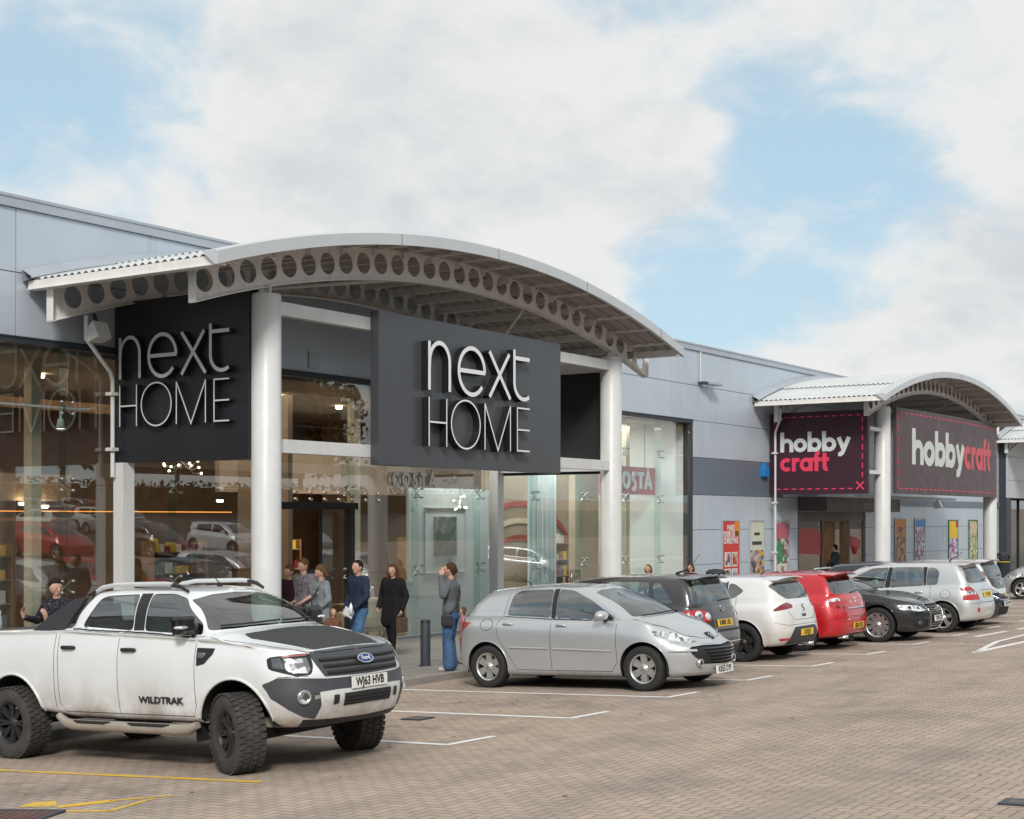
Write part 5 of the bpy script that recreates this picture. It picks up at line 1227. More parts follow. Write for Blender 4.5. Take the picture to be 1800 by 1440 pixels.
# ---- red hatch (tail out)
def mk_red():
    P=paint('red paint',(.50,.012,.018),.1,.3,.12)
    d=spec_hatch(P,4.25,.876,1.45,.96,xh=2.6,xc=3.45,xrr=.30,xrb=.12,axles=(.80,3.41),wr=.58,wg=.74,rimmat=M['silverrim'],wr_=.315,over=dict(z3=.64,gbase=[(0,1.01),(1,1.04),(2.8,.97),(3.4,1.0)]))
    d['regions']=lambda P,GL: side_glass([[(.86,1.20),(.92,1.10),(1.25,1.06),(1.8,1.03),(1.8,1.34),(1.2,1.31),(.95,1.26)],[(1.88,1.02),(1.87,1.34),(2.5,1.27),(2.93,.99),(2.9,.97)]],GL)+[
      rg('rear_window','R',[(-.05,1.01),(.60,1.02),(.68,1.06),(.62,1.28),(.57,1.30),(-.05,1.33)],GL,rnd=.05),
      rg('windscreen','F',[(-.05,1.02),(.66,1.01),(.50,1.33),(-.05,1.37)],GL,rnd=.04),
      rg('tail_light','R',[(.785,.935),(.62,.965),(.44,.90),(.36,.73),(.55,.735),(.80,.80)],M['tail'],True,rnd=.06),
      rg('tail_light_clear','R',[(.77,.928),(.64,.955),(.53,.93),(.56,.895),(.795,.885)],M['lens'],True,rnd=.03),
      rg('rear_valance','R',[(-.05,.30),(.8,.26),(.8,.18),(-.05,.18)],M['dark'],rnd=0)]
    d['gaps']=[('R',[(0,.60),(.44,.61),(.50,.68),(.55,.74)],False),('R',[(0,.585),(.88,.57)],False),('S',[(1.85,.98),(1.85,.28),(1.25,.29),(1.1,.6),(.92,.8),(.95,1.05)],False)]
    def extra(T,sh,P):
        spoiler(T,sh,.16,.52,.57,1.42,P); rear_plate(T,sh,'GJ06 DOZ',.43); discs(T,sh,'R',[(.66,.805,.05),(.50,.79,.045)],M['taild'])
        mb=MB(); mb.tube(sh.line3('R',[(0,.745),(.40,.75)],.008),.018,8); mirror_parts(mb); mb.obj('tailgate_bar',M['chrome'],T)
        o,f_=badge(T,sh,'R',(0,.90),.055,M['chrome']); mb=MB(); ribbon(mb,[(-.045,.012),(.0,.008),(-.0,-.008),(.045,-.012)],.008,f_,.003,0,0); mb.obj('emblem',M['dark'],o,fix=False)
        rear_text(T,sh,'ASTRA',.22,.86,.05,M['chrome']); wipers(T,sh,[((1.03,-.02,False),(1.06,-.42,False))])
        mb=MB(); mb.lathe([(.026,-.10),(.032,-.10),(.032,.1)],14,(.12,.45,.23),'x'); mb.obj('exhaust',M['chrome'],T)
        mb=MB(); mb.box(.42,.44,-.85,-.62,.08,.36); mb.obj('mud_flap',M['blackm'],T); door_handles(T,sh,[(1.1,.92),(2.05,.90)],P)
    d['extra']=extra
    T,sh=car('hatchback_car','bright red hatchback parked tail out beside the black saloon',(0,0,0),0,d); place(T,25.85,9.72,PI/2); return T
CARS['red']=mk_red()
# ---- silver five-door with tall windows (tail out)
def mk_civic():
    P=paint('pale silver paint',(.60,.61,.615),.5,.32,.2)
    d=spec_hatch(P,4.29,.848,1.49,.93,xh=2.75,xc=3.6,xrr=.36,xrb=.14,axles=(.74,3.42),wr=.61,wg=.75,rimmat=M['silverrim'],wr_=.31,over=dict(gbase=[(0,1.0),(1,.97),(2.8,.93),(3.5,.95)],archr=.36))
    d['regions']=lambda P,GL: side_glass([[(.84,1.0),(.80,1.26),(.88,1.345),(1.05,1.365),(1.08,.99)],[(1.13,.985),(1.16,1.375),(1.80,1.385),(1.86,.96)],[(1.98,.955),(1.90,1.385),(2.28,1.37),(2.62,1.22),(3.05,.96),(2.9,.93)]],GL)+[
      rg('pillar_trim','S',[(1.085,.985),(1.06,1.37),(1.155,1.375),(1.125,.985)],M['dark'],True,rnd=0,key='pa'),
      rg('pillar_trim','S',[(1.865,.96),(1.805,1.385),(1.895,1.385),(1.975,.955)],M['dark'],True,rnd=0,key='pb'),
      rg('rear_window','R',[(-.05,1.01),(.60,1.01),(.66,1.05),(.56,1.32),(-.05,1.35)],GL,rnd=.04),
      rg('windscreen','F',[(-.05,.99),(.66,.98),(.53,1.36),(-.05,1.40)],GL,rnd=.04),
      rg('tail_light','R',[(.765,.935),(.66,.95),(.52,.80),(.48,.67),(.825,.665)],M['tail'],True,rnd=.03),
      rg('tail_light_clear','R',[(.785,.86),(.58,.86),(.54,.78),(.81,.775)],M['lens'],True,rnd=.01)]
    d['gaps']=[('R',[(0,.60),(.44,.62),(.50,.70),(.66,.98),(.60,1.36)],False),('R',[(0,.595),(.86,.60)],False),('S',[(1.9,.95),(1.9,.26),(1.3,.27),(1.12,.6),(.98,.75),(.985,.98)],False),('S',[(.66+.11*math.cos(a),.80+.09*math.sin(a)) for a in [2*PI*k/14 for k in range(14)]],True)]
    def extra(T,sh,P):
        spoiler(T,sh,.24,.60,.58,1.455,P); rear_plate(T,sh,'Y41 NVE',.76)
        mb=MB(); mb.tube(sh.line3('R',[(0,.865),(.36,.87)],.008),.018,8); mirror_parts(mb); mb.obj('tailgate_bar',M['chrome'],T)
        wipers(T,sh,[((1.04,-.02,False),(1.08,-.40,False))]); discs(T,sh,'R',[(.58,.46,.05)],M['tail'],'fog_reflector'); door_handles(T,sh,[(1.22,.84),(2.15,.84)],P)
        mb=MB(); mb.tube([(.8,0,1.48),(.72,0,1.53),(.50,0,1.66)],[.02,.008,.005],6); mb.obj('aerial',M['blackm'],T); mirrors(T,sh,2.75,.98,P)
    d['extra']=extra
    T,sh=car('hatchback_car','pale silver hatchback with three tall side windows parked tail out',(0,0,0),0,d); place(T,30.95,8.78,PI/2); return T
CARS['civic']=mk_civic()
# ---- front view cars
def mk_black():
    P=paint('black paint',(.011,.013,.016),.3,.25,.5)
    d=spec_hatch(P,4.70,.913,1.43,.94,over=dict(L=4.70,axles=(.98,3.79),wr_=.335,rim=.24,spokes=10,rstyle='single',xc=3.45,xh=2.6,xrr=1.15,xrb=.75,wg=.76,wr=.58,
      edge=[(0,.94),(1.0,.93),(3.0,.90),(3.6,.87),(4.2,.80),(4.5,.72)],shoulder=[(0,.80),(3,.80),(4.1,.72),(4.6,.60)],mid=[(0,.97),(.8,1.0),(3.2,.94),(3.7,.93),(4.1,.86)],f4=.08,f5=.16,df=.7,df5=.6,nf=2.4,nf5=2.3,
      gbase=[(.7,1.0),(1.3,.99),(3.0,.93),(3.4,.96)],gmid=[(.8,1.17),(3.0,1.17)],redge=[(1.1,1.28),(1.6,1.34),(2.2,1.345),(2.6,1.29)],roof=[(1.1,1.33),(1.8,1.42),(2.2,1.42),(2.55,1.36)],seats=[(2.5,.36),(2.5,-.36),(1.55,.38),(1.55,-.38)]))
    d['regions']=lambda P,GL: side_glass([[(1.15,1.02),(1.35,1.27),(1.9,1.335),(1.9,.99)],[(1.98,.985),(1.97,1.335),(2.35,1.31),(2.95,.97)]],GL)+[
      rg('windscreen','F',[(-.05,.98),(.69,.965),(.52,1.28),(-.05,1.33)],GL,rnd=.04),
      rg('rear_window','R',[(-.05,1.02),(.6,1.02),(.5,1.28),(-.05,1.32)],GL,rnd=.04),
      rg('headlight','F',[(.84,.715),(.66,.705),(.42,.66),(.40,.60),(.62,.575),(.86,.63)],M['lens'],True,rnd=.03),
      rg('tail_light','R',[(.85,.86),(.4,.86),(.4,.70),(.85,.70)],M['tail'],True,rnd=.03),
      rg('grille','F',[(-.05,.70),(.33,.70),(.37,.62),(.28,.24),(-.05,.22)],M['blackm'],off=-.015,rnd=.03),
      rg('lower_intake','F',[(.42,.42),(.76,.42),(.72,.30),(.40,.27)],M['blackm'],True,rnd=.02,off=-.01)]
    d['gaps']=[('S',[(3.0,.95),(3.05,.5),(2.95,.28),(1.94,.28),(1.94,.98)],False),('T',[(3.2,.76),(3.9,.72),(4.35,.45),(4.45,0)],False)]
    def extra(T,sh,P):
        grille(T,sh,[.27,.31,.35,.53,.57,.61,.65],lambda z:.26+.1*(z-.25)/.4,M['chrome'],.0045,-.004)
        mb=MB(); mb.tube(sh.line3('F',[(0,.71),(.34,.71),(.385,.62),(.29,.225),(0,.21)],.002,False,.05),.009,6); mirror_parts(mb); mb.obj('grille_surround',M['chrome'],T)
        p,n=sh.pt('F',(.001,.60),.012); f_=frame(Vector((p.x,0,p.z)),(0,1,0),(0,0,1)); mb=MB()
        for k in range(4): ringmesh(mb,f_,-.105+.07*k,0,.042,.011,.004+.001*k)
        mb.obj('emblem',M['chrome'],T,fix=False)
        plate(T,'YX08 KZD',M['wplate'],sh.pt('F',(0,.43),.016)[0],(1,0,.05)); discs(T,sh,'F',[(.60,.35,.05)],M['lensd'],'fog_light'); discs(T,sh,'F',[(.72,.655,.038),(.56,.64,.032)],M['gloss'],'lamp_lens')
        mirrors(T,sh,2.82,.97,P); door_handles(T,sh,[(1.2,.86),(2.15,.84)],P); wipers(T,sh,[((.99,.02,True),(.97,-.58,True)),((.99,.5,True),(.985,.0,True))])
    d['extra']=extra
    T,sh=car('saloon_car','glossy black saloon parked nose out between the red and the pale silver hatchback',(0,0,0),0,d); place(T,28.2,8.98+4.7,-PI/2); return T
CARS['black']=mk_black()
def mk_blue():
    P=paint('midnight blue paint',(.015,.022,.036),.3,.28,.5)
    d=spec_hatch(P,4.34,.90,1.49,.96,xh=2.55,xc=3.5,axles=(.78,3.42))
    d['regions']=lambda P,GL: side_glass([[(1.0,1.06),(1.1,1.34),(1.85,1.385),(1.85,1.02)],[(1.92,1.01),(1.92,1.385),(2.35,1.34),(2.95,.99)]],GL)+[
      rg('windscreen','F',[(-.05,1.01),(.69,1.0),(.52,1.35),(-.05,1.40)],GL,rnd=.04),rg('rear_window','R',[(-.05,1.05),(.6,1.05),(.52,1.36),(-.05,1.38)],GL,rnd=.04),
      rg('headlight','F',[(.82,.79),(.68,.77),(.48,.70),(.50,.62),(.70,.62),(.86,.68)],M['lens'],True,rnd=.03),
      rg('tail_light','R',[(.86,1.1),(.72,1.1),(.7,.86),(.86,.84)],M['tail'],True,rnd=.03),
      rg('grille','F',[(-.05,.70),(.40,.70),(.34,.58),(-.05,.56)],M['blackm'],off=-.012,rnd=.02),rg('lower_intake','F',[(-.05,.40),(.42,.40),(.36,.24),(-.05,.22)],M['blackm'],rnd=.02,off=-.01)]
    def extra(T,sh,P):
        mb=MB(); mb.tube(sh.line3('F',[(0,.712),(.41,.712),(.35,.57),(0,.55)],.002,False,.05),.010,6); mirror_parts(mb); mb.obj('grille_surround',M['chrome'],T); grille(T,sh,[.60,.635,.67],.34,M['dark'],.006,-.002)
        o,f_=badge(T,sh,'F',(0,.64),.04,mat('badge blue',(.02,.06,.25),.3),shape=[(.075*math.cos(2*PI*k/24),.032*math.sin(2*PI*k/24)) for k in range(24)]); plate(T,'LD57 HYW',M['wplate'],sh.pt('F',(0,.47),.014)[0],(1,0,.05)); discs(T,sh,'F',[(.62,.33,.045)],M['lens'],'fog_light'); mirrors(T,sh,2.8,1.0,P); wipers(T,sh,[((1.03,.02,True),(1.01,-.58,True))])
    d['extra']=extra; d['grid']=.1
    T,sh=car('hatchback_car','midnight blue hatchback parked nose out behind the tall-windowed pale silver hatchback',(0,0,0),0,d); place(T,33.1,9.0+4.34,-PI/2); return T
CARS['blue']=mk_blue()
def mk_far(P,label,x,y,key,dark=True,rz=PI/2):
    d=spec_hatch(P,4.05,.85,1.47,.96,xh=2.5,xc=3.35,xrr=.26,xrb=.10,axles=(.66,3.2),wr=.62,wg=.74)
    d['regions']=lambda P,GL: side_glass([[(.75,1.06),(.78,1.32),(1.75,1.37),(1.75,1.0)],[(1.82,1.0),(1.82,1.37),(2.3,1.33),(2.85,.99)]],GL)+[
      rg('rear_window','R',[(-.05,1.0),(.60,1.0),(.66,1.05),(.62,1.34),(-.05,1.37)],GL,rnd=.05),rg('windscreen','F',[(-.05,1.01),(.66,1.0),(.52,1.32),(-.05,1.38)],GL,rnd=.04)]+([rg('tailgate_panel','R',[(-.05,.99),(.60,.99),(.55,.80),(.36,.72),(-.05,.72)],M['gloss'],rnd=.04)] if dark else [])+[
      rg('tail_light','R',[(.70,1.14),(.655,1.16),(.66,.98),(.66,.84),(.80,.84),(.79,.92)],M['tail'],True,rnd=.05),
      rg('headlight','F',[(.83,.80),(.62,.78),(.46,.68),(.60,.62),(.83,.68)],M['lens'],True,rnd=.03),rg('grille','F',[(-.05,.62),(.36,.62),(.40,.30),(-.05,.28)],M['blackm'],off=-.01,rnd=.03)]
    def extra(T,sh,P):
        spoiler(T,sh,.14,.45,.58,1.44,P); rear_plate(T,sh,'RV59 OKT',.55); plate(T,'RV59 OKT',M['wplate'],sh.pt('F',(0,.45),.014)[0],(1,0,.05)); mirrors(T,sh,2.65,1.0,P); wipers(T,sh,[((1.02,-.02,False),(1.05,-.40,False))]); door_handles(T,sh,[(1.05,.9),(2.0,.88)],P)
        o,f_=badge(T,sh,'R',(0,.86),.045,M['chrome'])
    d['extra']=extra; d['grid']=.1
    T,sh=car('hatchback_car',label,(0,0,0),0,d); place(T,x,y,rz); CARS[key]=T; return T
mk_far(paint('white paint b',(.70,.71,.72),.1,.3),'white hatchback with a black tailgate panel, farther back than the midnight blue one',35.45,9.75,'white2')
mk_far(paint('mid silver paint',(.45,.46,.47),.5,.32,.2),'lone silver hatchback cut off by the right edge of the photograph',46.9,8.9,'silver2',False)
# ================================================================ pick-up
def mk_pickup():
    P=paint('white pick-up paint',(.76,.785,.80),0,.26,0,.75,(.23,.16,.095)); L=5.36;W=.93
    DK=mat('dark grey bumper plastic',(.055,.060,.068),.45,0,.1,6); MB_=mat('matt black wrap',(.028,.03,.032),.55,0,.1,4)
    d=dict(L=L,W=W,axles=(1.25,4.46),wr_=.372,rim=.228,spokes=8,rimmat=M['blackrim'],rstyle='twin',tw=.265,track=.865,steer=R(-23),blocks=True,archr=.465,archz=.05,lip=.016,paint=P,sill=.46,tmat=mat('dusty tyre rubber',(.05,.046,.042),.85,0,.35,7,bump=.2,bs=40),
     sillp=[(0,.60),(1.8,.50),(2.2,.46),(3.9,.46),(4.8,.44),(L,.42)],z2=.66,z3=.84,
     edge=[(0,1.30),(1.8,1.31),(2.2,1.32),(3.9,1.24),(4.3,1.21),(4.9,1.16),(5.2,1.10)],shoulder=[(0,1.12),(2,1.12),(4.0,1.06),(4.8,1.0),(5.2,.95)],
     mid=[(0,1.32),(2.0,1.335),(3.0,1.295),(3.9,1.256),(4.3,1.265),(4.9,1.21),(5.1,1.185)],crown=.04,xc=4.30,xh=3.68,xrb=1.98,xrr=2.10,wg=.77,wr=.60,hm=.10,
     gbase=[(1.9,1.36),(2.3,1.36),(3.0,1.31),(3.9,1.27),(4.3,1.34)],gmid=[(1.9,1.53),(3.0,1.53),(4.2,1.51)],redge=[(2.0,1.68),(2.6,1.705),(3.3,1.69),(3.7,1.64)],roof=[(2.0,1.73),(2.8,1.765),(3.3,1.75),(3.65,1.70)],
     seats=[(3.25,.38),(3.25,-.38),(2.5,.38),(2.5,-.38)],floor=.62,nr=5,dr=.18,nf=2.6,df=.62,df5=.55,nf5=2.6,f4=.04,f5=.13,drg=.15,nrg=4,dfg=.34,r6=.02,r5=.02,r1=.15,f1=.14,wm=.88)
    d['edge_dummy']=0
    def regs(P,GL):
        return [rg('tonneau_cover','T',[(.10,-.05),(.10,.74),(1.86,.74),(1.86,-.05)],M['charcoal'],rnd=0),
         rg('door','S',[(3.965,1.28),(3.97,.62),(3.93,.515),(2.905,.515),(2.905,1.33)],P,True,key='d1',rnd=.06),
         rg('door','S',[(2.885,1.33),(2.885,.515),(2.08,.515),(2.00,.60),(1.985,1.34),(2.05,1.36)],P,True,key='d2',rnd=.06),
         rg('side_window','S',[(2.20,1.375),(2.36,1.655),(2.46,1.68),(2.93,1.69),(2.96,1.33)],GL,True,key='w1',rnd=.05,off=-.004),
         rg('side_window','S',[(3.13,1.325),(3.11,1.69),(3.40,1.685),(3.58,1.63),(3.93,1.385),(3.95,1.285)],GL,True,key='w2',rnd=.05,off=-.004),
         rg('pillar_trim','S',[(2.97,1.33),(2.94,1.695),(3.10,1.695),(3.12,1.33)],M['dark'],True,rnd=0),
         rg('windscreen','F',[(-.05,1.35),(.40,1.345),(.745,1.325),(.685,1.45),(.585,1.62),(.3,1.665),(-.05,1.68)],GL,rnd=.03),
         rg('rear_window','R',[(-.05,1.40),(.6,1.40),(.52,1.64),(-.05,1.66)],GL,rnd=.04),
         rg('headlight','F',[(.862,1.085),(.70,1.105),(.585,1.105),(.60,1.0),(.645,.91),(.76,.90),(.885,.965)],M['gloss'],True,rnd=.03),
         rg('grille','F',[(-.05,1.13),(.52,1.115),(.60,1.105),(.575,.99),(.53,.885),(-.05,.875)],DK,rnd=.02,off=.006),
         rg('bumper_band','F',[(-.05,.86),(.50,.865),(.86,.895),(.905,.84),(.885,.70),(.81,.60),(.70,.525),(.60,.50),(.575,.62),(.60,.75),(.40,.76),(-.05,.755)],DK,rnd=.02,off=.004),
         rg('lower_valance','F',[(-.05,.475),(.55,.49),(.70,.50),(.66,.40),(-.05,.38)],M['dark'],rnd=.02),
         rg('bonnet_wrap','T',[(4.40,-.05),(4.40,.40),(4.35,.62),(4.50,.68),(4.80,.60),(5.10,.48),(5.12,-.05)],MB_,rnd=.03,off=.0015),
         rg('tail_light','R',[(.93,1.25),(.76,1.25),(.76,.85),(.93,.85)],M['tail'],True,rnd=.02)]
    d['regions']=regs
    d['gaps']=[('S',[(3.967,1.27),(3.97,.62),(3.93,.515),(2.895,.515),(2.895,1.33)],False),('S',[(2.895,.515),(2.08,.515),(2.00,.60),(1.985,1.30),(2.02,1.36),(2.22,1.66)],False),('S',[(1.93,.5),(1.93,1.31)],False),('T',[(4.02,.84),(4.35,.84),(4.85,.74),(5.12,.60),(5.20,.40),(5.215,0)],False),('S',[(4.92,.86),(5.0,.90),(5.2,.90)],False)]
    def extra(T,sh,P):
        grille(T,sh,[.915,.972,1.03],lambda z:.49+.07*(z-.9)/.2,M['blackm'],.019,.006,'grille_opening')
        # lower white surround with a mesh opening
        mb=MB(); mb.add(*proj_rect(sh,[(.0,.72),(.34,.715),(.34,.60),(0,.605)],.006)); mirror_parts(mb); mb.obj('bumper_mesh',M['blackm'],T,fix=False)
        mb=MB(); 
        for z in(.625,.655,.685): mb.tube(sh.line3('F',[(0,z),(.33,z)],.010),.005,6)
        mirror_parts(mb); mb.obj('mesh_bar',M['dark'],T)
        for sd in(1,-1):
            mb=MB(); mb.add(*proj_rect(sh,[(.40,.71),(.46,.71),(.46,.62),(.40,.63)],.006)); mb.v=[(a,b*sd,c) for a,b,c in mb.v]; mb.obj('bumper_slot',M['blackm'],T,fix=False)
            mb=MB(); c,n=sh.pt('F',(.725,.71),-.004); mb.lathe([(0,.002),(.04,.006),(.055,.022),(.065,.022),(.068,-.02)],20,(0,0,0),'x'); q=Matrix.Rotation(math.atan2(n.y,n.x)*.7,4,'Z'); mb.v=[tuple(Vector((c.x,c.y,c.z))+(q@Vector(v))) for v in mb.v]; mb.v=[(a,b*sd,c_) for a,b,c_ in mb.v]; mb.obj('fog_light',M['chrome'],T)
            mb=MB(); mb.add(*proj_rect(sh,[(.645,.735),(.60,.73),(.60,.69),(.645,.685)],.010)); mb.v=[(a,b*sd,c) for a,b,c in mb.v]; mb.obj('fog_trim',M['chrome'],T,fix=False)
            # headlamp internals
            mb=MB(); mb.add(*proj_rect(sh,[(.79,1.06),(.63,1.065),(.64,.96),(.67,.925),(.78,.935)],.003)); mb.v=[(a,b*sd,c) for a,b,c in mb.v]; mb.obj('headlight_reflector',M['lens'],T,fix=False)
            mb=MB(); mb.add(*proj_rect(sh,[(.85,1.07),(.81,1.075),(.82,.97),(.865,.985)],.003)); mb.v=[(a,b*sd,c) for a,b,c in mb.v]; mb.obj('side_lamp',M['lensd'],T,fix=False)
            mb=MB(); mb.add(*proj_rect(sh,[(.80,1.095),(.62,1.10),(.62,1.085),(.80,1.08)],.003)); mb.v=[(a,b*sd,c) for a,b,c in mb.v]; mb.obj('indicator',mat('muted red strip',(.35,.12,.10),.3),T,fix=False)
            # running board
            mb=MB(); sb=mat('dusty silver side bar',(.36,.32,.27),.5,.2,.15,5)
            mb.tube([Vector((a,sd*(W-.01),z)) for a,z in((1.98,.47),(2.1,.40),(2.2,.385),(3.75,.385),(3.9,.40),(4.0,.44))],[.035,.05,.055,.055,.05,.035],12)
            mb.obj('side_step',sb,T)
            mb=MB()
            for a,b in((2.25,2.80),(3.05,3.65)): mb.prism([(a,.435),(b,.435),(b-.08,.405),(a+.08,.405)],sd*(W-.085),sd*(W+.045),'y')
            mb.obj('step_pad',M['dark'],T,bevel=.006)
            # side vent on the wing
            mb=MB(); mb.add(*proj_side(sh,[(3.99,1.17),(4.22,1.165),(4.20,1.11),(4.10,1.02),(4.0,1.0)],.006)); mb.v=[(a,b*sd,c) for a,b,c in mb.v]; mb.obj('wing_vent',M['blackm'],T,fix=False)
            mb=MB(); mb.add(*proj_side(sh,[(4.01,1.125),(4.12,1.12),(4.09,1.075),(4.01,1.075)],.010)); mb.v=[(a,b*sd,c) for a,b,c in mb.v]; mb.obj('vent_badge',M['chrome'],T,fix=False)
            # sail panel behind the cab
            mb=MB(); pts=[(2.10,1.67),(1.92,1.65),(1.70,1.52),(1.52,1.36),(1.45,1.315),(1.96,1.315)]
            vs=[];n=len(pts)
            for (x,z) in pts:
                yo=.60+(.84-.60)*max(0,min(1,(1.70-z)/.38)); vs.append((x,sd*(yo+.01),z))
            for (x,z) in pts:
                yo=.60+(.84-.60)*max(0,min(1,(1.70-z)/.38)); vs.append((x,sd*(yo-.05),z))
            mb.add(vs,[tuple(range(n)),tuple(range(2*n-1,n-1,-1))]+[(i,(i+1)%n,n+(i+1)%n,n+i) for i in range(n)]); mb.obj('sail_panel',M['dark'],T,bevel=.006)
            # roof rails
            mb=MB(); mb.tube([(2.18,sd*.56,1.72),(2.28,sd*.555,1.765),(2.5,sd*.55,1.79),(3.2,sd*.545,1.785),(3.32,sd*.54,1.775)],[.02,.024,.024,.024,.022],8); mb.obj('roof_rail',M['sheet'],T)
            mb=MB(); mb.tube([(3.30,sd*.54,1.775),(3.42,sd*.535,1.75),(3.52,sd*.53,1.70)],[.024,.022,.016],8); mb.tube([(2.20,sd*.56,1.73),(2.08,sd*.57,1.69)],[.022,.014],8); mb.obj('rail_end',M['dark'],T)
            mb=MB(); mb.box(3.93,3.945,sd*.64,sd*.88,.27,.60); mb.obj('mud_flap',M['blackm'],T)
            mb=MB(); mb.add(*strip3([Vector((p.x,p.y*sd,p.z)) for p in sh.line3('S',[(2.1,1.345),(2.96,1.31),(3.95,1.262)],.003)],.022)); mb.obj('window_seal',M['dark'],T,fix=False)
        for (x,z) in((2.16,1.165),(3.06,1.145)):
            for sd in(1,-1):
                p,n=sh.pt('S',(x,z),.028); mb=MB(); mb.tube([p+Vector((-.10,0,0))-n*.02,p+Vector((-.08,0,0)),p+Vector((.08,0,0)),p+Vector((.10,0,0))-n*.02],[.014,.019,.019,.014],8); mb.v=[(a,b*sd,c) for a,b,c in mb.v]; mb.obj('door_handle',M['blackm'],T)
        # mirrors: big black with a clear repeater
        for sd in(1,-1):
            p,n=sh.pt('S',(3.80,1.36),0); q=p+Vector((.04,.16,.03)); mb=MB(); mb.box(q.x-.06,q.x+.07,sd*(q.y-.12),sd*(q.y+.13),q.z-.10,q.z+.10); o=mb.obj('door_mirror',M['gloss'],T,bevel=.045)
            mb=MB(); mb.bar(p+Vector((.02,-.02,-.05)),q+Vector((0,-.03,-.07)),.08,.05); mb.v=[(a,b*sd,c) for a,b,c in mb.v]; mb.obj('mirror_foot',M['dark'],o)
            mb=MB(); mb.ball(q+Vector((.035,.075,-.02)),(.078,.07,.022),12,8); mb.v=[(a,b*sd,c) for a,b,c in mb.v]; mb.obj('indicator',M['lens'],o)
        wipers(T,sh,[((1.375,-.02,True),(1.355,-.66,True)),((1.37,.55,True),(1.37,.02,True))])
        plate(T,'WJ63 HVB',M['wplate'],sh.pt('F',(0,.80),.022)[0],(1,0,.0))
        o,f_=badge(T,sh,'F',(0,1.0),.07,M['chrome'],shape=[(.115*math.cos(2*PI*k/32),.052*math.sin(2*PI*k/32)) for k in range(32)],off=.035)
        mb=MB(); ribbon(mb,arc(0,0,.048,.020,0,330,20),.04,f_,.002,0,0,True); mb.prism([(.098*math.cos(2*PI*k/28),.040*math.sin(2*PI*k/28)) for k in range(28)],0,.002,'z'); mb.v=[tuple(f_@Vector(v)) if i>=len(mb.v)-56 else v for i,v in enumerate(mb.v)]; mb.obj('badge_field',mat('badge blue',(.02,.06,.25),.3),o)
        text_obj('Ford','badge_script',M['letter'],o,.062,f_@Matrix.Translation((0,0,.0035)),.0006,1.0,.001)
        p,n=sh.pt('S',(3.50,.66),.010); right=Vector((1,0,0)); up=n.cross(right).normalized()
        for sd in(1,-1):
            pp=Vector((p.x,p.y*sd,p.z)); rr=Vector((1 if sd<0 else -1,0,0)); rr=Vector((-1,0,0)) if sd>0 else Vector((1,0,0)); nn=Vector((0,sd,0)); text_obj('WILDTRAK','side_lettering',M['blackm'],T,.088,frame(pp,rr,nn.cross(rr)),.0015,1.38,.003)
        mb=MB(); mb.ball((3.42,.0,1.755),(.05,.02,.022)); mb.tube([(3.42,0,1.76),(3.33,0,1.85),(3.28,0,1.89)],[.008,.004,.003],6); mb.obj('aerial',M['blackm'],T)
        mb=MB(); mb.bar((4.46,-.75,.32),(4.46,.75,.34),.09); mb.bar((1.25,0,.40),(4.46,0,.38),.08); mb.bar((4.6,-.5,.36),(4.95,-.4,.42),.07); mb.bar((4.6,.5,.36),(4.95,.4,.42),.07); mb.tube([(4.46,.62,.35),(4.46,.60,.80)],.05,10); mb.tube([(4.46,-.62,.35),(4.46,-.60,.80)],.05,10); mb.bar((1.25,-.7,.38),(1.25,.7,.38),.11); mb.obj('suspension',M['blackm'],T)
        mb=MB(); p,n=sh.pt('F',(.10,1.62),-.03); mb.obox((p.x-.02,0,p.z),(.012,0,0),(0,.11,0),(0,0,.035)); mb.obj('rear_view_mirror',M['blackm'],T)
    d['extra']=extra; d['grid']=.07
    T,sh=car('pickup_truck','white double-cab pick-up with a matt black bonnet patch and mud on the doors',(0,0,0),0,d,group=None,cat='pickup'); place(T,10.76,9.76+4.46,-PI/2); return T
def proj_rect(sh,poly,off,view='F'):
    n=8; vs=[];fs=[]
    # fan from the centroid with subdivided rims, every vertex laid on the skin
    pts=[]; m_=len(poly)
    for k in range(m_):
        a,b=poly[k],poly[(k+1)%m_]
        for q in range(4): pts.append((a[0]+(b[0]-a[0])*q/4,a[1]+(b[1]-a[1])*q/4))
    c=(sum(p[0] for p in pts)/len(pts),sum(p[1] for p in pts)/len(pts)); N=len(pts)
    for s_ in(1,.5): vs+=[tuple(sh.pt(view,(c[0]+(p[0]-c[0])*s_,c[1]+(p[1]-c[1])*s_),off)[0]) for p in pts]
    vs.append(tuple(sh.pt(view,c,off)[0]))
    for i in range(N): j=(i+1)%N; fs+=[(i,j,N+j,N+i),(N+i,N+j,2*N)]
    return vs,fs
def proj_side(sh,poly,off): return proj_rect(sh,poly,off,'S')
def strip3(P,h):
    vs=[];fs=[]
    for p in P: vs+=[(p.x,p.y,p.z+h/2),(p.x,p.y,p.z-h/2)]
    for i in range(len(P)-1): fs.append((2*i,2*i+1,2*i+3,2*i+2))
    return vs,fs
CARS['pickup']=mk_pickup()
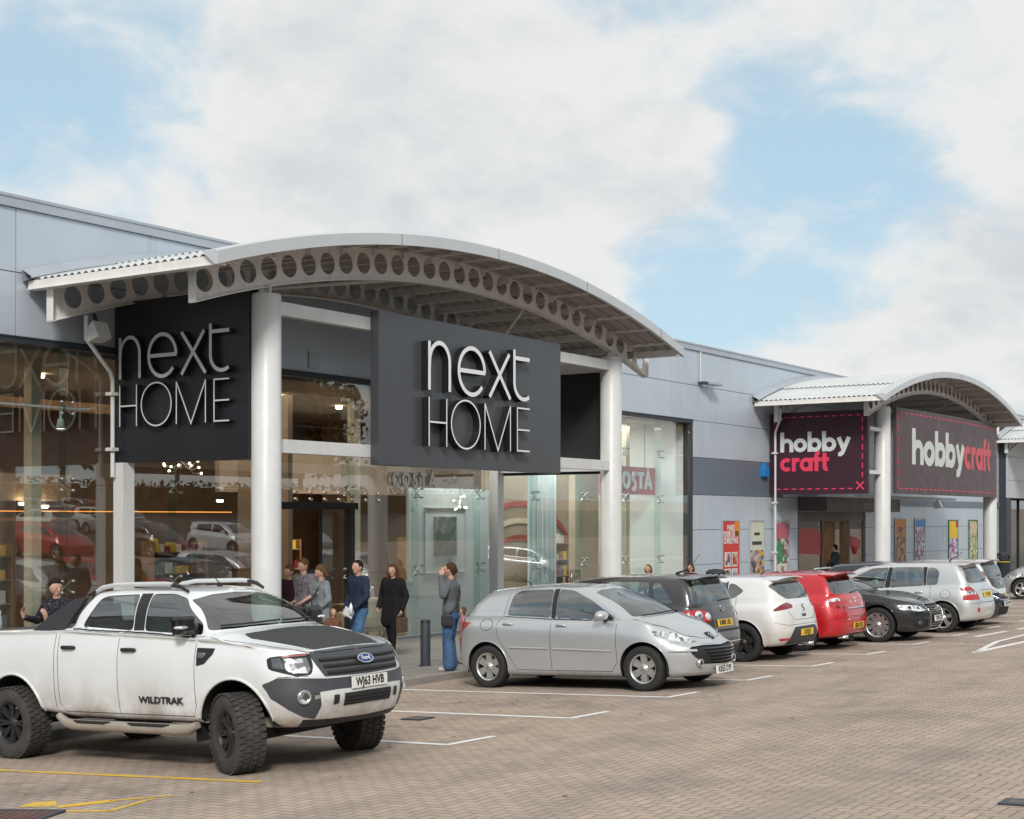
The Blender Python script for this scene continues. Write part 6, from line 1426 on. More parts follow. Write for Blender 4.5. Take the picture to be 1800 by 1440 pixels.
# ================================================================ people
def capsule(mb,a,ra,b,rb,seg=14,fl=(1,1,1)):
    a,b=Vector(a),Vector(b); d=(b-a); L=d.length
    if L<1e-5: mb.ball(a,ra,seg,8); return
    d.normalize(); u=Vector((0,0,1)) if abs(d.z)<.9 else Vector((1,0,0)); u=(u-d*u.dot(d)).normalized(); w=d.cross(u); P=[]
    for k in range(5): th=PI/2*(1-k/5.); P.append((a-d*ra*math.sin(th),ra*math.cos(th)))
    P.append((a,ra)); P.append((b,rb))
    for k in range(1,6): th=PI/2*k/5.; P.append((b+d*rb*math.sin(th),rb*math.cos(th)))
    vs=[];fs=[]
    for c,r in P:
        for q in range(seg): an=2*PI*q/seg; vs.append(c+(u*math.cos(an)+w*math.sin(an))*max(r,1e-4))
    n=len(P)
    for k in range(n-1):
        for q in range(seg): fs.append((k*seg+q,k*seg+(q+1)%seg,(k+1)*seg+(q+1)%seg,(k+1)*seg+q))
    fs.append(tuple(range(seg))[::-1]); fs.append(tuple(range((n-1)*seg,n*seg)))
    mb.add(vs,fs,0,True)
def fuse(mb,name,m_,parent,vox=.011,smooth=3,scale=1.):
    """union of the shapes in mb as one continuous skin"""
    me=bpy.data.meshes.new(name); me.from_pydata(mb.v,[],mb.f); me.update()
    bm=bmesh.new(); bm.from_mesh(me); bmesh.ops.recalc_face_normals(bm,faces=bm.faces); bm.to_mesh(me); bm.free()
    t=bpy.data.objects.new(name+'_t',me); COL.objects.link(t)
    r=t.modifiers.new('r','REMESH'); r.mode='VOXEL'; r.voxel_size=vox; r.use_smooth_shade=True
    if smooth: s_=t.modifiers.new('s','SMOOTH'); s_.factor=.5; s_.iterations=smooth
    dg=bpy.context.evaluated_depsgraph_get(); me2=bpy.data.meshes.new_from_object(t.evaluated_get(dg)); bpy.data.objects.remove(t); bpy.data.meshes.remove(me)
    me2.name=name; me2.materials.clear(); me2.materials.append(m_); me2.polygons.foreach_set('use_smooth',[True]*len(me2.polygons)); me2.polygons.foreach_set('material_index',[0]*len(me2.polygons))
    o=bpy.data.objects.new(name,me2); COL.objects.link(o); o.parent=parent; return o
def cloth(name,col,var=.12,sc=14,pat=None):
    if name in MATS: return MATS[name]
    t=NT(name); v=t.obj(); n=t.noise(sc,5,.65,v); c=t.mix(t.ramp(n,.35,.65),tuple(x*(1-var) for x in col),tuple(min(1,x*(1+var)) for x in col))
    if pat: vo=t.n('ShaderNodeTexVoronoi'); vo.inputs['Scale'].default_value=22; t.L.new(v,vo.inputs['Vector']); c=t.mix(t.ramp(vo.outputs[0],.25,.45),pat,c)
    t.L.new(c,t.b.inputs['Base Color']); t.b.inputs['Roughness'].default_value=.9; t.b.inputs['Specular IOR Level'].default_value=.2
    bw=t.noise(9,4,.6,v,1.2); t.bump(bw,.5,.03); MATS[name]=t.mat; return t.mat
SKIN=mat('skin',(.50,.29,.21),.55,0,.06,9)
def hand(mb,wr,dirv,side,curl=.5,s=1.):
    """palm, four unequal bent fingers and a thumb leaving the side of the palm"""
    wr=Vector(wr);d=Vector(dirv).normalized(); x=Vector((1,0,0)) if abs(d.x)<.8 else Vector((0,1,0)); lat=Vector((0,1,0)); lat=(lat-d*lat.dot(d)); lat=lat.normalized() if lat.length>.2 else Vector((0,0,1)); nrm=d.cross(lat).normalized()*(1 if side>0 else -1)
    if nrm.dot(Vector((-side,0,0)))<0: nrm=-nrm
    for k in(-1,0,1): capsule(mb,wr+lat*.015*k,.016*s,wr+d*.075*s+lat*.024*k*s,.014*s,8)
    for k,(l,o) in enumerate(((.072,-.034),(.083,-.012),(.078,.011),(.062,.032))):
        a=wr+d*.085*s+lat*o*s; b=a+(d*(1-curl*.35)+nrm*curl*.6).normalized()*l*.5*s; c=b+(d*(1-curl)+nrm*curl*1.3).normalized()*l*.55*s
        capsule(mb,a,.0092*s,b,.0085*s,7); capsule(mb,b,.0085*s,c,.007*s,7)
    a=wr+d*.03*s-lat*.03*s; b=a+(d*.8-lat*.7+nrm*.3).normalized()*.035*s; c=b+(d*.95+nrm*.5).normalized()*.03*s; capsule(mb,a,.012*s,b,.010*s,7); capsule(mb,b,.010*s,c,.0085*s,7)
def person(label,x,y,rz,H,sp,up=.12,group=None):
    T=empty('person',(x,y,gz(y,up)),rz,label,'person',group); k=H/1.75; fem=sp.get('fem',1)
    V=lambda a: Vector(a)*k
    hw=.095 if fem else .09; sw=.165 if fem else .195
    lean=sp.get('lean',0.)
    hip=[V((s_*hw,0,.90)) for s_ in(-1,1)]; feet=sp.get('feet',((-.11,0),(.11,0))); sh_=[V((s_*sw,lean,1.40)) for s_ in(-1,1)]
    ank=[V((f[0],f[1],.075)) for f in feet]; knee=[(h+a)/2+V((0,.03+abs(a.y)*.15,.02)) for h,a in zip(hip,ank)]
    arms=sp.get('arms',(((-.27,-.03,1.12),(-.26,.08,.88)),((.27,-.03,1.12),(.26,.08,.88))))
    el=[V(a[0]) for a in arms]; wr=[V(a[1]) for a in arms]; hd=V((sp.get('hx',0),lean+.02+sp.get('hy',0),1.615)); nk=V((0,lean,1.44))
    b=MB(); C=lambda a,ra,c,rb: capsule(b,a,ra*k,c,rb*k)
    for i in(0,1):
        C(hip[i],.085,knee[i],.057); C(knee[i],.055,ank[i],.036); C(ank[i],.04,ank[i]+V((0,.12,-.035)),.035)
        C(sh_[i],.048,el[i],.038); C(el[i],.037,wr[i],.025); hand(b,wr[i],(wr[i]-el[i]) if not sp.get('hd') else Vector(sp['hd'][i]),(-1,1)[i],sp.get('curl',.5),k)
    for s_ in(-.6,0,.6): C(V((s_*.11,0,.95)),.095,V((s_*.09,lean*.5,1.12)),.085); C(V((s_*.09,lean*.5,1.12)),.085,V((s_*.16,lean,1.34)),.095)
    C(sh_[0],.05,sh_[1],.05); C(nk,.052,hd+V((0,-.015,-.05)),.048)
    r=Matrix.Rotation(sp.get('turn',0),3,'Z')@Matrix.Rotation(sp.get('nod',0),3,'X')
    def HD(p): return hd+r@V(p)
    b.ball(hd,(.078*k,.098*k,.105*k),18,12); capsule(b,HD((0,.02,-.02)),.068*k,HD((0,.045,-.075)),.04*k); capsule(b,HD((0,.092,.01)),.010*k,HD((0,.108,-.025)),.015*k,8)
    for s_ in(-1,1): b.ball(HD((s_*.078,-.005,-.01)),(.014*k,.02*k,.03*k),8,6)
    capsule(b,HD((-.018,.082,-.055)),.008*k,HD((.018,.082,-.055)),.008*k,6)
    fuse(b,'body',sp.get('skin',SKIN),T,.0085,2)
    e=MB()
    for s_ in(-1,1): e.ball(HD((s_*.031,.082,.012)),0.0072*k,8,6)
    e.obj('eyes',M['ink'],T)
    # hair
    hm=sp['hair']; h=MB(); st=sp.get('hstyle','short'); h.ball(HD((0,-.018,.025)),(.088*k,.100*k,.102*k),18,12)
    if st=='short': h.ball(HD((0,-.045,-.03)),(.07*k,.06*k,.06*k),12,8)
    if st=='long':
        for s_ in(-.7,-.35,0,.35,.7): capsule(h,HD((s_*.085,-.05,.02)),.045*k,HD((s_*.12,-.07,-.30)),.028*k); 
        capsule(h,HD((-.075,.02,.03)),.03*k,HD((-.09,.03,-.26)),.018*k); capsule(h,HD((.075,.02,.03)),.03*k,HD((.09,.03,-.26)),.018*k)
    if st=='bob':
        for s_ in(-1,-.5,0,.5,1): capsule(h,HD((s_*.07,-.035,.02)),.045*k,HD((s_*.085,-.045,-.09)),.04*k)
    if st=='bun': h.ball(HD((0,-.10,-.01)),.04*k,12,8); h.ball(HD((0,-.05,-.05)),(.055*k,.045*k,.045*k),10,8)
    # cut the hair away from the face
    hh=[]; inv=r.transposed()
    for v in h.v:
        q=inv@((Vector(v)-hd)/k)
        if q.y>.035 and q.z<.062: q.y=.035+(q.y-.035)*.1; q.x*=.96
        hh.append(tuple(hd+r@(q*k)))
    h.v=hh; fuse(h,'hair',hm,T,.011,1)
    # clothes
    t=MB(); C=lambda a,ra,c,rb: capsule(t,a,ra*k,c,rb*k); o=sp.get('loose',.012); bot=sp.get('hem',.93)
    for s_ in(-.7,0,.7): 
        C(V((s_*.13*(1.1 if fem else 1.),0,bot+.05)),.10+o*(1.6 if bot<.9 else 1),V((s_*.105,lean*.5,1.13)),.088+o); C(V((s_*.105,lean*.5,1.13)),.088+o,V((s_*.165,lean,1.33)),.095+o)
    if fem and not sp.get('flat'):
        for s_ in(-1,1): t.ball(V((s_*.075,lean*.8+.075,1.24)),.062*k,10,8)
    C(sh_[0],.056+o*.5,sh_[1],.056+o*.5); C(V((0,lean,1.40)),.07,nk,.058)
    for i in(0,1):
        C(sh_[i],.054+o,el[i],.045+o*.8)
        if sp.get('sleeve',1)>.5: C(el[i],.044+o*.8,wr[i]-(wr[i]-el[i]).normalized()*.02,.033+o*.6)
    fuse(t,sp.get('topname','jumper'),sp['top'],T,.0105,3)
    if sp.get('skirt'):
        pass
    g=MB(); fl=sp.get('flare',.0); lo=sp.get('legr',.012); C=lambda a,ra,c,rb: capsule(g,a,ra*k,c,rb*k)
    C(hip[0]+V((0,0,.02)),.105,hip[1]+V((0,0,.02)),.105); C(hip[0]+V((0,-.03,-.03)),.095,hip[1]+V((0,-.03,-.03)),.095)
    for i in(0,1): C(hip[i],.092+lo,knee[i],.062+lo); C(knee[i],.062+lo,ank[i]+V((0,0,.02)),.045+lo+fl)
    fuse(g,sp.get('legname','trousers'),sp['legs'],T,.011,2)
    for i in(0,1):
        s_=MB(); capsule(s_,ank[i]+V((0,-.03,-.035)),.038*k,ank[i]+V((0,.14,-.04)),.034*k); s_.v=[(a,b_,max(c,.004)) for a,b_,c in s_.v]; fuse(s_,'shoe',sp.get('shoes',M['dark']),T,.010,1)
    if sp.get('extra'): sp['extra'](T,V,wr,k,hd)
    return T
brown=cloth('brown hair',(.10,.055,.03),.3,60); auburn=cloth('auburn hair',(.065,.032,.017),.3,60); black_h=cloth('black hair',(.02,.016,.014),.3,60); blond=cloth('dark blond hair',(.11,.062,.032),.3,60)
jeans=cloth('blue jeans',(.06,.12,.23),.3,9)
def strap_bag(T,V,wr,k,hd):
    s_=MB(); s_.tube([V((.10,.02,1.44)),V((.13,-.105,1.36)),V((.02,-.145,1.22)),V((-.12,-.135,1.06)),V((-.22,-.04,.93))],.014*k,8); s_.obj('bag_strap',M['dark'],T)
    s_=MB(); s_.box(-.27*k,-.21*k,-.09*k,.10*k,.72*k,.92*k); s_.obj('shoulder_bag',M['dark'],T,bevel=.03)
def phone(T,V,wr,k,hd):
    strap_bag(T,V,wr,k,hd); s_=MB(); s_.obox(wr[0]+V((.015,.01,.06)),(.006,0,0),(0,.012,0),(0,0,.06)); s_.obj('phone',M['gloss'],T)
person('woman seen from behind in grey jumper and wide jeans with phone to her ear',18.98,13.99,R(22),1.76,dict(top=cloth('grey jumper',(.115,.12,.135)),legs=jeans,hair=auburn,hstyle='bun',flare=.035,legr=.022,loose=.02,shoes=cloth('white trainers',(.65,.65,.63)),feet=((-.12,0),(.10,.02)),arms=(((-.31,.05,1.22),(-.11,.14,1.52)),((.30,-.02,1.13),(.24,.13,.98))),hd=((.1,-.1,1),(0,.6,-1)),legname='jeans',extra=phone))
def bottle(T,V,wr,k,hd):
    s_=MB(); c=wr[0]; s_.lathe([(0,-.1),(.03,-.1),(.03,.05),(.012,.08),(.012,.1),(0,.1)],12,(c.x,c.y+.06,c.z)); s_.obj('water_bottle',M['teal'],T); s_=MB(); s_.obox(c+Vector((.03,.09,-.07)),(.004,0,0),(0,.09,.05),(0,-.03,.07)); s_.obj('paper_roll',M['white'],T)
person('man in navy jumper and blue jeans looking left with bottle in hand',20.25,17.0,R(75),1.86,dict(fem=0,top=cloth('navy jumper',(.022,.035,.065)),legs=cloth('mid blue jeans',(.07,.15,.28),.2,9),hair=black_h,loose=.02,turn=.2,arms=(((-.27,.02,1.13),(-.18,.22,.93)),((.27,-.02,1.13),(.24,.10,.90))),extra=bottle,feet=((-.1,.05),(.1,-.06))))
def tote(T,V,wr,k,hd):
    s_=MB(); c=wr[0]; s_.box(c.x-.05,c.x+.05,c.y-.14,c.y+.14,c.z-.42,c.z-.14); s_.obj('handbag',cloth('tan bag',(.10,.07,.045)),T,bevel=.02); s_=MB(); s_.tube([(c.x,c.y-.09,c.z-.14),(c.x,c.y,c.z+.0),(c.x,c.y+.09,c.z-.14)],.008,6); s_.obj('bag_strap',M['dark'],T)
person('woman with long brown hair in an open black coat walking out of the shop',21.62,17.3,R(95),1.76,dict(top=cloth('black coat',(.014,.013,.015)),legs=cloth('black leggings',(.012,.012,.013)),topname='coat',hem=.62,loose=.032,hair=cloth('long brown hair',(.09,.045,.025),.3,60),hstyle='long',turn=.25,nod=-.12,legr=.004,arms=(((-.26,-.05,1.13),(-.24,.06,.88)),((.26,-.03,1.12),(.22,.16,.92))),feet=((-.09,.14),(.09,-.12)),extra=tote))
def crossbag(T,V,wr,k,hd):
    s_=MB(); s_.tube([V((-.10,.03,1.44)),V((-.08,.13,1.30)),V((.05,.16,1.12)),V((.17,.10,.98)),V((.22,0,.92))],.011*k,8); s_.obj('bag_strap',M['dark'],T)
    s_=MB(); s_.box(.20*k,.29*k,-.12*k,.12*k,.68*k,.92*k); s_.obj('shoulder_bag',cloth('brown bag',(.16,.09,.05)),T,bevel=.02)
person('woman with a brown bob in a light grey cardigan and cross-body bag',19.59,17.3,R(70),1.80,dict(top=cloth('light grey cardigan',(.20,.22,.235)),topname='cardigan',hem=.78,legs=cloth('dark trousers',(.03,.03,.035)),hair=blond,hstyle='bob',nod=-.45,loose=.018,arms=(((-.26,.0,1.14),(-.16,.18,.96)),((.26,-.02,1.13),(.2,.14,.92))),extra=crossbag))
person('man in a grey floral short-sleeved shirt at the shop doorway',20.35,18.4,R(80),1.93,dict(fem=0,top=cloth('floral shirt',(.19,.18,.20),.2,14,(.09,.08,.11)),topname='shirt',hem=.84,sleeve=0,legs=cloth('grey trousers',(.06,.06,.065)),hair=brown,loose=.024,nod=-.35,arms=(((-.28,.02,1.13),(-.20,.22,1.0)),((.28,-.02,1.13),(.22,.16,.95)))))
person('woman in a dark plum dress beside the left round column',20.35,18.75,R(88),1.82,dict(top=cloth('dark plum dress',(.035,.014,.022)),topname='dress',hem=.55,loose=.022,sleeve=0,legs=cloth('black leggings',(.012,.012,.013)),hair=blond,hstyle='bun',nod=-.3,arms=(((-.26,.02,1.13),(-.16,.22,1.02)),((.26,-.02,1.13),(.18,.2,1.0)))))
person('child with long light brown hair in a brown top beside the grey cardigan woman',19.1,16.6,R(150),1.04,dict(top=cloth('brown top',(.16,.07,.045)),legs=cloth('pink leggings',(.3,.12,.16)),hair=cloth('light brown hair',(.17,.09,.045),.3,60),hstyle='long',nod=.25))
person('child in a pink coat behind the silver hatchback next to the phoning woman',20.3,14.7,R(40),.98,dict(top=cloth('pink coat',(.55,.22,.27)),topname='coat',hem=.6,legs=cloth('white tights',(.5,.45,.45)),hair=brown,hstyle='bob'))
def lefthand(T,V,wr,k,hd): pass
person('dark-haired woman in a black patterned top beyond the pick-up bed raising one hand',13.05,16.2,R(100),1.76,dict(top=cloth('black patterned top',(.02,.02,.028),.3,20,(.07,.06,.08)),legs=cloth('dark trousers',(.03,.03,.035)),hair=black_h,hstyle='bun',turn=1.2,nod=-.25,lean=.10,arms=(((-.27,.10,1.16),(-.10,.42,1.20)),((.30,.14,1.16),(.28,.42,1.22))),hd=((0,.3,1),(0,.3,1))))
person('customer in a dark coat seen from behind entering the hobby shop door',49.75,19.6,R(10),1.80,dict(fem=0,top=cloth('dark green coat',(.018,.028,.028)),topname='coat',hem=.55,loose=.04,legs=cloth('dark trousers',(.03,.03,.035)),hair=black_h,arms=(((-.28,.04,1.15),(-.2,.24,1.0)),((.30,-.02,1.12),(.28,.10,.88)))))
person('passer-by whose brown hair shows above the dark grey hatchback roof',31.1,17.0,R(90),1.50,dict(top=cloth('navy jumper',(.022,.035,.065)),legs=jeans,hair=cloth('light brown hair',(.17,.09,.045),.3,60),hstyle='bob'))
person('passer-by with dark auburn hair walking behind the white hatchback',33.35,17.0,R(90),1.45,dict(top=cloth('dark red top',(.12,.02,.02)),legs=jeans,hair=cloth('dark auburn hair',(.08,.025,.02),.3,60),hstyle='bob'))
# ================================================================ street furniture and small things
def bollard(x,y,label):
    t=empty('bollard',(x,y,gz(y,.12)),0,label,'bollard','grey bollards along the kerb'); mb=MB(); mb.lathe([(.085,-.05),(.085,.76),(.08,.775),(.0,.78)],28); mb.obj('post',M['charcoal'],t); mb=MB(); mb.lathe([(.088,.735),(.088,.765),(.08,.785),(0,.79)],28); mb.obj('cap',M['dark'],t); mb=MB(); mb.lathe([(.115,0),(.115,.012),(.085,.016)],28); mb.obj('base_plate',M['charcoal'],t)
bollard(19.70,15.06,'dark grey bollard standing just left of the woman in wide jeans'); bollard(17.35,15.06,'dark grey bollard half hidden behind the pick-up bonnet'); 
bollard(22.4,15.06,'dark grey bollard hidden mostly by the roof of the silver nose-out hatchback'); bollard(14.9,15.06,'dark grey bollard behind the pick-up cab')
def bin_(x,y,label):
    t=empty('litter_bin',(x,y,gz(y,.12)),0,label,'litter bin','black litter bins on the shop pavement'); mb=MB(); mb.lathe([(.24,0),(.26,.04),(.28,.85),(.30,.87),(.30,.93)],28); mb.obj('bin_body',M['charcoal'],t)
    mb=MB(); 
    for k in range(4): a=PI/4+PI/2*k; mb.bar((.27*math.cos(a),.27*math.sin(a),.9),(.27*math.cos(a),.27*math.sin(a),1.06),.06,.03)
    mb.lathe([(.30,1.04),(.31,1.06),(.30,1.10),(.2,1.17),(0,1.19)],28); mb.obj('bin_lid',M['dark'],t); mb=MB(); mb.lathe([(.285,.78),(.287,.81)],28); mb.obj('bin_band',M['yplate'],t)
bin_(39.9,19.5,'black litter bin with a domed lid just above the white hatchback roof'); bin_(62.1,17.1,'black litter bin right of the far round column of the hobby shop')
t=empty('hoop_barrier',(47.6,19.2,gz(19.6,.12)),0,'low white tubular hoop in front of the hobby shop window','barrier'); mb=MB(); mb.tube([(-.9,0,0),(-.9,0,.8),(-.82,0,.95),(-.7,0,1.0),(.7,0,1.0),(.82,0,.95),(.9,0,.8),(.9,0,0)],.03,10); mb.obj('hoop',M['sheet'],t); mb=MB(); mb.bar((-.9,0,.55),(.9,0,.55),.03); mb.obj('rail',M['sheet'],t)
# A-frame board by the door
t=empty('display_board',(22.35,19.9,gz(19.9,.12)),R(8),'grey display board with a black frame standing in the shop doorway','board'); mb=MB(); mb.box(-.35,.35,-.02,.02,.12,1.62); mb.obj('panel',mat('grey board',(.26,.27,.30),.6),t)
mb=MB(); 
for a in((-.40,-.35,.0,1.68),(.35,.40,.0,1.68)): mb.box(a[0],a[1],-.03,.03,a[2],a[3])
mb.box(-.35,.35,-.03,.03,1.62,1.68); mb.box(-.35,.35,-.03,.03,.06,.12); mb.obj('frame',M['blackm'],t)
# posters on the cladding: flat printed panels in thin frames
def blobpic(name,cols,seed,sc=7):
    if name in MATS: return MATS[name]
    t=NT(name); v=t.obj(); mp=t.n('ShaderNodeMapping'); mp.inputs['Location'].default_value=(seed*3.7,seed*1.3,seed); t.L.new(v,mp.inputs[0]); vo=t.n('ShaderNodeTexVoronoi'); vo.inputs['Scale'].default_value=sc; t.L.new(mp.outputs[0],vo.inputs['Vector'])
    cr=t.n('ShaderNodeValToRGB'); cr.color_ramp.interpolation='CONSTANT'; e=cr.color_ramp.elements; 
    for k,c in enumerate(cols):
        q=e[k] if k<2 else e.new(k/len(cols)); q.position=k/len(cols); q.color=(*c,1)
    s_=t.n('ShaderNodeSeparateColor'); t.L.new(vo.outputs['Color'],s_.inputs[0]); t.L.new(s_.outputs[0],cr.inputs[0]); t.L.new(cr.outputs[0],t.b.inputs['Base Color']); t.b.inputs['Roughness'].default_value=.5; MATS[name]=t.mat; return t.mat
def poster(x,z1,w,h,label,fr,bg,blocks,y=WY):
    t=empty('poster',(x,y,z1-h),0,label,'poster','promotional posters on the hobby shop wall'); mb=MB(); mb.box(0,w,-.03,-.006,0,h); mb.obj('print',bg,t)
    mb=MB(); f=.05; mb.box(-f,0,-.045,-.006,-f,h+f); mb.box(w,w+f,-.045,-.006,-f,h+f); mb.box(0,w,-.045,-.006,h,h+f); mb.box(0,w,-.045,-.006,-f,0); mb.obj('frame',fr,t)
    for k,(a,b,c,d,m_) in enumerate(blocks):
        mb=MB(); mb.box(a*w,b*w,-.034-.0005*k,-.0301,c*h,d*h); mb.obj('printed_panel',m_,t)
    return t
fm=M['flash']; gf=mat('green frame',(.01,.13,.05),.4); cw=mat('cream paper',(.62,.64,.50),.6); wp=mat('white paper',(.66,.66,.66),.6); rp=mat('red paper',(.62,.05,.04),.55)
ph1=blobpic('craft photo a',[(.5,.2,.05),(.06,.1,.3),(.55,.45,.35),(.08,.06,.05),(.7,.35,.05),(.3,.3,.32)],1); ph2=blobpic('craft photo b',[(.06,.25,.08),(.55,.4,.42),(.3,.06,.12),(.6,.6,.58),(.12,.10,.12)],2); ph3=blobpic('craft photo c',[(.5,.12,.05),(.6,.5,.4),(.2,.05,.04),(.65,.3,.15),(.35,.3,.2)],3)
ph4=blobpic('craft photo d',[(.6,.63,.68),(.15,.2,.3),(.5,.1,.12),(.45,.5,.6),(.7,.72,.75)],4,9); ph5=blobpic('craft photo e',[(.62,.62,.60),(.25,.04,.25),(.62,.62,.60),(.35,.08,.35)],5,9); ph6=blobpic('craft photo f',[(.6,.58,.4),(.25,.15,.05),(.1,.25,.06),(.6,.58,.4)],6,9); 
t=poster(43.0,2.27,1.25,2.25,'bright red poster with white heading and four white pictures, leftmost on the wall',fm,rp,[(.12,.48,.34,.55,wp),(.54,.88,.34,.55,wp),(.12,.48,.12,.31,wp),(.54,.88,.12,.31,wp),(.16,.44,.36,.53,ph2),(.58,.84,.36,.53,ph3),(.16,.44,.14,.29,ph1),(.58,.84,.14,.29,ph4),(.72,1,.78,1,mat('orange paper',(.7,.25,.03),.5))])
for k,s_ in enumerate(('MAKE','YOUR OWN','CHRISTMAS')): text_obj(s_,'poster_text',wp,t,.26,frame((.60,-.036,2.02-k*.21),(1,0,0),(0,0,1)),.002,.8,.012)
poster(45.1,2.25,1.1,2.3,'cream poster above a colourful craft photograph, just left of the white downpipe',fm,cw,[(0,1,0,.58,ph1),(.3,.7,.80,.84,M['dark']),(.15,.85,.66,.71,M['charcoal'])])
poster(47.2,2.25,1.15,2.3,'pink-headed poster with a green and white picture, just right of the white downpipe',fm,ph2,[(0,1,.74,.97,mat('pink paper',(.50,.12,.18),.5)),(.1,.4,.4,.7,mat('green print',(.04,.28,.10),.5)),(.1,.85,.08,.36,wp),(.4,.6,.14,.32,mat('tan print',(.4,.2,.1),.5))])
poster(59.4,2.33,1.25,2.3,'orange and cream poster immediately right of the left round hobby shop column',fm,ph3,[(0,1,.72,1,mat('orange paper',(.7,.25,.03),.5)),(.3,.7,.76,.86,mat('violet print',(.15,.1,.3),.5)),(.1,.8,.0,.18,mat('rust print',(.5,.16,.06),.5))])
poster(61.9,2.33,1.3,2.35,'pale blue poster with a bright blue heading',fm,ph4,[(0,1,.86,.98,mat('blue paper',(.05,.28,.60),.5)),(.55,.85,.06,.14,mat('maroon print',(.3,.02,.08),.5))])
poster(66.6,2.25,1.3,2.2,'green-framed yellow poster with purple shapes',gf,ph5,[(0,1,.64,1,mat('yellow paper',(.80,.52,.02),.5)),(.75,1,.86,1,M['red'])])
poster(69.7,2.25,1.3,2.15,'green-framed cream poster farthest right',gf,ph6,[(.1,.9,.72,.96,mat('peach paper',(.60,.45,.32),.5))])
# ================================================================ shop interior, seen through the glass
def area(name,loc,size,power,col,rot=(0,0,0)):
    l=bpy.data.lights.new(name,'AREA'); l.shape='RECTANGLE'; l.size,l.size_y=size; l.energy=power; l.color=col; o=bpy.data.objects.new(name,l); COL.objects.link(o); o.location=loc; o.rotation_euler=rot
area('shop_ceiling_light',(15,25,5.2),(12,5),230,(1,.80,.60)); area('shop_ceiling_light',(26,24.5,5.2),(8,4),260,(1,.84,.66)); area('shop_ceiling_light',(37,22.8,5.2),(5,2),260,(1,.94,.86)); area('display_light',(29.2,21.2,4.9),(3,.4),210,(1,.97,.92)); area('display_light',(33.6,21.2,4.9),(1.6,.4),90,(1,.95,.88)); area('porch_light',(52.6,22.5,2.55),(4,2),120,(1,.8,.55)); area('shop_ceiling_light',(82,22,3.2),(10,1.5),300,(1,.85,.65))
def downlight(x,y,z,label,grp='small warm downlights in the homeware shop'):
    t=MB(); t.lathe([(0,-.03),(.07,-.03),(.085,.0),(.085,.03)],14,(x,y,z)); tag(t.obj('downlight',M['lampw']),label,'light',grp)
for k,(x,y,z) in enumerate([(17.5,26.9,2.68),(18.9,26.9,2.68),(20.6,26.9,2.68),(21.2,26.9,2.62),(26.6,26.9,2.8),(28.2,26.9,2.7),(16.2,23.5,5.24),(19.2,24.5,5.24),(25.8,24,5.24),(29,25,5.24),(36.5,22.6,5.24),(39,22.6,5.24)]): downlight(x,y,z,'small round warm downlight glowing inside the shop')
t=empty('strip_light',(22,25.9,2.50),0,'long warm glowing strip light under the shop mezzanine','light'); mb=MB(); mb.box(-4.5,4,-.02,.02,0,.022); mb.obj('tube',mat('amber strip',(1,.4,.08),.5,0,0,emit=((1,.36,.06),1.2)),t)
t=empty('light_track',(16.5,21.45,4.35),0,'white lighting track with two spotlights behind the left shop window','spotlight'); mb=MB(); mb.bar((-8,0,0),(1.4,0,0),.05,.04); mb.obj('track',M['white'],t)
for x in(-1.25,.75):
    mb=MB(); mb.bar((x,0,-.02),(x,0,-.22),.03); mb.lathe([(.05,.02),(.09,-.16),(.085,-.16)],16,(x,0,-.22)); h=mb.obj('spotlight',M['white'],t); mb=MB(); mb.lathe([(0,0),(.08,0)],14,(x,0,-.375)); mb.obj('bulb',M['lampw'],h)
def pendant(x,y,z,label,n=9,r=.35):
    t=empty('pendant_lamp',(x,y,z),0,label,'lamp'); mb=MB(); mb.tube([(0,0,0),(0,0,5.2-z)],.008,6); mb.obj('cord',M['blackm'],t); rl_=random.Random(n)
    for k in range(n):
        a=2*PI*k/n; q=Vector((r*math.cos(a),r*math.sin(a)*.6,rl_.uniform(-.2,.15))); mb=MB(); mb.tube([(0,0,.05),q*.6+Vector((0,0,-.08)),q],.006,5); mb.obj('arm',M['chrome'],t); mb=MB(); mb.ball(q,.026,8,6); mb.obj('bulb',M['lamp'],t)
pendant(20.9,22.2,3.45,'branching pendant lamp with tiny warm bulbs above the pick-up cab',11,.45); pendant(22.3,21.9,4.25,'small cluster pendant with amber bulbs beside the left round column',7,.22); pendant(29.0,21.1,2.75,'glass chandelier hanging in front of the pale display wall',8,.2)
# pale display walls with framed picture
t=empty('display_wall',(29.1,21.6,-.45),0,'pale panelled display wall with a grey framed picture behind the glass','display'); mb=MB(); mb.box(-1.55,1.9,-.04,.04,0,3.55); mb.obj('panel',M['teal'],t)
mb=MB()
for a,b,c,d in((-.95,.75,1.45,1.48),(-.95,.75,3.05,3.08),(-.95,-.92,1.48,3.05),(.72,.75,1.48,3.05)): mb.box(a,b,-.06,-.04,c,d)
mb.obj('moulding',M['clad2'],t)
mb=MB(); mb.box(-.55,.35,-.075,-.045,1.9,2.85); p=mb.obj('picture',blobpic('grey abstract picture',[(.20,.24,.22),(.12,.15,.13),(.30,.34,.31),(.16,.19,.18)],9,5),t)
t=empty('curtain',(33.7,21.7,-.4),0,'tall pale teal curtain panels behind the shop glass','curtain'); mb=MB(); 
for k in range(22): mb.tube([(-.7+k*.06,.03*math.sin(k*1.7),0),(-.7+k*.06,.03*math.sin(k*1.7),4.1)],.045,8)
mb.obj('fabric',M['teal'],t); mb=MB(); mb.bar((-.9,0,4.15),(.8,0,4.15),.04); mb.obj('pole',M['dark'],t)
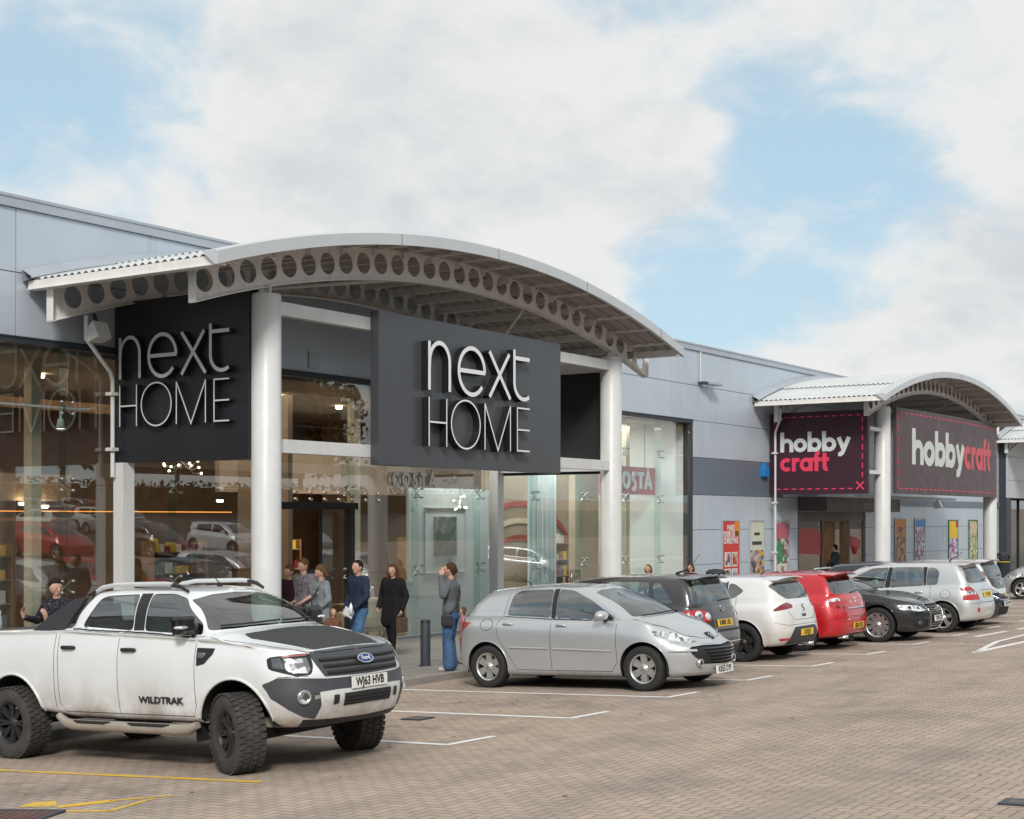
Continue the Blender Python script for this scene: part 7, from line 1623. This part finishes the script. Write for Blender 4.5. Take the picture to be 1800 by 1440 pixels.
def table(x,y,label,w=1.3,goods=6,h=.78,m_=None):
    t=empty('display_table',(x,y,-.46),0,label,'table'); mb=MB(); mb.box(-w/2,w/2,-.35,.35,h-.05,h); mb.obj('table_top',m_ or M['wood'],t,bevel=.005)
    for sx in(-1,1):
        for sy in(-1,1): mb=MB(); mb.box(sx*(w/2-.08)-.03,sx*(w/2-.08)+.03,sy*.28-.03,sy*.28+.03,0,h-.05); mb.obj('leg',m_ or M['wood'],t)
    r_=random.Random(int(x*10)); cs=[M['teal'],M['cream'],M['redd'],M['chrome'],M['white'],M['wood'],M['plum']]
    for k in range(goods):
        gx=x-w/2+.12+(w-.24)*k/max(1,goods-1); hh=r_.uniform(.12,.42); rr=r_.uniform(.04,.09); mb=MB(); mb.lathe([(0,0),(rr*.6,0),(rr,hh*.4),(rr*.45,hh*.8),(rr*.5,hh),(0,hh)],14,(gx,y+r_.uniform(-.2,.2),-.46+h)); tag(mb.obj('vase',cs[(k+int(x))%7]),'small vase or jar standing on a display table in the shop','vase','vases and jars on the display tables')
for x,y,l in((13.5,22.2,'wooden display table at the far left behind the window'),(16.3,22.6,'wooden display table with jars left of the left rear post'),(19.3,22.0,'wooden display table with vases right of the left rear post'),(21.6,23.4,'wooden display table deeper inside left of the door'),(27.0,22.6,'wooden display table right of the shop door'),(31.5,22.3,'wooden display table beside the pale curtain'),(36.2,22.2,'cafe table inside the corner window'),(38.6,22.4,'cafe table close to the pale end wall')): table(x,y,l)
def shelf(x,y,label,w=1.6,h=2.3):
    t=empty('shelving_unit',(x,y,-.46),0,label,'shelf'); mb=MB()
    for s_ in(-1,1): mb=MB(); mb.box(s_*w/2-.02,s_*w/2+.02,-.2,.2,0,h); mb.obj('side_panel',M['wood'],t)
    mb=MB(); mb.box(-w/2,w/2,.18,.2,0,h); mb.obj('back_panel',M['woodd'],t)
    r_=random.Random(int(x*7)); cs=[M['cream'],M['teal'],M['redd'],M['band'],M['white'],M['yplate'],M['wood']]
    for k in range(5):
        z=.1+k*(h-.15)/4.4; mb=MB(); mb.box(-w/2+.02,w/2-.02,-.2,.18,z-.015,z+.015); mb.obj('shelf',M['wood'],t)
        mb=MB(); q=-w/2+.08
        goods=[MB() for _ in cs]
        while q<w/2-.15:
            ww=r_.uniform(.08,.22); hh=r_.uniform(.12,.32); c=r_.randrange(7); goods[c].box(q,q+ww,-.16,.05,z+.016,z+.016+hh); q+=ww+r_.uniform(.02,.08)
        for c,g_ in enumerate(goods):
            if g_.f: tag(g_.obj('shelf_goods',cs[c],loc=(x,y,-.46)),'stack of boxed homeware in one colour on a shop shelf','goods','boxed homeware on the shop shelves')
for x,y,l in((14.6,25.0,'tall stocked shelving unit at the far left of the shop'),(18.1,25.2,'tall stocked shelving unit seen behind the left rear post'),(23.3,25.0,'tall stocked shelving unit seen through the shop doorway'),(26.4,24.9,'tall stocked shelving unit right of the doorway'),(32.0,24.6,'tall stocked shelving unit left of the pale curtain'),(37.2,23.7,'tall stocked shelving unit behind the cafe corner')): shelf(x,y,l)
t=empty('armchair',(26.0,21.7,-.46),R(160),'cream upholstered armchair in the shop window','armchair'); mb=MB(); mb.box(-.35,.35,-.35,.35,.22,.46); mb.obj('seat',M['cream'],t,bevel=.05)
mb=MB(); mb.box(-.38,.38,.25,.42,.3,1.0); mb.obj('backrest',M['cream'],t,bevel=.07)
for s_ in(-1,1): mb=MB(); mb.box(s_*.42-.08,s_*.42+.08,-.35,.38,.22,.66); mb.obj('armrest',M['cream'],t,bevel=.05)
for sx in(-1,1):
    for sy in(-1,1): mb=MB(); mb.lathe([(.03,.22),(.018,0)],10,(sx*.3,sy*.28,0)); mb.obj('leg',M['wood'],t)
# ================================================================ the car park opposite, mirrored in the shop glass
gr=mat('verge grass',(.07,.105,.03),.95,0,.35,1.5)
sheet('grass_verge',-40,140,-17.5,-13.2,.03,gr); sheet('grass_bank',-60,200,-70,-52,.03,gr); sheet('grass_strip',-60,200,-31.5,-29,.03,gr)
sheet('far_aisle',-60,200,-52,-17.5,.006,mat('far asphalt',(.07,.07,.07),.9,0,.1,2))
def leafmat():
    t=NT('autumn foliage'); oi=t.n('ShaderNodeObjectInfo'); c=t.mix(t.ramp(t.noise(.9,3,.5,t.gen()),.35,.65),(.24,.10,.02),(.10,.085,.02)); c=t.mix(t.ramp(t.noise(14,2,.5,t.gen()),.4,.6,0,.5),c,(.32,.15,.03)); t.L.new(c,t.b.inputs['Base Color']); t.b.inputs['Roughness'].default_value=.8; return t.mat
FOL=leafmat(); BARK=mat('bark',(.09,.07,.055),.9,0,.3,6,bump=.4,bs=20)
def tree(x,y,h,seed,label,leaves=5200):
    r_=random.Random(seed); t=empty('tree',(x,y,gz(y)),0,label,'tree','autumn trees beyond the car park'); mb=MB(); mb.tube([(0,0,-.3),(.05,0,h*.2),(-.05,.1,h*.45),(.1,0,h*.8)],[.28,.22,.15,.04],10); L=[]
    for k in range(13):
        a=r_.uniform(0,6.28); z0=h*r_.uniform(.22,.62); l=h*r_.uniform(.18,.36); e=Vector((math.cos(a)*l,math.sin(a)*l,z0+l*r_.uniform(.3,.9))); m_=Vector((e.x*.5,e.y*.5,(z0+e.z)/2+.3)); mb.tube([(0,0,z0),m_,e],[.09,.06,.02],6); L.append(e); L.append(m_+Vector((r_.uniform(-1,1),r_.uniform(-1,1),1)))
    L.append(Vector((0,0,h*.9))); mb.obj('trunk',BARK,t); lf=MB()
    for k in range(leaves):
        c=r_.choice(L); R_=h*.13; p=c+Vector((r_.gauss(0,1),r_.gauss(0,1),r_.gauss(0,.9)))*R_*.75; s_=r_.uniform(.22,.46); u=Vector((r_.gauss(0,1),r_.gauss(0,1),r_.gauss(0,1))).normalized()*s_; v=u.cross(Vector((r_.gauss(0,1),r_.gauss(0,1),r_.gauss(0,1)))).normalized()*s_*.7
        if p.z<h*.2: continue
        lf.add([p-u,p+v,p+u,p-v],[(0,1,2,3)])
    lf.obj('crown',FOL,t,fix=False); return t
TR=[tree(8,-60,15,1,'broad orange-brown oak behind the photographer, seen only in the shop glass'),tree(26,-58,17,2,'tall rust-coloured tree behind the photographer, seen only in the shop glass')]
def tcopy(src,x,y,s_,rz,label):
    c=copy_tree(src); c.location=(x,y,gz(y)); c.scale=(s_,s_,s_); c.rotation_euler=(0,0,rz); c['label']=label
for k,(x,y,s_,rz) in enumerate([(-12,-59,.95,1),(44,-60,1.1,2),(56,-58,.95,3),(68,-60,1.05,4.2),(-30,-59,1.2,5),(95,-60,1,.4),(17,-62,1.2,2.2),(35,-61,1.25,5.1),(82,-60,1.2,1.5),(-2,-61,1.1,3),(112,-60,1.1,2.6)]): tcopy(TR[k%2],x,y,s_,rz,'autumn tree on the bank behind the photographer, mirrored in the shop glass')
tcopy(TR[1],237,62,1.12,0,'treetop just showing above the roofline at the right edge')
# added hedge, darkens the glass reflections: leaf faces over a dense core
hg=MB(); r_=random.Random(3)
for k in range(90): hg.box(-60+k*2.2,-57.8+k*2.2,-55.2+r_.uniform(-.2,.2),-53.6,gz(-54)-.2,gz(-54)+2.3+r_.uniform(-.25,.25))
for k in range(9000):
    x=r_.uniform(-60,138); z=gz(-54)+r_.uniform(0,2.8); y=-53.5+r_.uniform(-.5,.15); s_=r_.uniform(.12,.28); u=Vector((r_.gauss(0,1),r_.gauss(0,1),r_.gauss(0,1))).normalized()*s_; v=u.cross(Vector((r_.gauss(0,1),r_.gauss(0,1),r_.gauss(0,1)))).normalized()*s_*.7; p=Vector((x,y,z)); hg.add([p-u,p+v,p+u,p-v],[(0,1,2,3)])
tag(hg.obj('hedge',mat('hedge leaves',(.055,.06,.02),.9,0,.5,1.2),fix=False),'long brown-green hedge added behind the photographer to darken the shop glass reflections','hedge')
k=0
for row,(yy,rz) in enumerate(((-9.5,PI/2),(-21,-PI/2),(-28,PI/2),(-38.5,-PI/2),(-46,PI/2))):
    for i in range(11 if row<3 else 13):
        x=4+i*2.5*2+row*1.7; key=['red','white','civic','grey','silver','blue','white2'][(i*3+row*2)%7]; c=copy_tree(CARS[key]); y0=yy
        c.location=(x,y0,gz(y0)); c.rotation_euler=(0,-math.atan(SL)*(-1 if rz>0 else 1),rz); c['group']='cars in the opposite rows, mirrored in the shop glass'; c['label']='parked hatchback in the car park opposite, seen only mirrored in the shop windows'; k+=1
